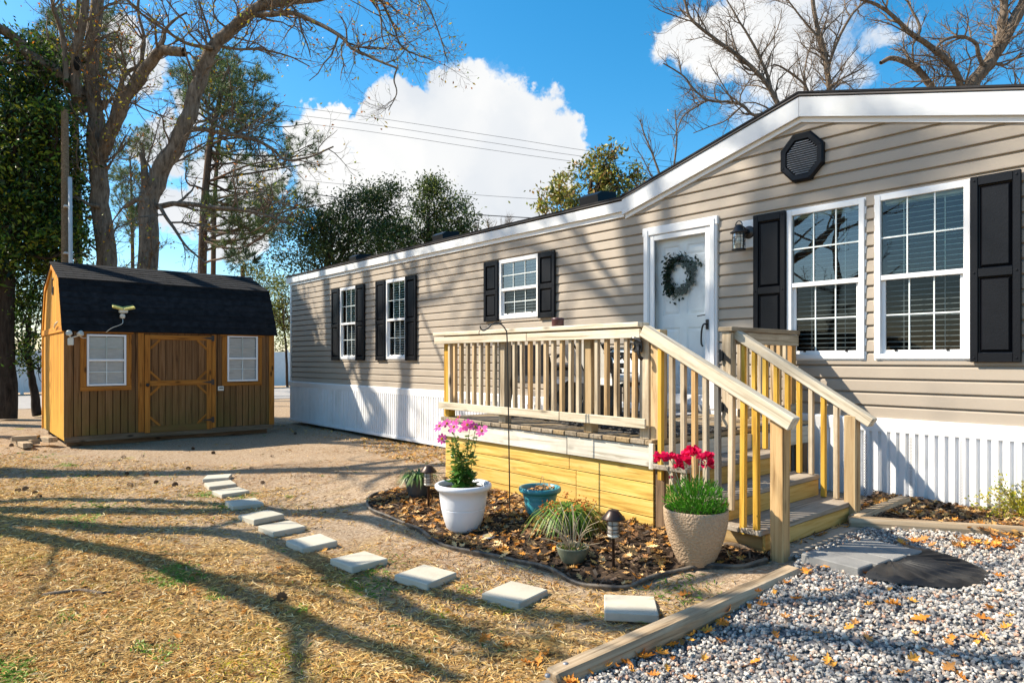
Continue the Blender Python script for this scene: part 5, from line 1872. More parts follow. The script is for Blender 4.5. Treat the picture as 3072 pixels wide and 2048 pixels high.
def evergreens():
    dark = [(.022, .05, .014), (.034, .07, .018), (.06, .10, .025), (.09, .12, .03)]
    # live oaks behind the house
    broadleaf('live_oak', 'dark live oak behind the far end of the house roof', [limbpx([(985, 1180), (980, 900), (985, 780), (1000, 700)], 28, 34, 14)],
              [E(905, 750, 27, 1.3, 1.3, 60), E(1010, 720, 28, 1.4, 1.5, 70), E(1090, 640, 28.5, 1.1, 1.1, 60), E(1110, 740, 28, 1.5, 1.4, 75), E(1150, 580, 28.5, .7, .7, 30), E(950, 660, 28, .8, .8, 26)], 78, .30, .14, dark, 61, MT['barkD'], 'evergreen trees behind the house')
    broadleaf('live_oak', 'lighter green live oak with an open crown above the middle of the roof', [limbpx([(1270, 1180), (1260, 900), (1270, 780), (1290, 680)], 29, 28, 12)],
              [E(1300, 600, 29, .85, .95, 44), E(1360, 660, 29, .95, .9, 48), E(1240, 680, 29, 1.2, 1.1, 60), E(1330, 740, 29, 1.1, 1.0, 56), E(1400, 700, 29.5, .5, .6, 20), E(1285, 560, 29, .4, .4, 14), E(1190, 760, 28.5, 1.2, 1.0, 56)], 66, .27, .14,
              [(.045, .085, .018), (.10, .15, .03), (.17, .20, .045), (.035, .065, .015)], 62, MT['barkD'], 'evergreen trees behind the house')
    # magnolia behind the house
    broadleaf('magnolia_tree', 'magnolia with yellow green and rusty leaves above the roof', [limbpx([(1770, 1000), (1765, 700), (1770, 600), (1775, 540)], 21, 20, 8)],
              [E(1755, 570, 21, 1.05, .9, 64), E(1670, 620, 20.5, .7, .6, 34), E(1850, 580, 21, .75, .75, 40), E(1800, 500, 21, .45, .5, 22), E(1880, 640, 21, .6, .6, 26), E(1840, 460, 21, .18, .25, 6), E(1905, 530, 21, .25, .3, 8)], 30, .17, .16,
              [(.30, .30, .045), (.20, .22, .03), (.34, .19, .045), (.10, .13, .02), (.42, .38, .08)], 63, MT['barkD'])
    # dense hollies at the left edge
    hol = [(.016, .045, .008), (.03, .08, .012), (.075, .16, .02), (.012, .03, .007), (.26, .30, .025), (.12, .22, .02)]  # dark leaf greens, with yellow greens painting in the sunlit leaves
    broadleaf('holly_tree', 'dense dark evergreen at the left edge behind the shed', [limbpx([(20, 1256), (18, 1000), (20, 700), (35, 450), (40, 300)], 17, 54, 20)],
              [E(20, 420, 17, 1.7, 1.6, 130), E(110, 560, 17.3, 1.0, 1.2, 80), E(60, 700, 17, 1.3, 1.1, 95), E(-80, 620, 16.6, 1.5, 2.0, 120), E(150, 720, 17.6, .65, .9, 46), E(130, 430, 17.5, .7, .7, 40), E(60, 260, 17, .9, .8, 46), E(30, 150, 17, .9, .6, 26), E(130, 170, 17.6, .5, .5, 14), E(215, 480, 18, .35, .5, 12), E(190, 330, 18, .35, .4, 10), E(200, 640, 18, .4, .7, 22)] + [E(int(30 + 110 * math.cos(k * 2.4) + (k % 5) * 22), int(230 + k * 36), 17 + .5 * math.sin(k * 1.7), .34, .34, 9) for k in range(18)],
              62, .26, .14, hol, 64, MT['barkD'], 'evergreens left of the shed')
    broadleaf('holly_bush', 'leafy bush with a bent trunk left of the shed gable', [limbpx([(112, 1245), (100, 1170), (88, 1100), (78, 1040), (90, 960)], 17.6, 26, 8)],
              [E(85, 950, 17.6, .55, .75, 50), E(75, 1080, 17.4, .42, .35, 26), E(110, 860, 17.8, .5, .5, 34), E(40, 900, 17.4, .5, .6, 34)], 34, .18, .11, hol, 65, MT['barkD'], 'evergreens left of the shed')
    # the shrub in the gap between shed and house, and a palm behind the shed roof
    broadleaf('tall_shrub', 'yellow green shrub in the gap between shed and house', [limbpx([(862, 1160), (858, 1050), (850, 960), (845, 880)], 21, 9, 4)],
              [E(835, 905, 21, .42, .8, 44), E(850, 1000, 21, .32, .45, 20), E(815, 850, 21.5, .5, .45, 28), E(860, 930, 21, .25, .6, 14), E(760, 820, 22, .5, .35, 22)], 34, .17, .09,
              [(.24, .26, .03), (.14, .18, .025), (.34, .30, .05), (.08, .11, .02)], 66, MT['barkD'])
    rng = np.random.default_rng(67)
    c = at(728, 802, 22)
    t = thing('palmetto', 'small fan palm peeking over the right end of the shed roof', 'palm', tuple(at(728, 1140, 22)))
    mb = MB(); addtube(mb, [at(728, 1140, 22), c], [.09, .07], 8); mb.build('trunk', MT['pinebark'], t)
    mb = MB()
    for k in range(16):
        a = rng.uniform(0, 6.28); e = rng.uniform(-.2, 1.1)
        d = np.array([math.cos(a) * math.cos(e), math.sin(a) * math.cos(e), math.sin(e)])
        f = c + d * .45
        for j in range(18):
            s = d + rng.normal(0, .45, 3); s /= np.linalg.norm(s)
            leafquad(mb, f, s, rng.normal(size=3), rng.uniform(.28, .42), .03, np.array([.06, .09, .05]) * rng.uniform(.6, 1.3), -.1)
        V, F = tubeVF(crom([c, f], 4), .008, 4); mb.add(V, F, (.08, .1, .04))
    mb.build('fronds', MT['leaf'], t)
    # trees across the road, low and far
    for i, (px, py, d, rx, rz, lab) in enumerate(((620, 1010, 62, 4.5, 3.2, 'far tree across the road behind the pine trunk'), (240, 960, 58, 5.0, 3.4, 'far tree across the road left of the oaks'), (430, 1020, 66, 5.0, 2.4, 'far tree across the road between the oak trunks'), (800, 1000, 60, 4.0, 3.0, 'far tree across the road right of the shed'))):
        broadleaf('far_tree', lab, [limbpx([(px, 1125), (px, py)], d, 12, 6)], [E(px, py, d, rx, rz, 110)], 24, .5, .26, [(.05, .075, .03), (.09, .10, .04), (.13, .11, .05)], 70 + i, MT['barkD'], 'trees across the road')


evergreens()


def shade_trees():
    """trees standing left of the camera, out of the picture: their limbs throw the shadows across lawn, bed and drive"""
    def hi(px, py, h):
        h = h * .6
        g = gp(px, py)
        t = h / (-SUN.z)
        return g - np.array(SUN) * t

    def limb(pts, w0, w1, n=26):
        return crom([hi(*p) for p in pts], n), np.linspace(w0, w1, n)
    O = dict(dens=[.9, 1.6, 2.0], len=[1.6, .8, .4], rad=[.03, .014, .007], gnarl=.24, up=.1, start=.1)
    # big oak whose limbs reach towards the lawn
    P0 = hi(-420, 1535, 4.6)
    base = np.array([P0[0] - .3, P0[1] - .3, float(gz(P0[0], P0[1])) - .05])
    trunk = (crom([base, base * .5 + P0 * .5 + [.05, -.1, 0], P0, P0 + [.3, .4, 2.2], P0 + [.2, .9, 5]], 26), np.linspace(.34, .12, 26))
    L = [trunk,
         limb([(-420, 1535, 4.6), (0, 1560, 5.2), (300, 1585, 5.7), (731, 1606, 6.2), (979, 1698, 6.8), (1175, 1802, 7.3), (1330, 1875, 7.7), (1500, 1960, 8.2)], .16, .05),
         limb([(-420, 1535, 4.6), (0, 1587, 5.0), (392, 1665, 5.4), (627, 1750, 5.8), (836, 1829, 6.2), (1000, 1900, 6.6), (1175, 1959, 7.0), (1400, 2045, 7.4)], .12, .045),
         limb([(860, 1840, 6.3), (901, 1881, 6.6), (905, 1960, 7.0), (900, 2060, 7.4)], .06, .03),
         limb([(560, 1596, 6.0), (700, 1568, 6.3), (800, 1545, 6.7), (870, 1528, 7.0)], .04, .014),
         limb([(-420, 1535, 4.6), (300, 1500, 6.5), (1000, 1545, 7.3), (1180, 1580, 7.8), (1350, 1632, 8.2), (1560, 1690, 8.6), (1800, 1752, 9.0), (2050, 1745, 9.4), (2350, 1690, 9.9)], .10, .045, 36),
         limb([(979, 1698, 6.8), (1400, 1800, 8.2), (1850, 1875, 9.2), (2300, 1905, 9.8), (2700, 1950, 10.4), (3100, 2015, 11)], .09, .05, 30),
         limb([(1850, 1875, 9.2), (2250, 1830, 9.9), (2600, 1800, 10.4), (3050, 1700, 11)], .05, .03, 24)]
    tree_from('bare_oak', 'bare oak left of the camera whose limbs shade the lawn', L, O, MT['barkA'], 81, 'shade trees out of view', None, 0)
    # straight trunk throwing the level band in front of the shed
    g0 = gp(0, 1417)
    hdir = np.array([SUN.x, SUN.y, 0]); hdir = hdir / np.linalg.norm(hdir)
    b = g0 - hdir * 3.0; b[2] = float(gz(b[0], b[1])) - .05
    R = np.random.default_rng(5)

    def generic(b, H, r, seed, nl, lab, lean=(0, 0), lo=.45, ll=4.0, O=O):
        R = np.random.default_rng(seed)
        b = np.array(b, float)
        P = [b + np.array([lean[0] * t + R.normal(0, .12) * (t > 0), lean[1] * t + R.normal(0, .12) * (t > 0), H * t]) for t in np.linspace(0, 1, 8)]
        C = crom(P, 30)
        L = [(C, np.linspace(r, r * .25, 30))]
        for k in range(nl):
            t = lo + (1 - lo) * (k + .5) / nl
            i = int(t * 29)
            a = k * 2.4 + R.uniform(-.4, .4)
            l = ll * (1.2 - .7 * t) * R.uniform(.7, 1.2)
            d = np.array([math.cos(a), math.sin(a), R.uniform(.25, .8)])
            L.append((crom([C[i], C[i] + d * l * .5 + R.normal(0, .15, 3), C[i] + d * l + [0, 0, .3] + R.normal(0, .2, 3)], 14), np.linspace(r * .42 * (1.2 - t * .7), .02, 14)))
        return tree_from('bare_tree', lab, L, O, MT['barkA'], seed, 'shade trees out of view', None, 0)
    O1 = dict(dens=[1.2, 2.0, 2.6], len=[1.4, .8, .4], rad=[.03, .013, .006], gnarl=.24, up=.2)
    generic(b, 14.5, .30, 82, 9, 'tall bare tree left of the camera near the shed', (.3, .3), .42, 3.6, O1)
    generic((-18.4, -.6, -.1), 15.5, .27, 83, 10, 'tall bare tree beyond the left edge, in front of the shed line', (.4, .2), .5, 3.2, O1)

    def wl(px, py, t):      # a limb above the yard whose shadow lies on the house wall
        r = FWD + RGT * (px - CX) / FOC
        w = at(px, py, WY / r[1])
        return w - np.array(SUN) * t

    def wlimb(pts, w0, w1, n=22):
        return crom([wl(*p) for p in pts], n), np.linspace(w0, w1, n)
    j = wl(1000, 1420, 13.2)
    tr = crom([(j[0] - .4, j[1] - .2, -.1), (j[0] - .2, j[1] - .1, j[2] * .4), (j[0], j[1], j[2])], 22)
    L = [(tr, np.linspace(.34, .2, 22)),
         wlimb([(1000, 1420, 13.2), (985, 1240, 13.2), (990, 1130, 13.2), (992, 1000, 13.3), (985, 845, 13.5), (980, 700, 13.7)], .19, .12),
         wlimb([(1000, 1420, 13.2), (1150, 1260, 13.2), (1100, 1160, 13.0), (1112, 1000, 12.8), (1105, 850, 12.8), (1110, 700, 12.8)], .17, .11),
         wlimb([(1000, 1420, 13.2), (955, 1140, 13.6), (925, 975, 13.9), (885, 870, 14.2), (860, 800, 14.4)], .16, .10),
         wlimb([(1112, 1000, 12.8), (1200, 900, 12.6), (1300, 800, 12.4)], .06, .03), wlimb([(992, 1000, 13.3), (1040, 900, 13.2), (1060, 820, 13.2)], .08, .05),
         wlimb([(925, 975, 13.9), (905, 1020, 14.0), (890, 1120, 14)], .10, .06), wlimb([(1040, 1130, 13.2), (1075, 1085, 13.2), (1100, 1060, 13)], .07, .05)]
    tree_from('bare_oak', 'big oak beyond the left edge whose limbs shade the far end of the house', L, O1, MT['barkA'], 88, 'shade trees out of view', None, 0)
    j = wl(1945, 1300, 17)
    L = [(crom([(j[0] - .5, j[1] - .3, 0), (j[0] - .2, j[1] - .2, j[2] * .45), tuple(j)], 22), np.linspace(.36, .2, 22)),
         wlimb([(1945, 1300, 17), (1940, 1000, 17), (1925, 760, 17.2), (1880, 600, 17.5), (1840, 480, 17.8)], .20, .14),
         wlimb([(1945, 1300, 17), (2200, 900, 20), (2400, 600, 22), (2560, 480, 23), (2760, 380, 24)], .13, .09), wlimb([(2400, 600, 22), (2650, 560, 23), (2900, 480, 24)], .10, .07),
         wlimb([(2200, 900, 20), (2300, 560, 22), (2330, 420, 23)], .09, .06), wlimb([(1940, 1000, 17), (1700, 800, 18), (1500, 700, 19), (1380, 640, 20)], .10, .06), wlimb([(1500, 700, 19), (1480, 850, 19), (1400, 1000, 19)], .06, .04)]
    O4 = dict(dens=[2.6, 3.2, 3.0], len=[1.6, .9, .5], rad=[.04, .018, .008], gnarl=.24, up=.2)
    tree_from('bare_oak', 'tall oak left of the camera whose top shades door and gable', L, O4, MT['barkA'], 89, 'shade trees out of view', None, 0)
    # trees across the yard, seen only in the window panes
    generic((-14, -19, 0), 12, .2, 84, 12, 'bare tree across the yard mirrored in the windows', (.5, .0), .3, 4.0, O1)
    generic((-19, -13, 0), 13, .3, 85, 10, 'bare tree across the yard mirrored in the middle window', (0, .5), .3, 4.2, O1)
    generic((-2.5, -22, 0), 12, .24, 86, 10, 'bare tree behind the camera mirrored in the large windows', (.3, .2), .3, 4.2, O1)


shade_trees()


def street():
    # white vinyl fence across the road
    t = thing('white_fence', 'white vinyl fence across the road behind shed and trees', 'fence', (-36.5, 8, -.05))
    y = -14.0
    pm = MB(); addbox(pm, -.02, .02, 0, 2.3, .08, 1.95, .005); pm = pm.mesh('fence_panel'); pm.materials.append(MT['fence'])
    qm = MB(); addbox(qm, -.065, .065, -.065, .065, 0, 2.1, .01); qm = qm.mesh('fence_post'); qm.materials.append(MT['fence'])
    while y < 46:
        put('fence_post', qm, None, t, T(-36.5, y, -.08))
        put('fence_panel', pm, None, t, T(-36.5, y + .05, -.06))
        y += 2.4
    # utility pole with a white conduit
    p = at(197, 1260, 16.2)
    t = thing('utility_pole', 'brown utility pole with white conduit left of the oaks', 'pole', tuple(p))
    mb = MB(); addtube(mb, crom([at(197, 1268, 16.2), at(196, 800, 16.2), at(195, 420, 16.2), at(194, 330, 16.2)], 10), np.linspace(.095, .075, 10), 12); mb.build('shaft', MT['pole'], t, None, True)
    mb = MB(); addtube(mb, [at(213, 1268, 16.05), at(212, 800, 16.05), at(210, 532, 16.05)], .045, 10, caps=True); mb.build('conduit', MT['conduit'], t, None, True)
    mb = MB()
    for z in (620, 760):
        a = at(204, z, 16.1); addbox(mb, a[0] - .09, a[0] + .09, a[1] - .09, a[1] + .09, a[2] - .02, a[2] + .02, .004)
    mb.build('strap', MT['conduit'], t)
    # overhead wires
    wires = [([(300, 250), (1024, 340), (1500, 411), (1866, 467), (2500, 540)], 34, .010, 'uppermost overhead wire above the roof'),
             ([(300, 278), (1024, 362), (1450, 425), (1790, 475), (2500, 560)], 34, .010, 'second overhead wire above the roof'),
             ([(300, 300), (1024, 384), (1450, 447), (1760, 490), (2500, 585)], 34, .010, 'third overhead wire above the roof'),
             ([(600, 510), (1030, 553), (1300, 575), (1625, 598), (2500, 650)], 32, .009, 'thin wire crossing below the cloud'),
             ([(560, 530), (850, 570), (1024, 594), (1330, 634), (1612, 655), (2400, 690)], 30, .022, 'thick black cable crossing in front of the live oaks')]
    for pts, d, r, lab in wires:
        mb = MB(); addtube(mb, crom([at(x, y, d) for x, y in pts], 60), r, 5)
        tag(mb.build('overhead_wire', MT['wire']), lab, 'wire', 'overhead wires')


MT['wire'] = plain('wire_black', (.03, .03, .035), .6)
street()
# ------------------------------------------------------------------ garden things
R2 = np.random.default_rng(11)


def pavers():
    pts = [(1891, 1811, 42), (1545, 1773, 11), (1277, 1720, 15), (1077, 1675, 5), (935, 1621, 2), (846, 1577, 4), (784, 1543, 8), (733, 1505, -4), (692, 1471, 3), (661, 1449, -6), (653, 1428, -25)]
    labs = ['square concrete paver nearest the gravel drive', 'second stepping paver from the gravel drive', 'third stepping paver from the gravel drive', 'fourth stepping paver from the gravel drive',
            'fifth stepping paver from the gravel drive', 'shaded sixth stepping paver from the gravel drive', 'seventh stepping paver from the gravel drive', 'eighth stepping paver, fourth from the shed end',
            'third stepping paver from the shed end', 'second stepping paver from the shed end', 'stepping paver nearest the shed, lying in shade']
    me = None
    for (px, py, a), lab in zip(pts, labs):
        p = gp(px, py, .045)
        if me is None:
            V, P = cboxVF(.288, .288, .05, .006)
            me = MB().faces(V, P).mesh('paver'); me.materials.append(MT['paver'])
        o = put('paver', me, None, None, T(p[0], p[1], p[2] - .023) @ Matrix.Rotation(math.radians(a), 4, 'Z') @ Matrix.Rotation(R2.uniform(-.02, .02), 4, 'X') @ Matrix.Rotation(R2.uniform(-.02, .02), 4, 'Y'))
        tag(o, lab, 'paver', 'stepping pavers across the lawn')


pavers()


def timbers():
    def tb(p, q, w, h, label, rounded=True):
        p = Vector(p); q = Vector(q)
        L = (q - p).length
        mb = MB()
        # flattened round timber
        prof = [(-w / 2 * .72, -h / 2), (-w / 2, -h * .22), (-w / 2, h * .22), (-w / 2 * .74, h / 2), (w / 2 * .74, h / 2), (w / 2, h * .22), (w / 2, -h * .22), (w / 2 * .72, -h / 2)]
        n = 9
        V = []
        for i in range(n + 4):
            if i < 2:
                x = -L / 2 + (.0, .012)[i]; s = (.86, 1)[i]
            elif i > n + 1:
                x = L / 2 - (.012, .0)[i - n - 2]; s = (1, .86)[i - n - 2]
            else:
                x = -L / 2 + .012 + (L - .024) * (i - 1) / (n + 1); s = 1 + R2.uniform(-.015, .015)
            V += [(x, a * s, b * s + R2.uniform(-.001, .001)) for a, b in prof]
        k = len(prof); m = len(V) // k
        P = [(i * k + j, i * k + (j + 1) % k, (i + 1) * k + (j + 1) % k, (i + 1) * k + j) for i in range(m - 1) for j in range(k)]
        P += [tuple(range(k))[::-1], tuple(range((m - 1) * k, m * k))]
        P = [tuple(reversed(f)) for f in P]
        mb.faces(V, P)
        x = (q - p).normalized(); y = Vector((0, 0, 1)).cross(x).normalized(); z = x.cross(y)
        M_ = Matrix((x, y, z)).transposed().to_4x4(); M_.translation = (p + q) / 2
        o = mb.build('landscape_timber', MT['timber'], None, M_)
        return tag(o, label, 'timber', 'landscape timbers edging the gravel and mulch')
    a = gp(1655, 2012, .075); b = gp(2384, 1696, .06)
    a[2] -= .045; b[2] -= .045
    tb(a, b, .10, .09, 'long grey landscape timber between lawn and gravel')
    c = Vector(gp(1618, 2040, .07)); dvec = Vector((b - a)); dvec.z = 0; dvec.normalize()
    e = Vector((dvec.y, -dvec.x, 0))
    c2 = c + e * 1.6 + Vector((0, 0, -.02))
    c.z -= .045; c2.z = c.z
    tb(c, c2, .10, .09, 'timber with a bolt head at the bottom edge of the picture')
    p = T3a + np.array([0, 0, .04]); q = T3b + np.array([0, 0, .04]); q = p + (q - p) * 1.8
    tb(p, q, .11, .10, 'rounded timber in front of the mulch bed by the skirting')
    p = gp(2565, 1562, .05); q = gp(2715, 1503, .06)
    tb(p, q, .10, .09, 'short dappled timber beside the steps, running back to the skirting')
    # bolts
    for px, py in ((1697, 1990), (1643, 2024)):
        z = gp(px, py, .08)
        V, F = latheVF([(.013, -.004), (.013, .006), (.006, .009), (.0001, .009)], 10)
        tag(MB().add(V, F).build('bolt_head', MT['bolt'], None, T(z[0], z[1], z[2] - .002), True),
            'grey bolt head on the %s timber end' % ('long' if px > 1690 else 'crossing'), 'bolt', 'bolt heads on the timbers')


MT['bolt'] = plain('bolt_grey', (.30, .30, .32), .5, metal=.6)
timbers()


def pad_and_mat():
    # concrete blocks at the foot of the steps
    a = gp(2405, 1660, .08); b = gp(2581, 1702, .08); c = gp(2698, 1632, .08); d = gp(2545, 1600, .08)
    u = (b - a); v = (d - a)
    labs = ['concrete step block nearest the camera, front left', 'concrete step block in the second row', 'concrete step block in the third row', 'concrete step block furthest back at the steps']
    u = u / np.linalg.norm(u)
    yaw = math.atan2(u[1], u[0])
    vv = np.array([-u[1], u[0], 0])
    W = float(np.dot(d - a, vv)) / 4
    z = float(a[2]) - .045
    for i in range(4):
        off = (-.03, -.012, .0, .012)[i]
        ctr = a + vv * W * (i + .5) + u * (.2 + off)
        V, P = cboxVF(.355, W - .008, .09, .006)
        tag(MB().faces(V, P).build('concrete_block', MT['block'], None, T(ctr[0], ctr[1], z) @ Matrix.Rotation(yaw + (.0, .03, -.02, .015)[i], 4, 'Z')), labs[i], 'block', 'concrete blocks at the foot of the steps')
    # half-round mat
    L_ = gp(2577, 1733, .03); T_ = gp(2703, 1640, .03); far = gp(2925, 1745, .03)
    cen = (L_ + T_) / 2; r = float(np.linalg.norm(T_ - L_)) / 2
    e1 = (T_ - L_) / (2 * r); e2 = np.array([e1[1], -e1[0], 0])
    depth = .52
    zc = float(cen[2])
    # fan ribs from a rosette in the middle of the straight edge
    mb = MB(); na, nr = 96, 16
    V = []
    for i in range(na + 1):
        a_ = math.pi * i / na
        for j in range(nr + 1):
            t = j / nr
            x = math.cos(a_) * r * t; y = math.sin(a_) * depth * t
            edge = 1.0 - sstep(.93, 1.0, t)
            h = .014 * float(edge) + (.012 * (math.sin(a_ * 25) * .5 + .5) if .22 < t < .9 else 0) + (.006 if .14 < t < .20 or .05 < t < .10 else 0)
            V.append((x, -y, h))
    F = [(i * (nr + 1) + j, (i + 1) * (nr + 1) + j, (i + 1) * (nr + 1) + j + 1, i * (nr + 1) + j + 1) for i in range(na) for j in range(nr)]
    yaw = math.atan2(e1[1], e1[0])
    o = mb.add(V, F).build('half_round_mat', MT['rubber'], None, T(cen[0] + .03, cen[1], zc + .012) @ Matrix.Rotation(yaw, 4, 'Z'), False)
    tag(o, 'black half round rubber mat with fan ribs on the gravel', 'mat')


pad_and_mat()


def blades(mb, base, n, L, w, droop, cols, spread=1.0, seg=4, rise=.9):
    """arching strap leaves"""
    for _ in range(n):
        a = R2.uniform(0, 2 * math.pi); l = L * R2.uniform(.6, 1.15)
        out = spread * R2.uniform(.25, 1.0)
        d = np.array([math.cos(a), math.sin(a), 0])
        P = []
        for k in range(seg + 1):
            t = k / seg
            P.append(base + d * (.02 + l * out * t) + np.array([0, 0, l * (rise * t - droop * t * t)]))
        P = np.array(P)
        s = np.cross(d, [0, 0, 1]); W = w * np.array([.8, 1, .9, .65, .08][:seg + 1]) if seg == 4 else w * np.linspace(1, .1, seg + 1)
        V = np.concatenate([P + s * W[:, None] / 2, P - s * W[:, None] / 2])
        m = seg + 1
        c = np.array(cols[R2.integers(len(cols))]) * R2.uniform(.75, 1.2)
        mb.add(V, [(i, i + 1, m + i + 1, m + i) for i in range(seg)], c)


def pot_profile(rb, rt, h, rim, lip=.02, th=.012):
    return [(0, .004), (rb, 0), (rb + (rt - rb) * .35, h * .3), (rb + (rt - rb) * .75, h * .68), (rt, h - rim), (rt + lip * .9, h - rim + .004), (rt + lip, h - rim * .5), (rt + lip * .8, h), (rt - th + lip * .2, h - .002), (rt - th, h - .03), (rt - th - .01, h - .06)]


def soil(parent, M_, r, z):
    V, F = latheVF([(.0001, z + .008), (r * .5, z + .004), (r, z)], 20)
    MB().add(V, F).build('soil', MT['soil'], parent, M_, True)


def white_pot():
    p = gp(1390, 1590, 0)
    t = thing('white_planter', 'large white plastic planter with pink flowers in the flower bed', 'planter', p)
    M_ = T(*p)
    R = .198; h = .375
    lathe('pot', [(0, .004), (.105, 0), (.135, .03), (.163, .12), (.1735, .170), (.1755, .179), (.1760, .1815), (.1742, .1825), (.1742, .1865), (.1765, .1875), (.1772, .190), (.179, .2), (.187, .26), (.193, h - .055), (.21, h - .05), (.226, h - .03), (.224, h - .008), (.212, h), (.195, h - .004), (.188, h - .03), (.186, h - .06)], MT['whitepot'], t, M_, 40)
    soil(t, M_, .188, h - .045)
    lf = MB(); st = MB()
    b = np.array(p) + np.array([0, 0, h - .05])
    tips = []
    for i in range(13):
        a = R2.uniform(0, 6.28); r0 = R2.uniform(0, .04)
        H = R2.uniform(.34, .50)
        top = b + np.array([math.cos(a) * (r0 + R2.uniform(.03, .15)), math.sin(a) * (r0 + R2.uniform(.03, .15)), H])
        P = crom([b + np.array([math.cos(a) * r0, math.sin(a) * r0, 0]), (b + top) / 2 + R2.normal(0, .015, 3), top], 8)
        addtube(st, P, np.linspace(.004, .0022, 8), 5)
        tips.append(P[-1])
        for k in range(34):
            q = P[R2.integers(1, 8)] + R2.normal(0, .012, 3)
            tl = (q[2] - b[2]) / .5
            sc = 1.4 - tl * .85
            g = R2.uniform(.6, 1.35)
            d = np.array([R2.normal(), R2.normal(), R2.uniform(-.6, .5)])
            leafquad(lf, q, d, R2.normal(size=3) + [0, 0, 1.5], .05 * sc * R2.uniform(.7, 1.3), .032 * sc, (.11 * g, .20 * g, .03 * g) if R2.random() < .85 else (.35, .36, .05), R2.uniform(-.2, .2))
    for k in range(60):     # big lower leaves
        a = R2.uniform(0, 6.28)
        q = b + np.array([math.cos(a) * .04, math.sin(a) * .04, R2.uniform(.02, .2)])
        g = R2.uniform(.6, 1.3)
        leafquad(lf, q, (math.cos(a), math.sin(a), R2.uniform(-.9, .5)), (0, 0, 1), R2.uniform(.08, .13), R2.uniform(.05, .07), (.06 * g, .17 * g, .02 * g), R2.uniform(-.3, .1))
    st.build('stems', MT['stem'], t); lf.build('leaves', MT['leaf'], t)
    # flower heads: eight broad petals
    heads = [(1319, 1278, .052), (1362, 1280, .056), (1402, 1274, .05), (1446, 1292, .052), (1326, 1316, .04), (1390, 1285, .045), (1340, 1270, .04), (1425, 1280, .04), (1376, 1252, .025)]
    dep = float(np.dot(np.array(p) - EYE, FWD))
    for (px, py, r) in heads:
        c = at(px, py, dep + R2.uniform(-.10, .06))
        fl = MB()
        nrm = np.array([.3, -.75, .55]) + R2.normal(0, .25, 3); nrm /= np.linalg.norm(nrm)
        u = np.cross(nrm, [0, 0, 1]); u /= np.linalg.norm(u); v = np.cross(nrm, u)
        for k in range(8):
            a = k * math.pi / 4 + R2.uniform(-.1, .1)
            d = u * math.cos(a) + v * math.sin(a)
            s = np.cross(nrm, d)
            cup = R2.uniform(-.1, .25)
            V = [c + d * r * .12, c + d * r * .6 + s * r * .26 + nrm * r * cup * .4, c + d * r * 1.02 + s * r * .22 + nrm * r * cup, c + d * r * 1.08 + nrm * r * cup, c + d * r * 1.02 - s * r * .22 + nrm * r * cup, c + d * r * .6 - s * r * .26 + nrm * r * cup * .4]
            g = R2.uniform(.8, 1.1)
            fl.faces(V, [(0, 1, 2, 3, 4, 5)], (.72 * g, .10 * g, .42 * g))
        f = fl.build('flower', MT['petal'], t)
        e = MB(); V, F = latheVF([(.0001, .010), (.008, .009), (.012, .002), (.010, -.004)], 9)
        Q = np.stack([u, v, nrm], 1)
        e.add(V @ Q.T + c + nrm * .002, F, (.50, .28, .02)); e.build('flower_centre', MT['petal'], f)


MT['stem'] = plain('green_stem', (.16, .20, .05), .6)
white_pot()


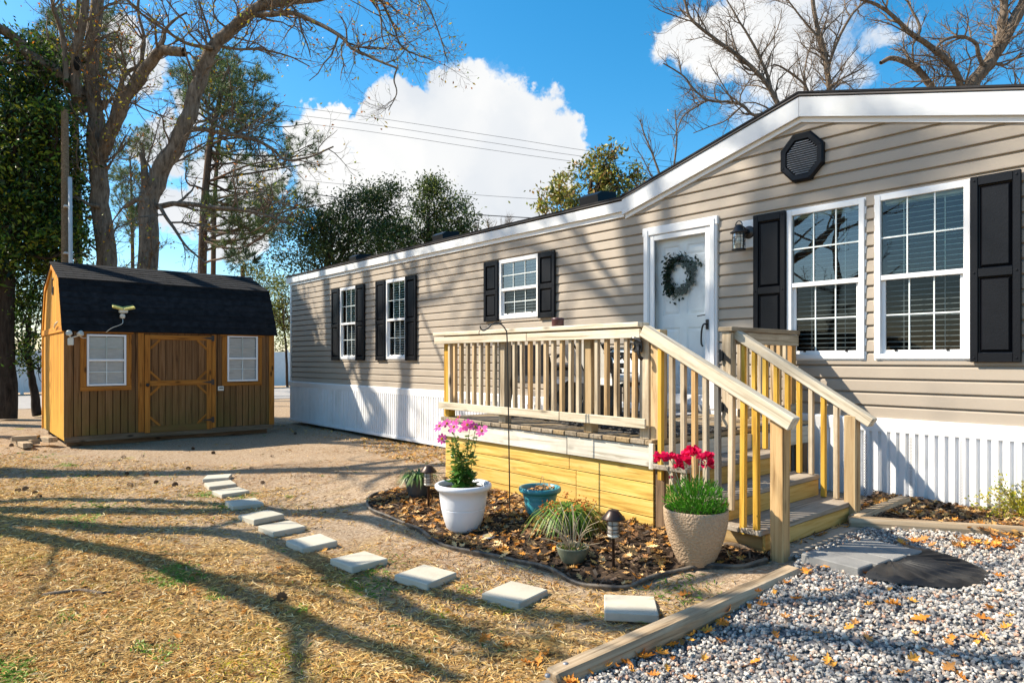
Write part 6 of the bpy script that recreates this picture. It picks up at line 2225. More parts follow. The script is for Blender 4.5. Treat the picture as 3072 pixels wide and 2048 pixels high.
def small_pots():
    # dark grey swirl pot with strap leaves
    p = gp(1255, 1493)
    t = thing('grey_planter', 'dark grey ribbed planter with trailing strap leaves at the left of the bed', 'planter', p)
    M_ = T(*p)
    prof = pot_profile(.085, .132, .205, .02, .006)
    V, F = latheVF(prof, 48)
    a = np.arctan2(V[:, 1], V[:, 0]); rr = np.hypot(V[:, 0], V[:, 1])
    k = 1 + .022 * np.sin(a * 16 + V[:, 2] * 16) * (rr > .06)
    V[:, 0] *= k; V[:, 1] *= k
    MB().add(V, F).build('pot', MT['greypot'], t, M_, True)
    soil(t, M_, .118, .175)
    mb = MB(); blades(mb, np.array(p) + [0, 0, .18], 170, .32, .012, 1.0, [(.10, .20, .04), (.16, .28, .07), (.28, .36, .15), (.06, .12, .03)], 1.0)
    mb.build('leaves', MT['leaf'], t)
    # teal pot
    p = gp(1620, 1548)
    t = thing('teal_planter', 'teal planter full of dead leaves against the yellow deck boards', 'planter', p)
    M_ = T(*p)
    lathe('pot', [(0, .004), (.095, 0), (.11, .05), (.128, .13), (.126, .135), (.131, .14), (.129, .146), (.135, .155), (.133, .16), (.142, .19), (.150, .195), (.165, .20), (.172, .215), (.168, .235), (.16, .24), (.148, .235), (.142, .2), (.14, .18)], MT['tealpot'], t, M_, 36)
    soil(t, M_, .14, .195)
    mb = MB()
    for i in range(60):
        a = R2.uniform(0, 6.28); r = .12 * math.sqrt(R2.random())
        g = R2.uniform(.6, 1.2)
        leafquad(mb, np.array(p) + [r * math.cos(a), r * math.sin(a), .205 + R2.uniform(0, .03)], R2.normal(size=3) * [1, 1, .3], R2.normal(size=3) + [0, 0, 1], R2.uniform(.03, .07), .022, (.42 * g, .22 * g, .08 * g), R2.uniform(-.3, .3))
    mb.build('dead_leaves', MT['litter'], t)
    mb = MB()
    b = np.array(p) + [0, 0, .2]
    addtube(mb, crom([b + [-.02, 0, 0], b + [.005, 0, .08], b + [.03, .0, .13], b + [.05, 0, .06], b + [.07, 0, 0]], 12), .0022, 4)
    mb.build('dry_stem', MT['twig'], t)
    # dark purple pot with a big clump of strap leaves
    p = gp(1706, 1598)
    t = thing('purple_planter', 'dark purple planter overgrown with green strap leaves in the bed', 'planter', p)
    M_ = T(*p)
    lathe('pot', pot_profile(.08, .115, .15, .025, .01), MT['purplepot'], t, M_, 28)
    soil(t, M_, .105, .125)
    mb = MB(); blades(mb, np.array(p) + [0, 0, .13], 460, .40, .011, 1.15, [(.10, .20, .025), (.17, .30, .04), (.06, .14, .02), (.34, .36, .06)], .95)
    mb.build('leaves', MT['leaf'], t)
    mb = MB()
    for i in range(26):
        a = R2.uniform(0, 6.28); r = R2.uniform(.1, .24)
        q = np.array(p) + [r * math.cos(a), r * math.sin(a), .26 - r * .6 + R2.uniform(0, .1)]
        for k in range(9):
            g = R2.uniform(.6, 1.2)
            leafquad(mb, q + R2.normal(0, .012, 3), R2.normal(size=3), R2.normal(size=3), .022, .012, (.55 * g, .17 * g, .03 * g), .3)
    tag(mb.build('dried_blooms', MT['litter'], t), kind='stuff')
    # low mossy bowl with dry sticks
    p = gp(1718, 1688)
    t = thing('mossy_bowl', 'low mossy stone bowl with dry sticks and succulents', 'planter', p)
    M_ = T(*p)
    lathe('bowl', [(0, .003), (.055, 0), (.075, .02), (.098, .07), (.108, .105), (.110, .112), (.104, .114), (.096, .1), (.09, .085)], MT['bowl'], t, M_, 28)
    soil(t, M_, .092, .09)
    mb = MB()
    b = np.array(p) + [0, 0, .09]
    for i in range(34):
        a = R2.uniform(0, 6.28); o_ = R2.uniform(.08, .26); H = R2.uniform(.05, .30)
        P = crom([b + [math.cos(a) * .03, math.sin(a) * .03, 0], b + [math.cos(a) * o_ * .5, math.sin(a) * o_ * .5, H * .65] + R2.normal(0, .01, 3), b + [math.cos(a) * o_, math.sin(a) * o_, H]], 8)
        addtube(mb, P, np.linspace(.0032, .0016, 8), 4)
    mb.build('dry_sticks', MT['twig'], t)
    mb = MB()
    for i in range(150):
        a = R2.uniform(0, 6.28); r = .09 * math.sqrt(R2.random()); g = R2.uniform(.6, 1.3)
        leafquad(mb, b + [r * math.cos(a), r * math.sin(a), .012], R2.normal(size=3) * [1, 1, .4] + [0, 0, .7], R2.normal(size=3), .026, .014, (.14 * g, .20 * g, .03 * g) if i % 3 else (.36 * g, .25 * g, .15 * g), .2)
    mb.build('succulents', MT['leaf'], t)


small_pots()


def beige_pot():
    p = gp(2087, 1690)
    t = thing('beige_planter', 'tall beige dimpled planter with red flowers beside the steps', 'planter', p)
    M_ = T(*p)
    R = .205
    prof = [(0, .004), (.098, 0), (.108, .01)] + [(.108 + .092 * math.sin(math.pi / 2 * k / 14) ** .9, .01 + .335 * k / 14) for k in range(1, 15)] + [(.198, .352), (.190, .352), (.186, .33), (.18, .30)]
    V, F = latheVF(prof, 64)
    MB().add(V, F).build('pot', MT['beigepot'], t, M_, True)
    soil(t, M_, .182, .315)
    mb = MB()
    b = np.array(p) + [0, 0, .31]
    for i in range(3400):
        v = R2.normal(size=3); v /= np.linalg.norm(v)
        rr = R2.random() ** .4
        q = b + v * rr * np.array([.19, .19, .15]) + [0, 0, .07 + .025 * math.sin(v[0] * 9) * math.cos(v[1] * 8)]
        if q[2] < b[2] - .0:
            continue
        g = R2.uniform(.5, 1.35)
        leafquad(mb, q, v * .6 + R2.normal(0, .35, 3) + [0, 0, .9], R2.normal(size=3), R2.uniform(.022, .042), .006, (.10 * g, .34 * g, .015 * g), .1)
    mb.build('foliage', MT['leaf'], t)
    st = MB()
    dep = float(np.dot(np.array(p) - EYE, FWD))
    heads = [(1983, 1374, 1), (2010, 1375, .85), (2050, 1382, 1), (2082, 1356, .95), (2066, 1366, .9), (2102, 1372, .6), (2121, 1368, .8), (2119, 1394, 1), (2036, 1400, .7), (2013, 1432, .3)]
    for (px, py, s) in heads:
        c = at(px, py, dep + R2.uniform(-.08, .08))
        P = crom([b + [(c - b)[0] * .5, (c - b)[1] * .5, .12], (c + b) / 2 + [(c - b)[0] * .3, (c - b)[1] * .3, .1], c], 7)
        addtube(st, P, .0025, 5)
        fl = MB()
        for k in range(16):
            a = R2.uniform(0, 6.28); tl = R2.uniform(-.2, 1.0)
            d = np.array([math.cos(a), math.sin(a), tl]); d /= np.linalg.norm(d)
            s_ = np.cross(d, R2.normal(size=3)); s_ /= np.linalg.norm(s_)
            r = .050 * s * R2.uniform(.8, 1.15)
            g = R2.uniform(.75, 1.1)
            n_ = np.cross(d, s_)
            V = [c, c + d * r * .7 + s_ * r * .55 + n_ * r * .15, c + d * r * 1.1 + s_ * r * .3, c + d * r * 1.0 - s_ * r * .02 + n_ * r * .1, c + d * r * 1.12 - s_ * r * .35, c + d * r * .7 - s_ * r * .55 + n_ * r * .15]
            fl.faces(V, [(0, 1, 2, 3, 4, 5)], (.78 * g, .010 * g, .10 * g))
        fl.build('flower', MT['petal'], t)
    st.build('flower_stalks', MT['stalk'], t)


def beige_mat():
    m, nt, b, L = newmat('beige_dimpled')
    b.inputs['Base Color'].default_value = (.40, .30, .215, 1); b.inputs['Roughness'].default_value = .55
    vo = nt.nodes.new('ShaderNodeTexVoronoi'); vo.feature = 'SMOOTH_F1'; vo.inputs['Scale'].default_value = 75
    L(coords(nt, (1, 1, 1.3)), vo.inputs['Vector'])
    bump(nt, b, vo.outputs['Distance'], .75, .010)
    L(mixc(nt, ramp(nt, [(.1, (.8, .8, .8)), (.6, (0, 0, 0))], vo.outputs['Distance']), (.40, .285, .185), (.33, .225, .14)), b.inputs['Base Color'])
    return m


MT['beigepot'] = beige_mat()
MT['stalk'] = plain('pale_stalk', (.42, .40, .26), .6)
beige_pot()


MT['lens'] = plain('frosted_lens', (.42, .38, .33), .3)


def solar_light(px, py, label, h=.33):
    p = gp(px, py)
    t = thing('solar_path_light', label, 'garden light', p, 0, 'solar path lights in the bed')
    M_ = T(*p)
    lathe('stake', [(.004, -.02), (.010, .0), (.010, h * .52), (.016, h * .54), (.0001, h * .55)], MT['brownmetal'], t, M_, 12)
    lathe('lens', [(.034, h * .56), (.036, h * .6), (.036, h * .84), (.03, h * .86)], MT['lens'], t, M_, 18)
    lathe('cap', [(.0001, h + .0), (.03, h - .002), (.036, h - .008), (.074, h - .052), (.076, h - .060), (.07, h - .058), (.03, h - .05), (.0001, h - .05)], MT['brownmetal'], t, M_, 24)
    lathe('collar', [(.0001, h * .53), (.03, h * .53), (.038, h * .555), (.038, h * .575), (.034, h * .58)], MT['shedlamp'], t, M_, 18)
    mb = MB()
    for k in range(6):
        a = k * math.pi / 3
        addtube(mb, [(.041 * math.cos(a), .041 * math.sin(a), h * .56), (.041 * math.cos(a), .041 * math.sin(a), h * .86)], .002, 4)
    a = np.linspace(0, 2 * math.pi, 21)
    for z in (.62, .68, .75):
        addtube(mb, np.stack([.043 * np.cos(a), .043 * np.sin(a), np.full(21, h * z)], 1), .0022, 4)
    mb.build('cage', MT['brownmetal'], t, M_)


solar_light(1285, 1524, 'bronze solar path light left of the white planter', .385)
solar_light(1840, 1704, 'bronze solar path light between the bowl and the beige planter', .375)


def odds():
    # shepherd hook
    p = gp(1530, 1546)
    d = float(np.dot(np.array(p) - EYE, FWD))
    t = thing('shepherd_hook', 'thin black shepherd hook pole in the flower bed', 'plant hook', p)
    px = [(1530, 1548), (1527, 1350), (1524, 1150), (1521, 1010), (1516, 988), (1505, 974), (1490, 968), (1475, 974), (1463, 985), (1452, 991), (1444, 988), (1440, 978)]
    mb = MB(); addtube(mb, crom([at(x, y, d) for x, y in px], 60), .0055, 7, caps=True); mb.build('pole', MT['blackmetal'], t)
    mb = MB(); addtube(mb, crom([at(x, y, d) for x, y in ((1441, 990), (1437, 996), (1438, 1003))], 8), .003, 5); mb.build('tip', MT['blackmetal'], t)
    # flat ground light
    p = gp(1469, 1616)
    t = thing('disc_light', 'flat round solar disc light on the mulch', 'garden light', p)
    M_ = T(*p) @ Matrix.Rotation(.12, 4, 'X')
    lathe('body', [(.0001, 0), (.045, 0), (.05, .008), (.05, .02), (.046, .025)], MT['blackmetal'], t, M_, 24)
    lathe('ring', [(.05, .018), (.052, .024), (.046, .029), (.04, .028)], MT['sill'], t, M_, 24)
    lathe('panel', [(.0001, .028), (.04, .0275)], MT['discpanel'], t, M_, 24)
    # black edging strip
    P = np.array([e + [0, 0, .0] for e in EDGE])
    P[:, 2] = gz(P[:, 0], P[:, 1])
    C = crom(P, 160)
    mb = MB()
    t_ = np.gradient(C, axis=0); s = np.stack([-t_[:, 1], t_[:, 0], 0 * t_[:, 0]], 1); s /= np.linalg.norm(s, axis=1)[:, None]
    prof = [(-.011, -.02), (-.007, .012), (-.013, .018), (-.012, .029), (0, .034), (.012, .029), (.013, .018), (.007, .012), (.011, -.02)]
    wob = .006 * np.sin(np.arange(160) * .37)
    V = np.concatenate([C + s * a + np.stack([0 * wob, 0 * wob, wob + b], 1) for a, b in prof])
    n = 160
    F = [(i * n + j, i * n + j + 1, (i + 1) * n + j + 1, (i + 1) * n + j) for i in range(len(prof) - 1) for j in range(n - 1)]
    tag(mb.add(V, F).build('lawn_edging', MT['edging'], smooth=True), 'black plastic edging strip curving round the flower bed', 'edging')
    # fallen stick beside the steps
    a = gp(2140, 1637, .02); b = gp(2306, 1644, .03)
    mb = MB(); addtube(mb, crom([a, a * .7 + b * .3 + [0, 0, .012], a * .35 + b * .65 + [0, 0, -.004], b], 14) + R2.normal(0, .002, (14, 3)), np.linspace(.016, .022, 14), 7, caps=True)
    tag(mb.build('fallen_stick', MT['barkG'], smooth=True), 'pale fallen stick lying in the shade beside the steps', 'stick')
    # surface root in the lawn
    pts = [gp(x, y, .01) for x, y in ((120, 1785), (180, 1778), (240, 1770), (300, 1778), (345, 1772))]
    mb = MB(); addtube(mb, crom(pts, 20), np.array([.004, .012, .014, .016, .016, .015, .014, .012, .01, .01, .012, .013, .014, .013, .012, .01, .008, .006, .005, .003]), 6)
    tag(mb.build('surface_root', MT['barkG'], smooth=True), 'bleached root surfacing in the lawn beside yellow moss', 'root')
    # green ring in the mulch at the right edge
    p = gp(3052, 1586)
    a = np.linspace(0, 2 * math.pi, 30)
    mb = MB(); addtube(mb, np.stack([p[0] + .055 * np.cos(a), p[1] + .055 * np.sin(a), np.full(30, p[2] + .065)], 1), .014, 8)
    tag(mb.build('valve_ring', MT['bowl'], smooth=True), 'round green grey ring in the mulch below the yellow bush', 'ring')
    # yellow-green bush
    p = gp(3055, 1572)
    t = thing('yellow_bush', 'small yellow green bush by the skirting at the right edge', 'bush', p)
    mb = MB(); st = MB()
    b = np.array(p) + [.03, .1, .0]
    for i in range(110):
        v = R2.normal(size=3); v[2] = abs(v[2]) + .25; v /= np.linalg.norm(v)
        L = R2.uniform(.18, .40)
        P = crom([b, b + v * L * .6 + R2.normal(0, .01, 3), b + v * L], 6)
        addtube(st, P, np.linspace(.004, .0015, 6), 4)
        for k in range(26):
            q = P[R2.integers(2, 6)] + R2.normal(0, .014, 3)
            g = R2.uniform(.6, 1.2)
            leafquad(mb, q, v + R2.normal(0, .6, 3), R2.normal(size=3) + [0, 0, 1], R2.uniform(.018, .032), .014, (.48 * g, .42 * g, .03 * g) if R2.random() < .75 else (.24 * g, .32 * g, .03 * g), .15)
    st.build('stems', MT['twig'], t); mb.build('leaves', MT['leaf'], t)


MT['discpanel'] = plain('disc_panel', (.42, .36, .16), .3, .1)
odds()
# ------------------------------------------------------------------ ground cover
R3 = np.random.default_rng(21)


def scatter_blades():
    # dry straw lawn: thin bent blades, denser near the camera
    n = 190000
    # sample in the wedge of lawn in front of the camera, density falls with distance
    d = 2.6 + 11.5 * R3.random(n) ** 1.7
    lat = R3.uniform(-.95, .55, n) * d
    P = EYE[None] * 0 + FWD[None] * d[:, None] + RGT[None] * lat[:, None]
    x, y = P[:, 0], P[:, 1]
    k = ~inpoly(x, y, BED) & ~inpoly(x, y, GRAVEL) & ~inpoly(x, y, MULCH) & (y < 6.4) & ~((x < SX + .1) & (y > SYa - .2) & (y < SYb + .2))
    # bare sandy patches
    f = np.sin(x * 1.7 + 1.3 * np.sin(y * 1.1)) * np.sin(y * 1.9 + .8 * np.sin(x * .9)) + .35 * np.sin(x * 5.1 + y * 3.3)
    bare = (y - 1.75) * .40 + (-x - 7.5).clip(0) * .07 + f * .38
    k &= (R3.random(n) > (bare + .38).clip(0, .985)) & (x > -15)
    tb = (TB1 - TB0); s = (x - TB0[0]) * tb[1] - (y - TB0[1]) * tb[0]
    k &= ~((s > 0) & (x > TB0[0]))
    x, y, d = x[k], y[k], d[k]
    n = len(x)
    a = R3.uniform(0, 2 * np.pi, n)
    L = R3.uniform(.02, .065, n) * (1 + d * .05)
    W = R3.uniform(.0018, .0042, n) * (1 + d * .14)
    lift = R3.uniform(.0, .45, n)
    u = np.stack([np.cos(a), np.sin(a), lift], 1)
    sd = np.stack([-np.sin(a), np.cos(a), R3.normal(0, .3, n)], 1)
    B = np.stack([x, y, gz(x, y) + R3.uniform(.0, .010, n)], 1)
    mid = B + u * L[:, None] * .55
    tip = B + u * L[:, None] + np.stack([0 * a, 0 * a, -L * lift * .7], 1) + sd * (L * R3.normal(0, .12, n))[:, None]
    V = np.stack([B - sd * W[:, None] / 2, B + sd * W[:, None] / 2, mid + sd * W[:, None] / 2, tip, mid - sd * W[:, None] / 2], 1)
    g = R3.uniform(.55, 1.25, n)[:, None]
    t = R3.random(n)[:, None]
    c = np.where(t < .45, np.array([[.70, .48, .18]]), np.where(t < .75, np.array([[.56, .31, .09]]), np.where(t < .88, np.array([[.80, .64, .36]]), np.array([[.20, .12, .055]])))) * g
    # green sprigs in patches
    gf = np.sin(x * 2.3 + 4 + np.sin(y * 3.1)) * np.sin(y * 2.9 + 1.2) + .4 * np.sin(x * 6.3) * np.sin(y * 7.1)
    gr_ = (gf > .78) & (R3.random(n) < .6) | (R3.random(n) < .012)
    c[gr_] = np.array([.13, .25, .03]) * g[gr_]
    F = (np.arange(n)[:, None] * 5 + np.arange(5)[None])
    mb = MB(); mb.add(V.reshape(-1, 3), F, np.repeat(c, 5, 0))
    tag(mb.build('dry_grass', MT['straw']), 'dry straw coloured grass matted over the lawn', 'grass', kind='stuff')
    # rust-brown pine needles blown over the bare soil, out to the shed
    n = 60000
    d = 4 + 13 * R3.random(n) ** 1.2
    lat = R3.uniform(-.85, .25, n) * d
    P = FWD[None] * d[:, None] + RGT[None] * lat[:, None]
    x, y = P[:, 0], P[:, 1]
    f = np.sin(x * 1.1 + 2 * np.sin(y * .7)) * np.sin(y * 1.5 + 1.4 * np.sin(x * .8)) + .5 * np.sin(x * 3.3 + y * 2.1) * np.sin(y * 4.1)
    k = (R3.random(n) < (.35 + f * .55).clip(.06, 1)) & ~inpoly(x, y, BED) & ~inpoly(x, y, GRAVEL) & (y < 6.4) & (x < -3) & ~((x < SX + .05) & (y > SYa) & (y < SYb))
    x, y, d = x[k], y[k], d[k]; n = len(x)
    a = R3.uniform(0, 2 * np.pi, n); L = R3.uniform(.05, .13, n); W = .0012 * (1 + d * .22)
    u = np.stack([np.cos(a), np.sin(a), R3.uniform(0, .12, n)], 1) * L[:, None]; sd = np.stack([-np.sin(a), np.cos(a), 0 * a], 1) * W[:, None]
    B = np.stack([x, y, gz(x, y) + .003 + R3.uniform(0, .006, n)], 1)
    V = np.stack([B - sd, B + sd, B + u + sd * .5, B + u - sd * .5], 1)
    pal = np.array([[.34, .17, .065], [.44, .25, .10], [.22, .11, .045], [.52, .36, .18]])
    c = pal[R3.integers(4, size=n)] * R3.uniform(.6, 1.2, n)[:, None]
    mb = MB(); mb.add(V.reshape(-1, 3), np.arange(n)[:, None] * 4 + np.arange(4)[None], np.repeat(c, 4, 0))
    tag(mb.build('pine_straw', MT['straw']), 'rust brown pine needles scattered over the bare soil', 'pine straw', kind='stuff')
    # moss and weed clumps
    mb = MB()
    spots = [(290, 1765, .16, 1), (60, 1690, .2, 1), (505, 1750, .12, 0), (640, 1790, .06, 0), (200, 1850, .08, 0), (480, 1955, .09, 0), (420, 1945, .05, 0), (810, 1990, .28, 1), (700, 2030, .22, 1), (1000, 1745, .14, 1), (1060, 1760, .1, 1),
             (240, 1560, .2, 0), (200, 1395, .16, 0), (610, 1485, .14, 0), (870, 1490, .05, 0), (520, 1720, .1, 0), (540, 1700, .07, 0), (60, 2040, .1, 0), (1320, 1840, .1, 1), (1400, 1770, .07, 0), (1500, 1830, .08, 1), (640, 1770, .05, 0), (900, 1830, .06, 0)]
    for px, py, r, ty in spots:
        p = gp(px, py)
        m = int(620 * (r / .15) ** 1.5)
        aa = R3.uniform(0, 6.28, m); rr = r * np.sqrt(R3.random(m)) * (1 + .4 * np.sin(aa * 3 + px))
        x = p[0] + rr * np.cos(aa) * 1.4; y = p[1] + rr * np.sin(aa) * .8
        b_ = R3.uniform(0, 6.28, m)
        L = R3.uniform(.007, .014, m) if ty else R3.uniform(.010, .026, m)
        W = L * (.5 if ty else .3)
        B = np.stack([x, y, gz(x, y) + .002], 1)
        u = np.stack([np.cos(b_), np.sin(b_), R3.uniform(.1, .7, m)], 1); sd = np.stack([-np.sin(b_), np.cos(b_), 0 * b_], 1)
        V = np.stack([B, B + u * L[:, None] * .5 + sd * W[:, None] / 2, B + u * L[:, None], B + u * L[:, None] * .5 - sd * W[:, None] / 2], 1)
        g = R3.uniform(.6, 1.25, m)[:, None]
        c = (np.array([[.56, .48, .015]]) if ty else np.array([[.20, .40, .03]])) * g
        mb.add(V.reshape(-1, 3), np.arange(m)[:, None] * 4 + np.arange(4)[None], np.repeat(c, 4, 0))
    tag(mb.build('moss_and_weeds', MT['leaf']), 'yellow moss and green weeds in patches on the lawn', 'moss', kind='stuff')


scatter_blades()


def gravel():
    # angular pebbles, every one its own lump, in one mesh
    ico = bmesh.new(); bmesh.ops.create_icosphere(ico, subdivisions=1, radius=1)
    IV = np.array([v.co[:] for v in ico.verts]); IF = np.array([[v.index for v in f.verts] for f in ico.faces]); ico.free()
    n = 90000
    d = 2.2 + 6.5 * R3.random(n) ** 1.25
    lat = R3.uniform(-.25, 1.0, n) * d
    P = FWD[None] * d[:, None] + RGT[None] * lat[:, None]
    x, y = P[:, 0], P[:, 1]
    k = inpoly(x, y, GRAVEL) & ~inpoly(x, y, MULCH)
    x, y, d = x[k], y[k], d[k]
    tb = (TB1 - TB0)[:2]; tb = tb / np.linalg.norm(tb)
    s = (x - TB0[0]) * tb[1] - (y - TB0[1]) * tb[0]
    k = (s > .035) | (y > TB1[1])
    x, y, d = x[k], y[k], d[k]
    n = len(x)
    size = R3.uniform(.0055, .0115, n) * (1 + .25 * R3.random(n)) * (1 + .05 * (d - 3))
    V = IV[None] * (1 + R3.normal(0, .2, (n, len(IV), 1)))
    sc = np.stack([R3.uniform(.8, 1.35, n), R3.uniform(.75, 1.1, n), R3.uniform(.6, .95, n)], 1)
    V = V * sc[:, None] * size[:, None, None]
    a = R3.uniform(0, 6.28, n); ca, sa = np.cos(a)[:, None], np.sin(a)[:, None]
    b = R3.uniform(-.6, .6, n); cb, sb = np.cos(b)[:, None], np.sin(b)[:, None]
    X = V[..., 0] * cb + V[..., 2] * sb; Z = -V[..., 0] * sb + V[..., 2] * cb; Y = V[..., 1]
    V = np.stack([X * ca - Y * sa + x[:, None], X * sa + Y * ca + y[:, None], Z + (gz(x, y) + .018 + R3.uniform(0, .016, n))[:, None]], 2)
    t = R3.random(n)
    pal = np.array([[.40, .375, .345], [.26, .25, .245], [.48, .37, .29], [.53, .49, .43], [.14, .14, .145], [.44, .26, .18], [.66, .61, .53]])
    c = pal[R3.choice(7, n, p=[.27, .2, .14, .15, .1, .06, .08])] * R3.uniform(.75, 1.2, n)[:, None]
    F = (np.arange(n)[:, None, None] * len(IV) + IF[None]).reshape(-1, 3)
    mb = MB(); mb.add(V.reshape(-1, 3), F, np.repeat(c, len(IV), 0))
    tag(mb.build('gravel', MT['stone']), 'grey and pinkish gravel stones covering the drive', 'gravel', kind='stuff')


gravel()


def oakleaf():
    """a lobed, curled oak leaf about 10 cm long"""
    out = [(0, .0), (.10, .012), (.2, .05), (.27, .03), (.36, .13), (.42, .15), (.46, .055), (.56, .19), (.63, .19), (.64, .06), (.74, .12), (.80, .11), (.82, .035), (1.0, 0)]
    V = []; n = len(out)
    for x, y in out:
        V += [(x, y), (x, 0), (x, -y)]
    V = np.array(V)
    F = []
    for i in range(n - 1):
        a = i * 3
        F += [(a, a + 1, a + 4, a + 3), (a + 1, a + 2, a + 5, a + 4)]
    return V, np.array(F)


LV, LF = oakleaf()


def leafmesh(curl, twist, size):
    x = (LV[:, 0] - .5) * size; y = LV[:, 1] * size * 1.3
    z = curl * size * (3.2 * (y / size) ** 2 + .9 * (x / size) ** 2) + twist * x * y / size
    return np.stack([x, y, z], 1)


def litter():
    # matted dead leaves and bark chips
    def leaves(mb, poly, n, cols, smin, smax, zoff, dens=None):
        P = np.array([p[:2] for p in poly]); lo, hi = P.min(0), P.max(0)
        k = 0
        xs = R3.uniform(lo[0], hi[0], n * 3); ys = R3.uniform(lo[1], hi[1], n * 3)
        ok = inpoly(xs, ys, P)
        if dens is not None:
            ok &= R3.random(n * 3) < dens(xs, ys)
        xs, ys = xs[ok][:n], ys[ok][:n]
        for x, y in zip(xs, ys):
            V = leafmesh(R3.uniform(-.2, 1.0), R3.normal(0, 1.2), R3.uniform(smin, smax))
            a = R3.uniform(0, 6.28); t = R3.normal(0, .35); u = R3.normal(0, .35)
            M_ = np.array(Matrix.Rotation(a, 3, 'Z') @ Matrix.Rotation(t, 3, 'X') @ Matrix.Rotation(u, 3, 'Y'))
            c = np.array(cols[R3.integers(len(cols))]) * R3.uniform(.65, 1.25)
            mb.add(V @ M_.T + [x, y, float(gz(x, y)) + zoff + R3.uniform(0, .02)], LF, c)
    tan = [(.54, .30, .11), (.44, .21, .06), (.62, .41, .19), (.28, .13, .045), (.62, .26, .04), (.74, .50, .24), (.66, .36, .10)]
    mb = MB()
    leaves(mb, BED, 3200, tan, .05, .11, .018, lambda x, y: np.where(y > 2.9, np.where(x > -3.2, .45, .8), .4))
    tag(mb.build('leaf_litter', MT['litter']), 'brown dead leaves matted in the flower bed', 'leaf litter', kind='stuff')
    mb = MB()
    leaves(mb, [(-2.3, 5.6), (-1.0, 5.4), (1.2, 5.2), (1.2, 6.4), (-2.3, 6.4)], 800, tan, .06, .12, .06)
    tag(mb.build('mulch_leaf_litter', MT['litter']), 'brown oak leaves scattered over the dark mulch by the skirting', 'leaf litter', kind='stuff')
    mb = MB()
    gold = [(.58, .33, .08), (.50, .25, .05), (.62, .42, .15), (.42, .2, .05)]
    strip = [gp(1060, 1318), gp(1200, 1300), gp(1330, 1335), gp(1340, 1400), gp(1210, 1385), gp(1090, 1350)]
    leaves(mb, strip, 700, gold, .05, .10, .004)
    leaves(mb, [(-15.6, 5.6), (-9, 5.9), (-6, 5.3), (-6, 6.4), (-15.6, 6.4)], 260, gold, .04, .09, .002)
    tag(mb.build('golden_leaf_drift', MT['litter']), 'drift of golden dead leaves along the white skirting', 'leaf litter', kind='stuff')
    # bark chips
    mb = MB()
    n = 6000
    for poly in (BED, MULCH):
        P = np.array([p[:2] for p in poly]); lo, hi = P.min(0), P.max(0)
        x = R3.uniform(lo[0], min(hi[0], 1.0), n); y = R3.uniform(lo[1], hi[1], n)
        k = inpoly(x, y, P); x, y = x[k], y[k]; m = len(x)
        a = R3.uniform(0, 6.28, m); L = R3.uniform(.008, .03, m); W = R3.uniform(.004, .01, m)
        u = np.stack([np.cos(a), np.sin(a), R3.normal(0, .3, m)], 1) * L[:, None]; s = np.stack([-np.sin(a), np.cos(a), R3.normal(0, .4, m)], 1) * W[:, None]
        B = np.stack([x, y, gz(x, y) + (.02 if poly is BED else .058) + R3.uniform(0, .012, m)], 1)
        V = np.stack([B - u - s, B + u - s, B + u + s, B - u + s], 1)
        c = np.array([[.11, .07, .045]]) * R3.uniform(.25, 1.8, m)[:, None]
        mb.add(V.reshape(-1, 3), np.arange(m)[:, None] * 4 + np.arange(4)[None], np.repeat(c, 4, 0))
    tag(mb.build('bark_chips', MT['litter']), 'dark bark chips of the mulch beds', 'mulch', kind='stuff')
    # single fallen leaves
    meshes = []
    for i in range(8):
        mb = MB(); mb.add(leafmesh(R3.uniform(.1, 1.1), R3.normal(0, 1.4), R3.uniform(.075, .125)), LF, np.array([(.62, .24, .03), (.55, .20, .03), (.48, .22, .06), (.66, .32, .05)][i % 4]))
        me = mb.mesh('fallen_leaf'); me.materials.append(MT['litter']); meshes.append(me)

    def drop(px, py, label, group, dz=.012, s=1.0):
        p = gp(px, py, dz)
        o = put('fallen_leaf', meshes[int(R3.integers(8))], None, None, T(p[0], p[1], p[2] + .006) @ Matrix.Rotation(R3.uniform(0, 6.28), 4, 'Z') @ Matrix.Rotation(R3.normal(0, .3), 4, 'X') @ Matrix.Rotation(R3.normal(0, .25), 4, 'Y') @ Matrix.Scale(s, 4))
        tag(o, label, 'leaf', group)
    for px, py in ((1944, 1766), (2060, 1785)):
        drop(px, py, 'orange oak leaf on bare soil %s' % ('above the nearest paver' if px < 2000 else 'right of the nearest paver'), 'orange leaves near the first paver', .004, 1.0)
    for px, py in ((1615, 1985), (1640, 1965), (1580, 1990), (1520, 1940), (1450, 1920)):
        drop(px, py, 'orange leaf on the lawn left of the long timber end', 'leaves left of the timber', .004)
    n = 0
    while n < 60:
        px, py = R3.uniform(1750, 3060), R3.uniform(1660, 2040)
        p = gp(px, py)
        if not inpoly(np.array([p[0]]), np.array([p[1]]), GRAVEL)[0]:
            continue
        drop(px, py, 'orange oak leaf lying on the gravel', 'orange leaves on the gravel', .034, R3.uniform(.55, 1.0)); n += 1
    for i in range(30):     # caught along the timber
        t = R3.random(); p = TB0 * (1 - t) + TB1 * t
        e = np.array([tb_n[0], tb_n[1], 0]) * R3.uniform(.06, .12)
        q = p + e; q[2] = float(gz(q[0], q[1])) + .05
        o = put('fallen_leaf', meshes[int(R3.integers(8))], None, None, T(*q) @ Matrix.Rotation(R3.uniform(0, 6.28), 4, 'Z') @ Matrix.Rotation(R3.normal(0, .7), 4, 'X') @ Matrix.Scale(R3.uniform(.6, 1), 4))
        tag(o, 'orange leaf caught in the gravel along the long timber', 'leaf', 'leaves caught along the timber')
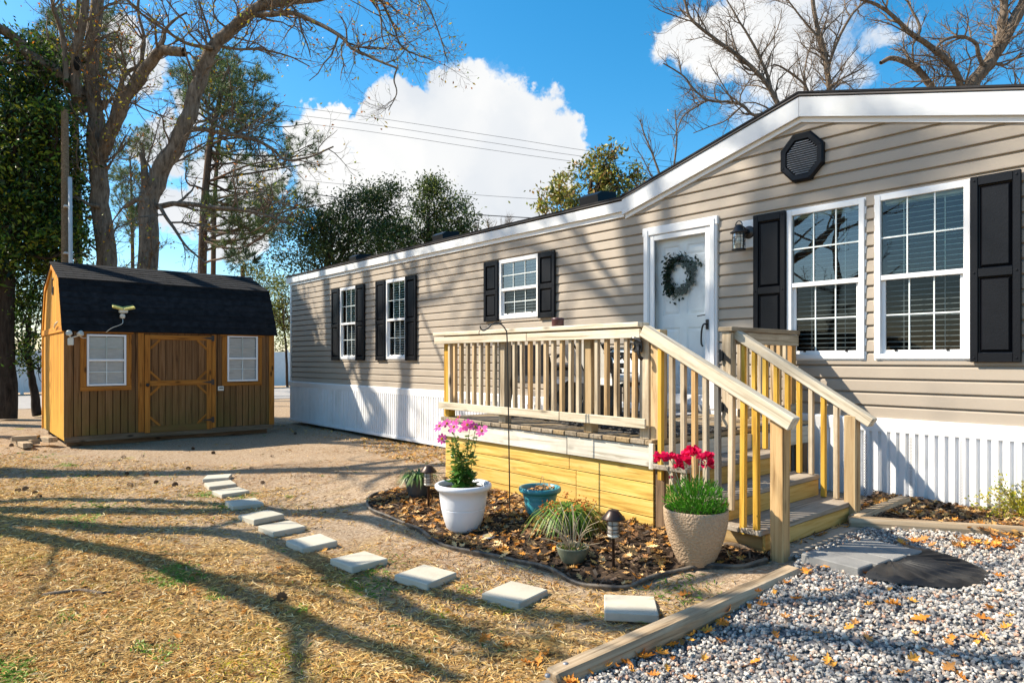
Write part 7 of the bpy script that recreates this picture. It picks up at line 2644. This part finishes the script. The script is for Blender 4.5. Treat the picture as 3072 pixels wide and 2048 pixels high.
    for i in range(40):
        px, py = R3.uniform(2690, 3060), R3.uniform(1612, 1650)
        drop(px, py, 'orange leaf in the drift against the rounded timber', 'leaves against the rounded timber', .035, R3.uniform(.7, 1.1))
    for i in range(36):
        px, py = R3.uniform(0, 1250), R3.uniform(1420, 2040)
        drop(px, py, 'small tan leaf lying on the dry lawn', 'tan leaves on the lawn', .006, R3.uniform(.4, .75))


_t = (TB1 - TB0)[:2]; _t = _t / np.linalg.norm(_t); tb_n = (_t[1], -_t[0])
litter()


def cones():
    mb = MB()
    for i in range(60):
        t = i / 60; a = i * 2.4; z = .002 + .058 * t
        r = .024 * math.sin(math.pi * min(1, .18 + t * .85)) + .004
        d = np.array([math.cos(a), math.sin(a), -.25 + .9 * t])
        leafquad(mb, (math.cos(a) * r * .3, math.sin(a) * r * .3, z), d, (0, 0, 1), r * 1.1, .016, (.13, .085, .055), .1)
    me = mb.mesh('pine_cone'); me.materials.append(MT['litter'])
    pts = [(845, 1791), (370, 1370), (430, 1366), (640, 1358), (815, 1367), (752, 1403), (564, 1404), (380, 1420), (440, 1424), (390, 1453), (525, 1453), (790, 1446), (52, 1470), (76, 1466), (105, 1477), (118, 1489), (295, 1427), (580, 1345), (1000, 1290), (885, 1300), (35, 1335), (1600, 1610), (470, 1445)]
    lab = {845: 'pine cone on the straw in the middle of the near lawn', 1600: 'pine cone among leaves in the flower bed'}
    for px, py in pts:
        p = gp(px, py, .018)
        if px in lab:
            l, g = lab[px], None
        elif px < 130:
            l, g = 'pine cone in the cluster at the left edge of the lawn', 'pine cones at the left edge'
        else:
            l, g = 'brown pine cone on the bare ground in front of the shed', 'pine cones in front of the shed'
        o = put('pine_cone', me, None, None, T(p[0], p[1], p[2]) @ Matrix.Rotation(R3.uniform(0, 6.28), 4, 'Z') @ Matrix.Rotation(R3.uniform(1.1, 1.9), 4, 'X') @ T(0, 0, -.03) @ Matrix.Scale(R3.uniform(.75, 1.05), 4))
        tag(o, l, 'pine cone', g)


cones()
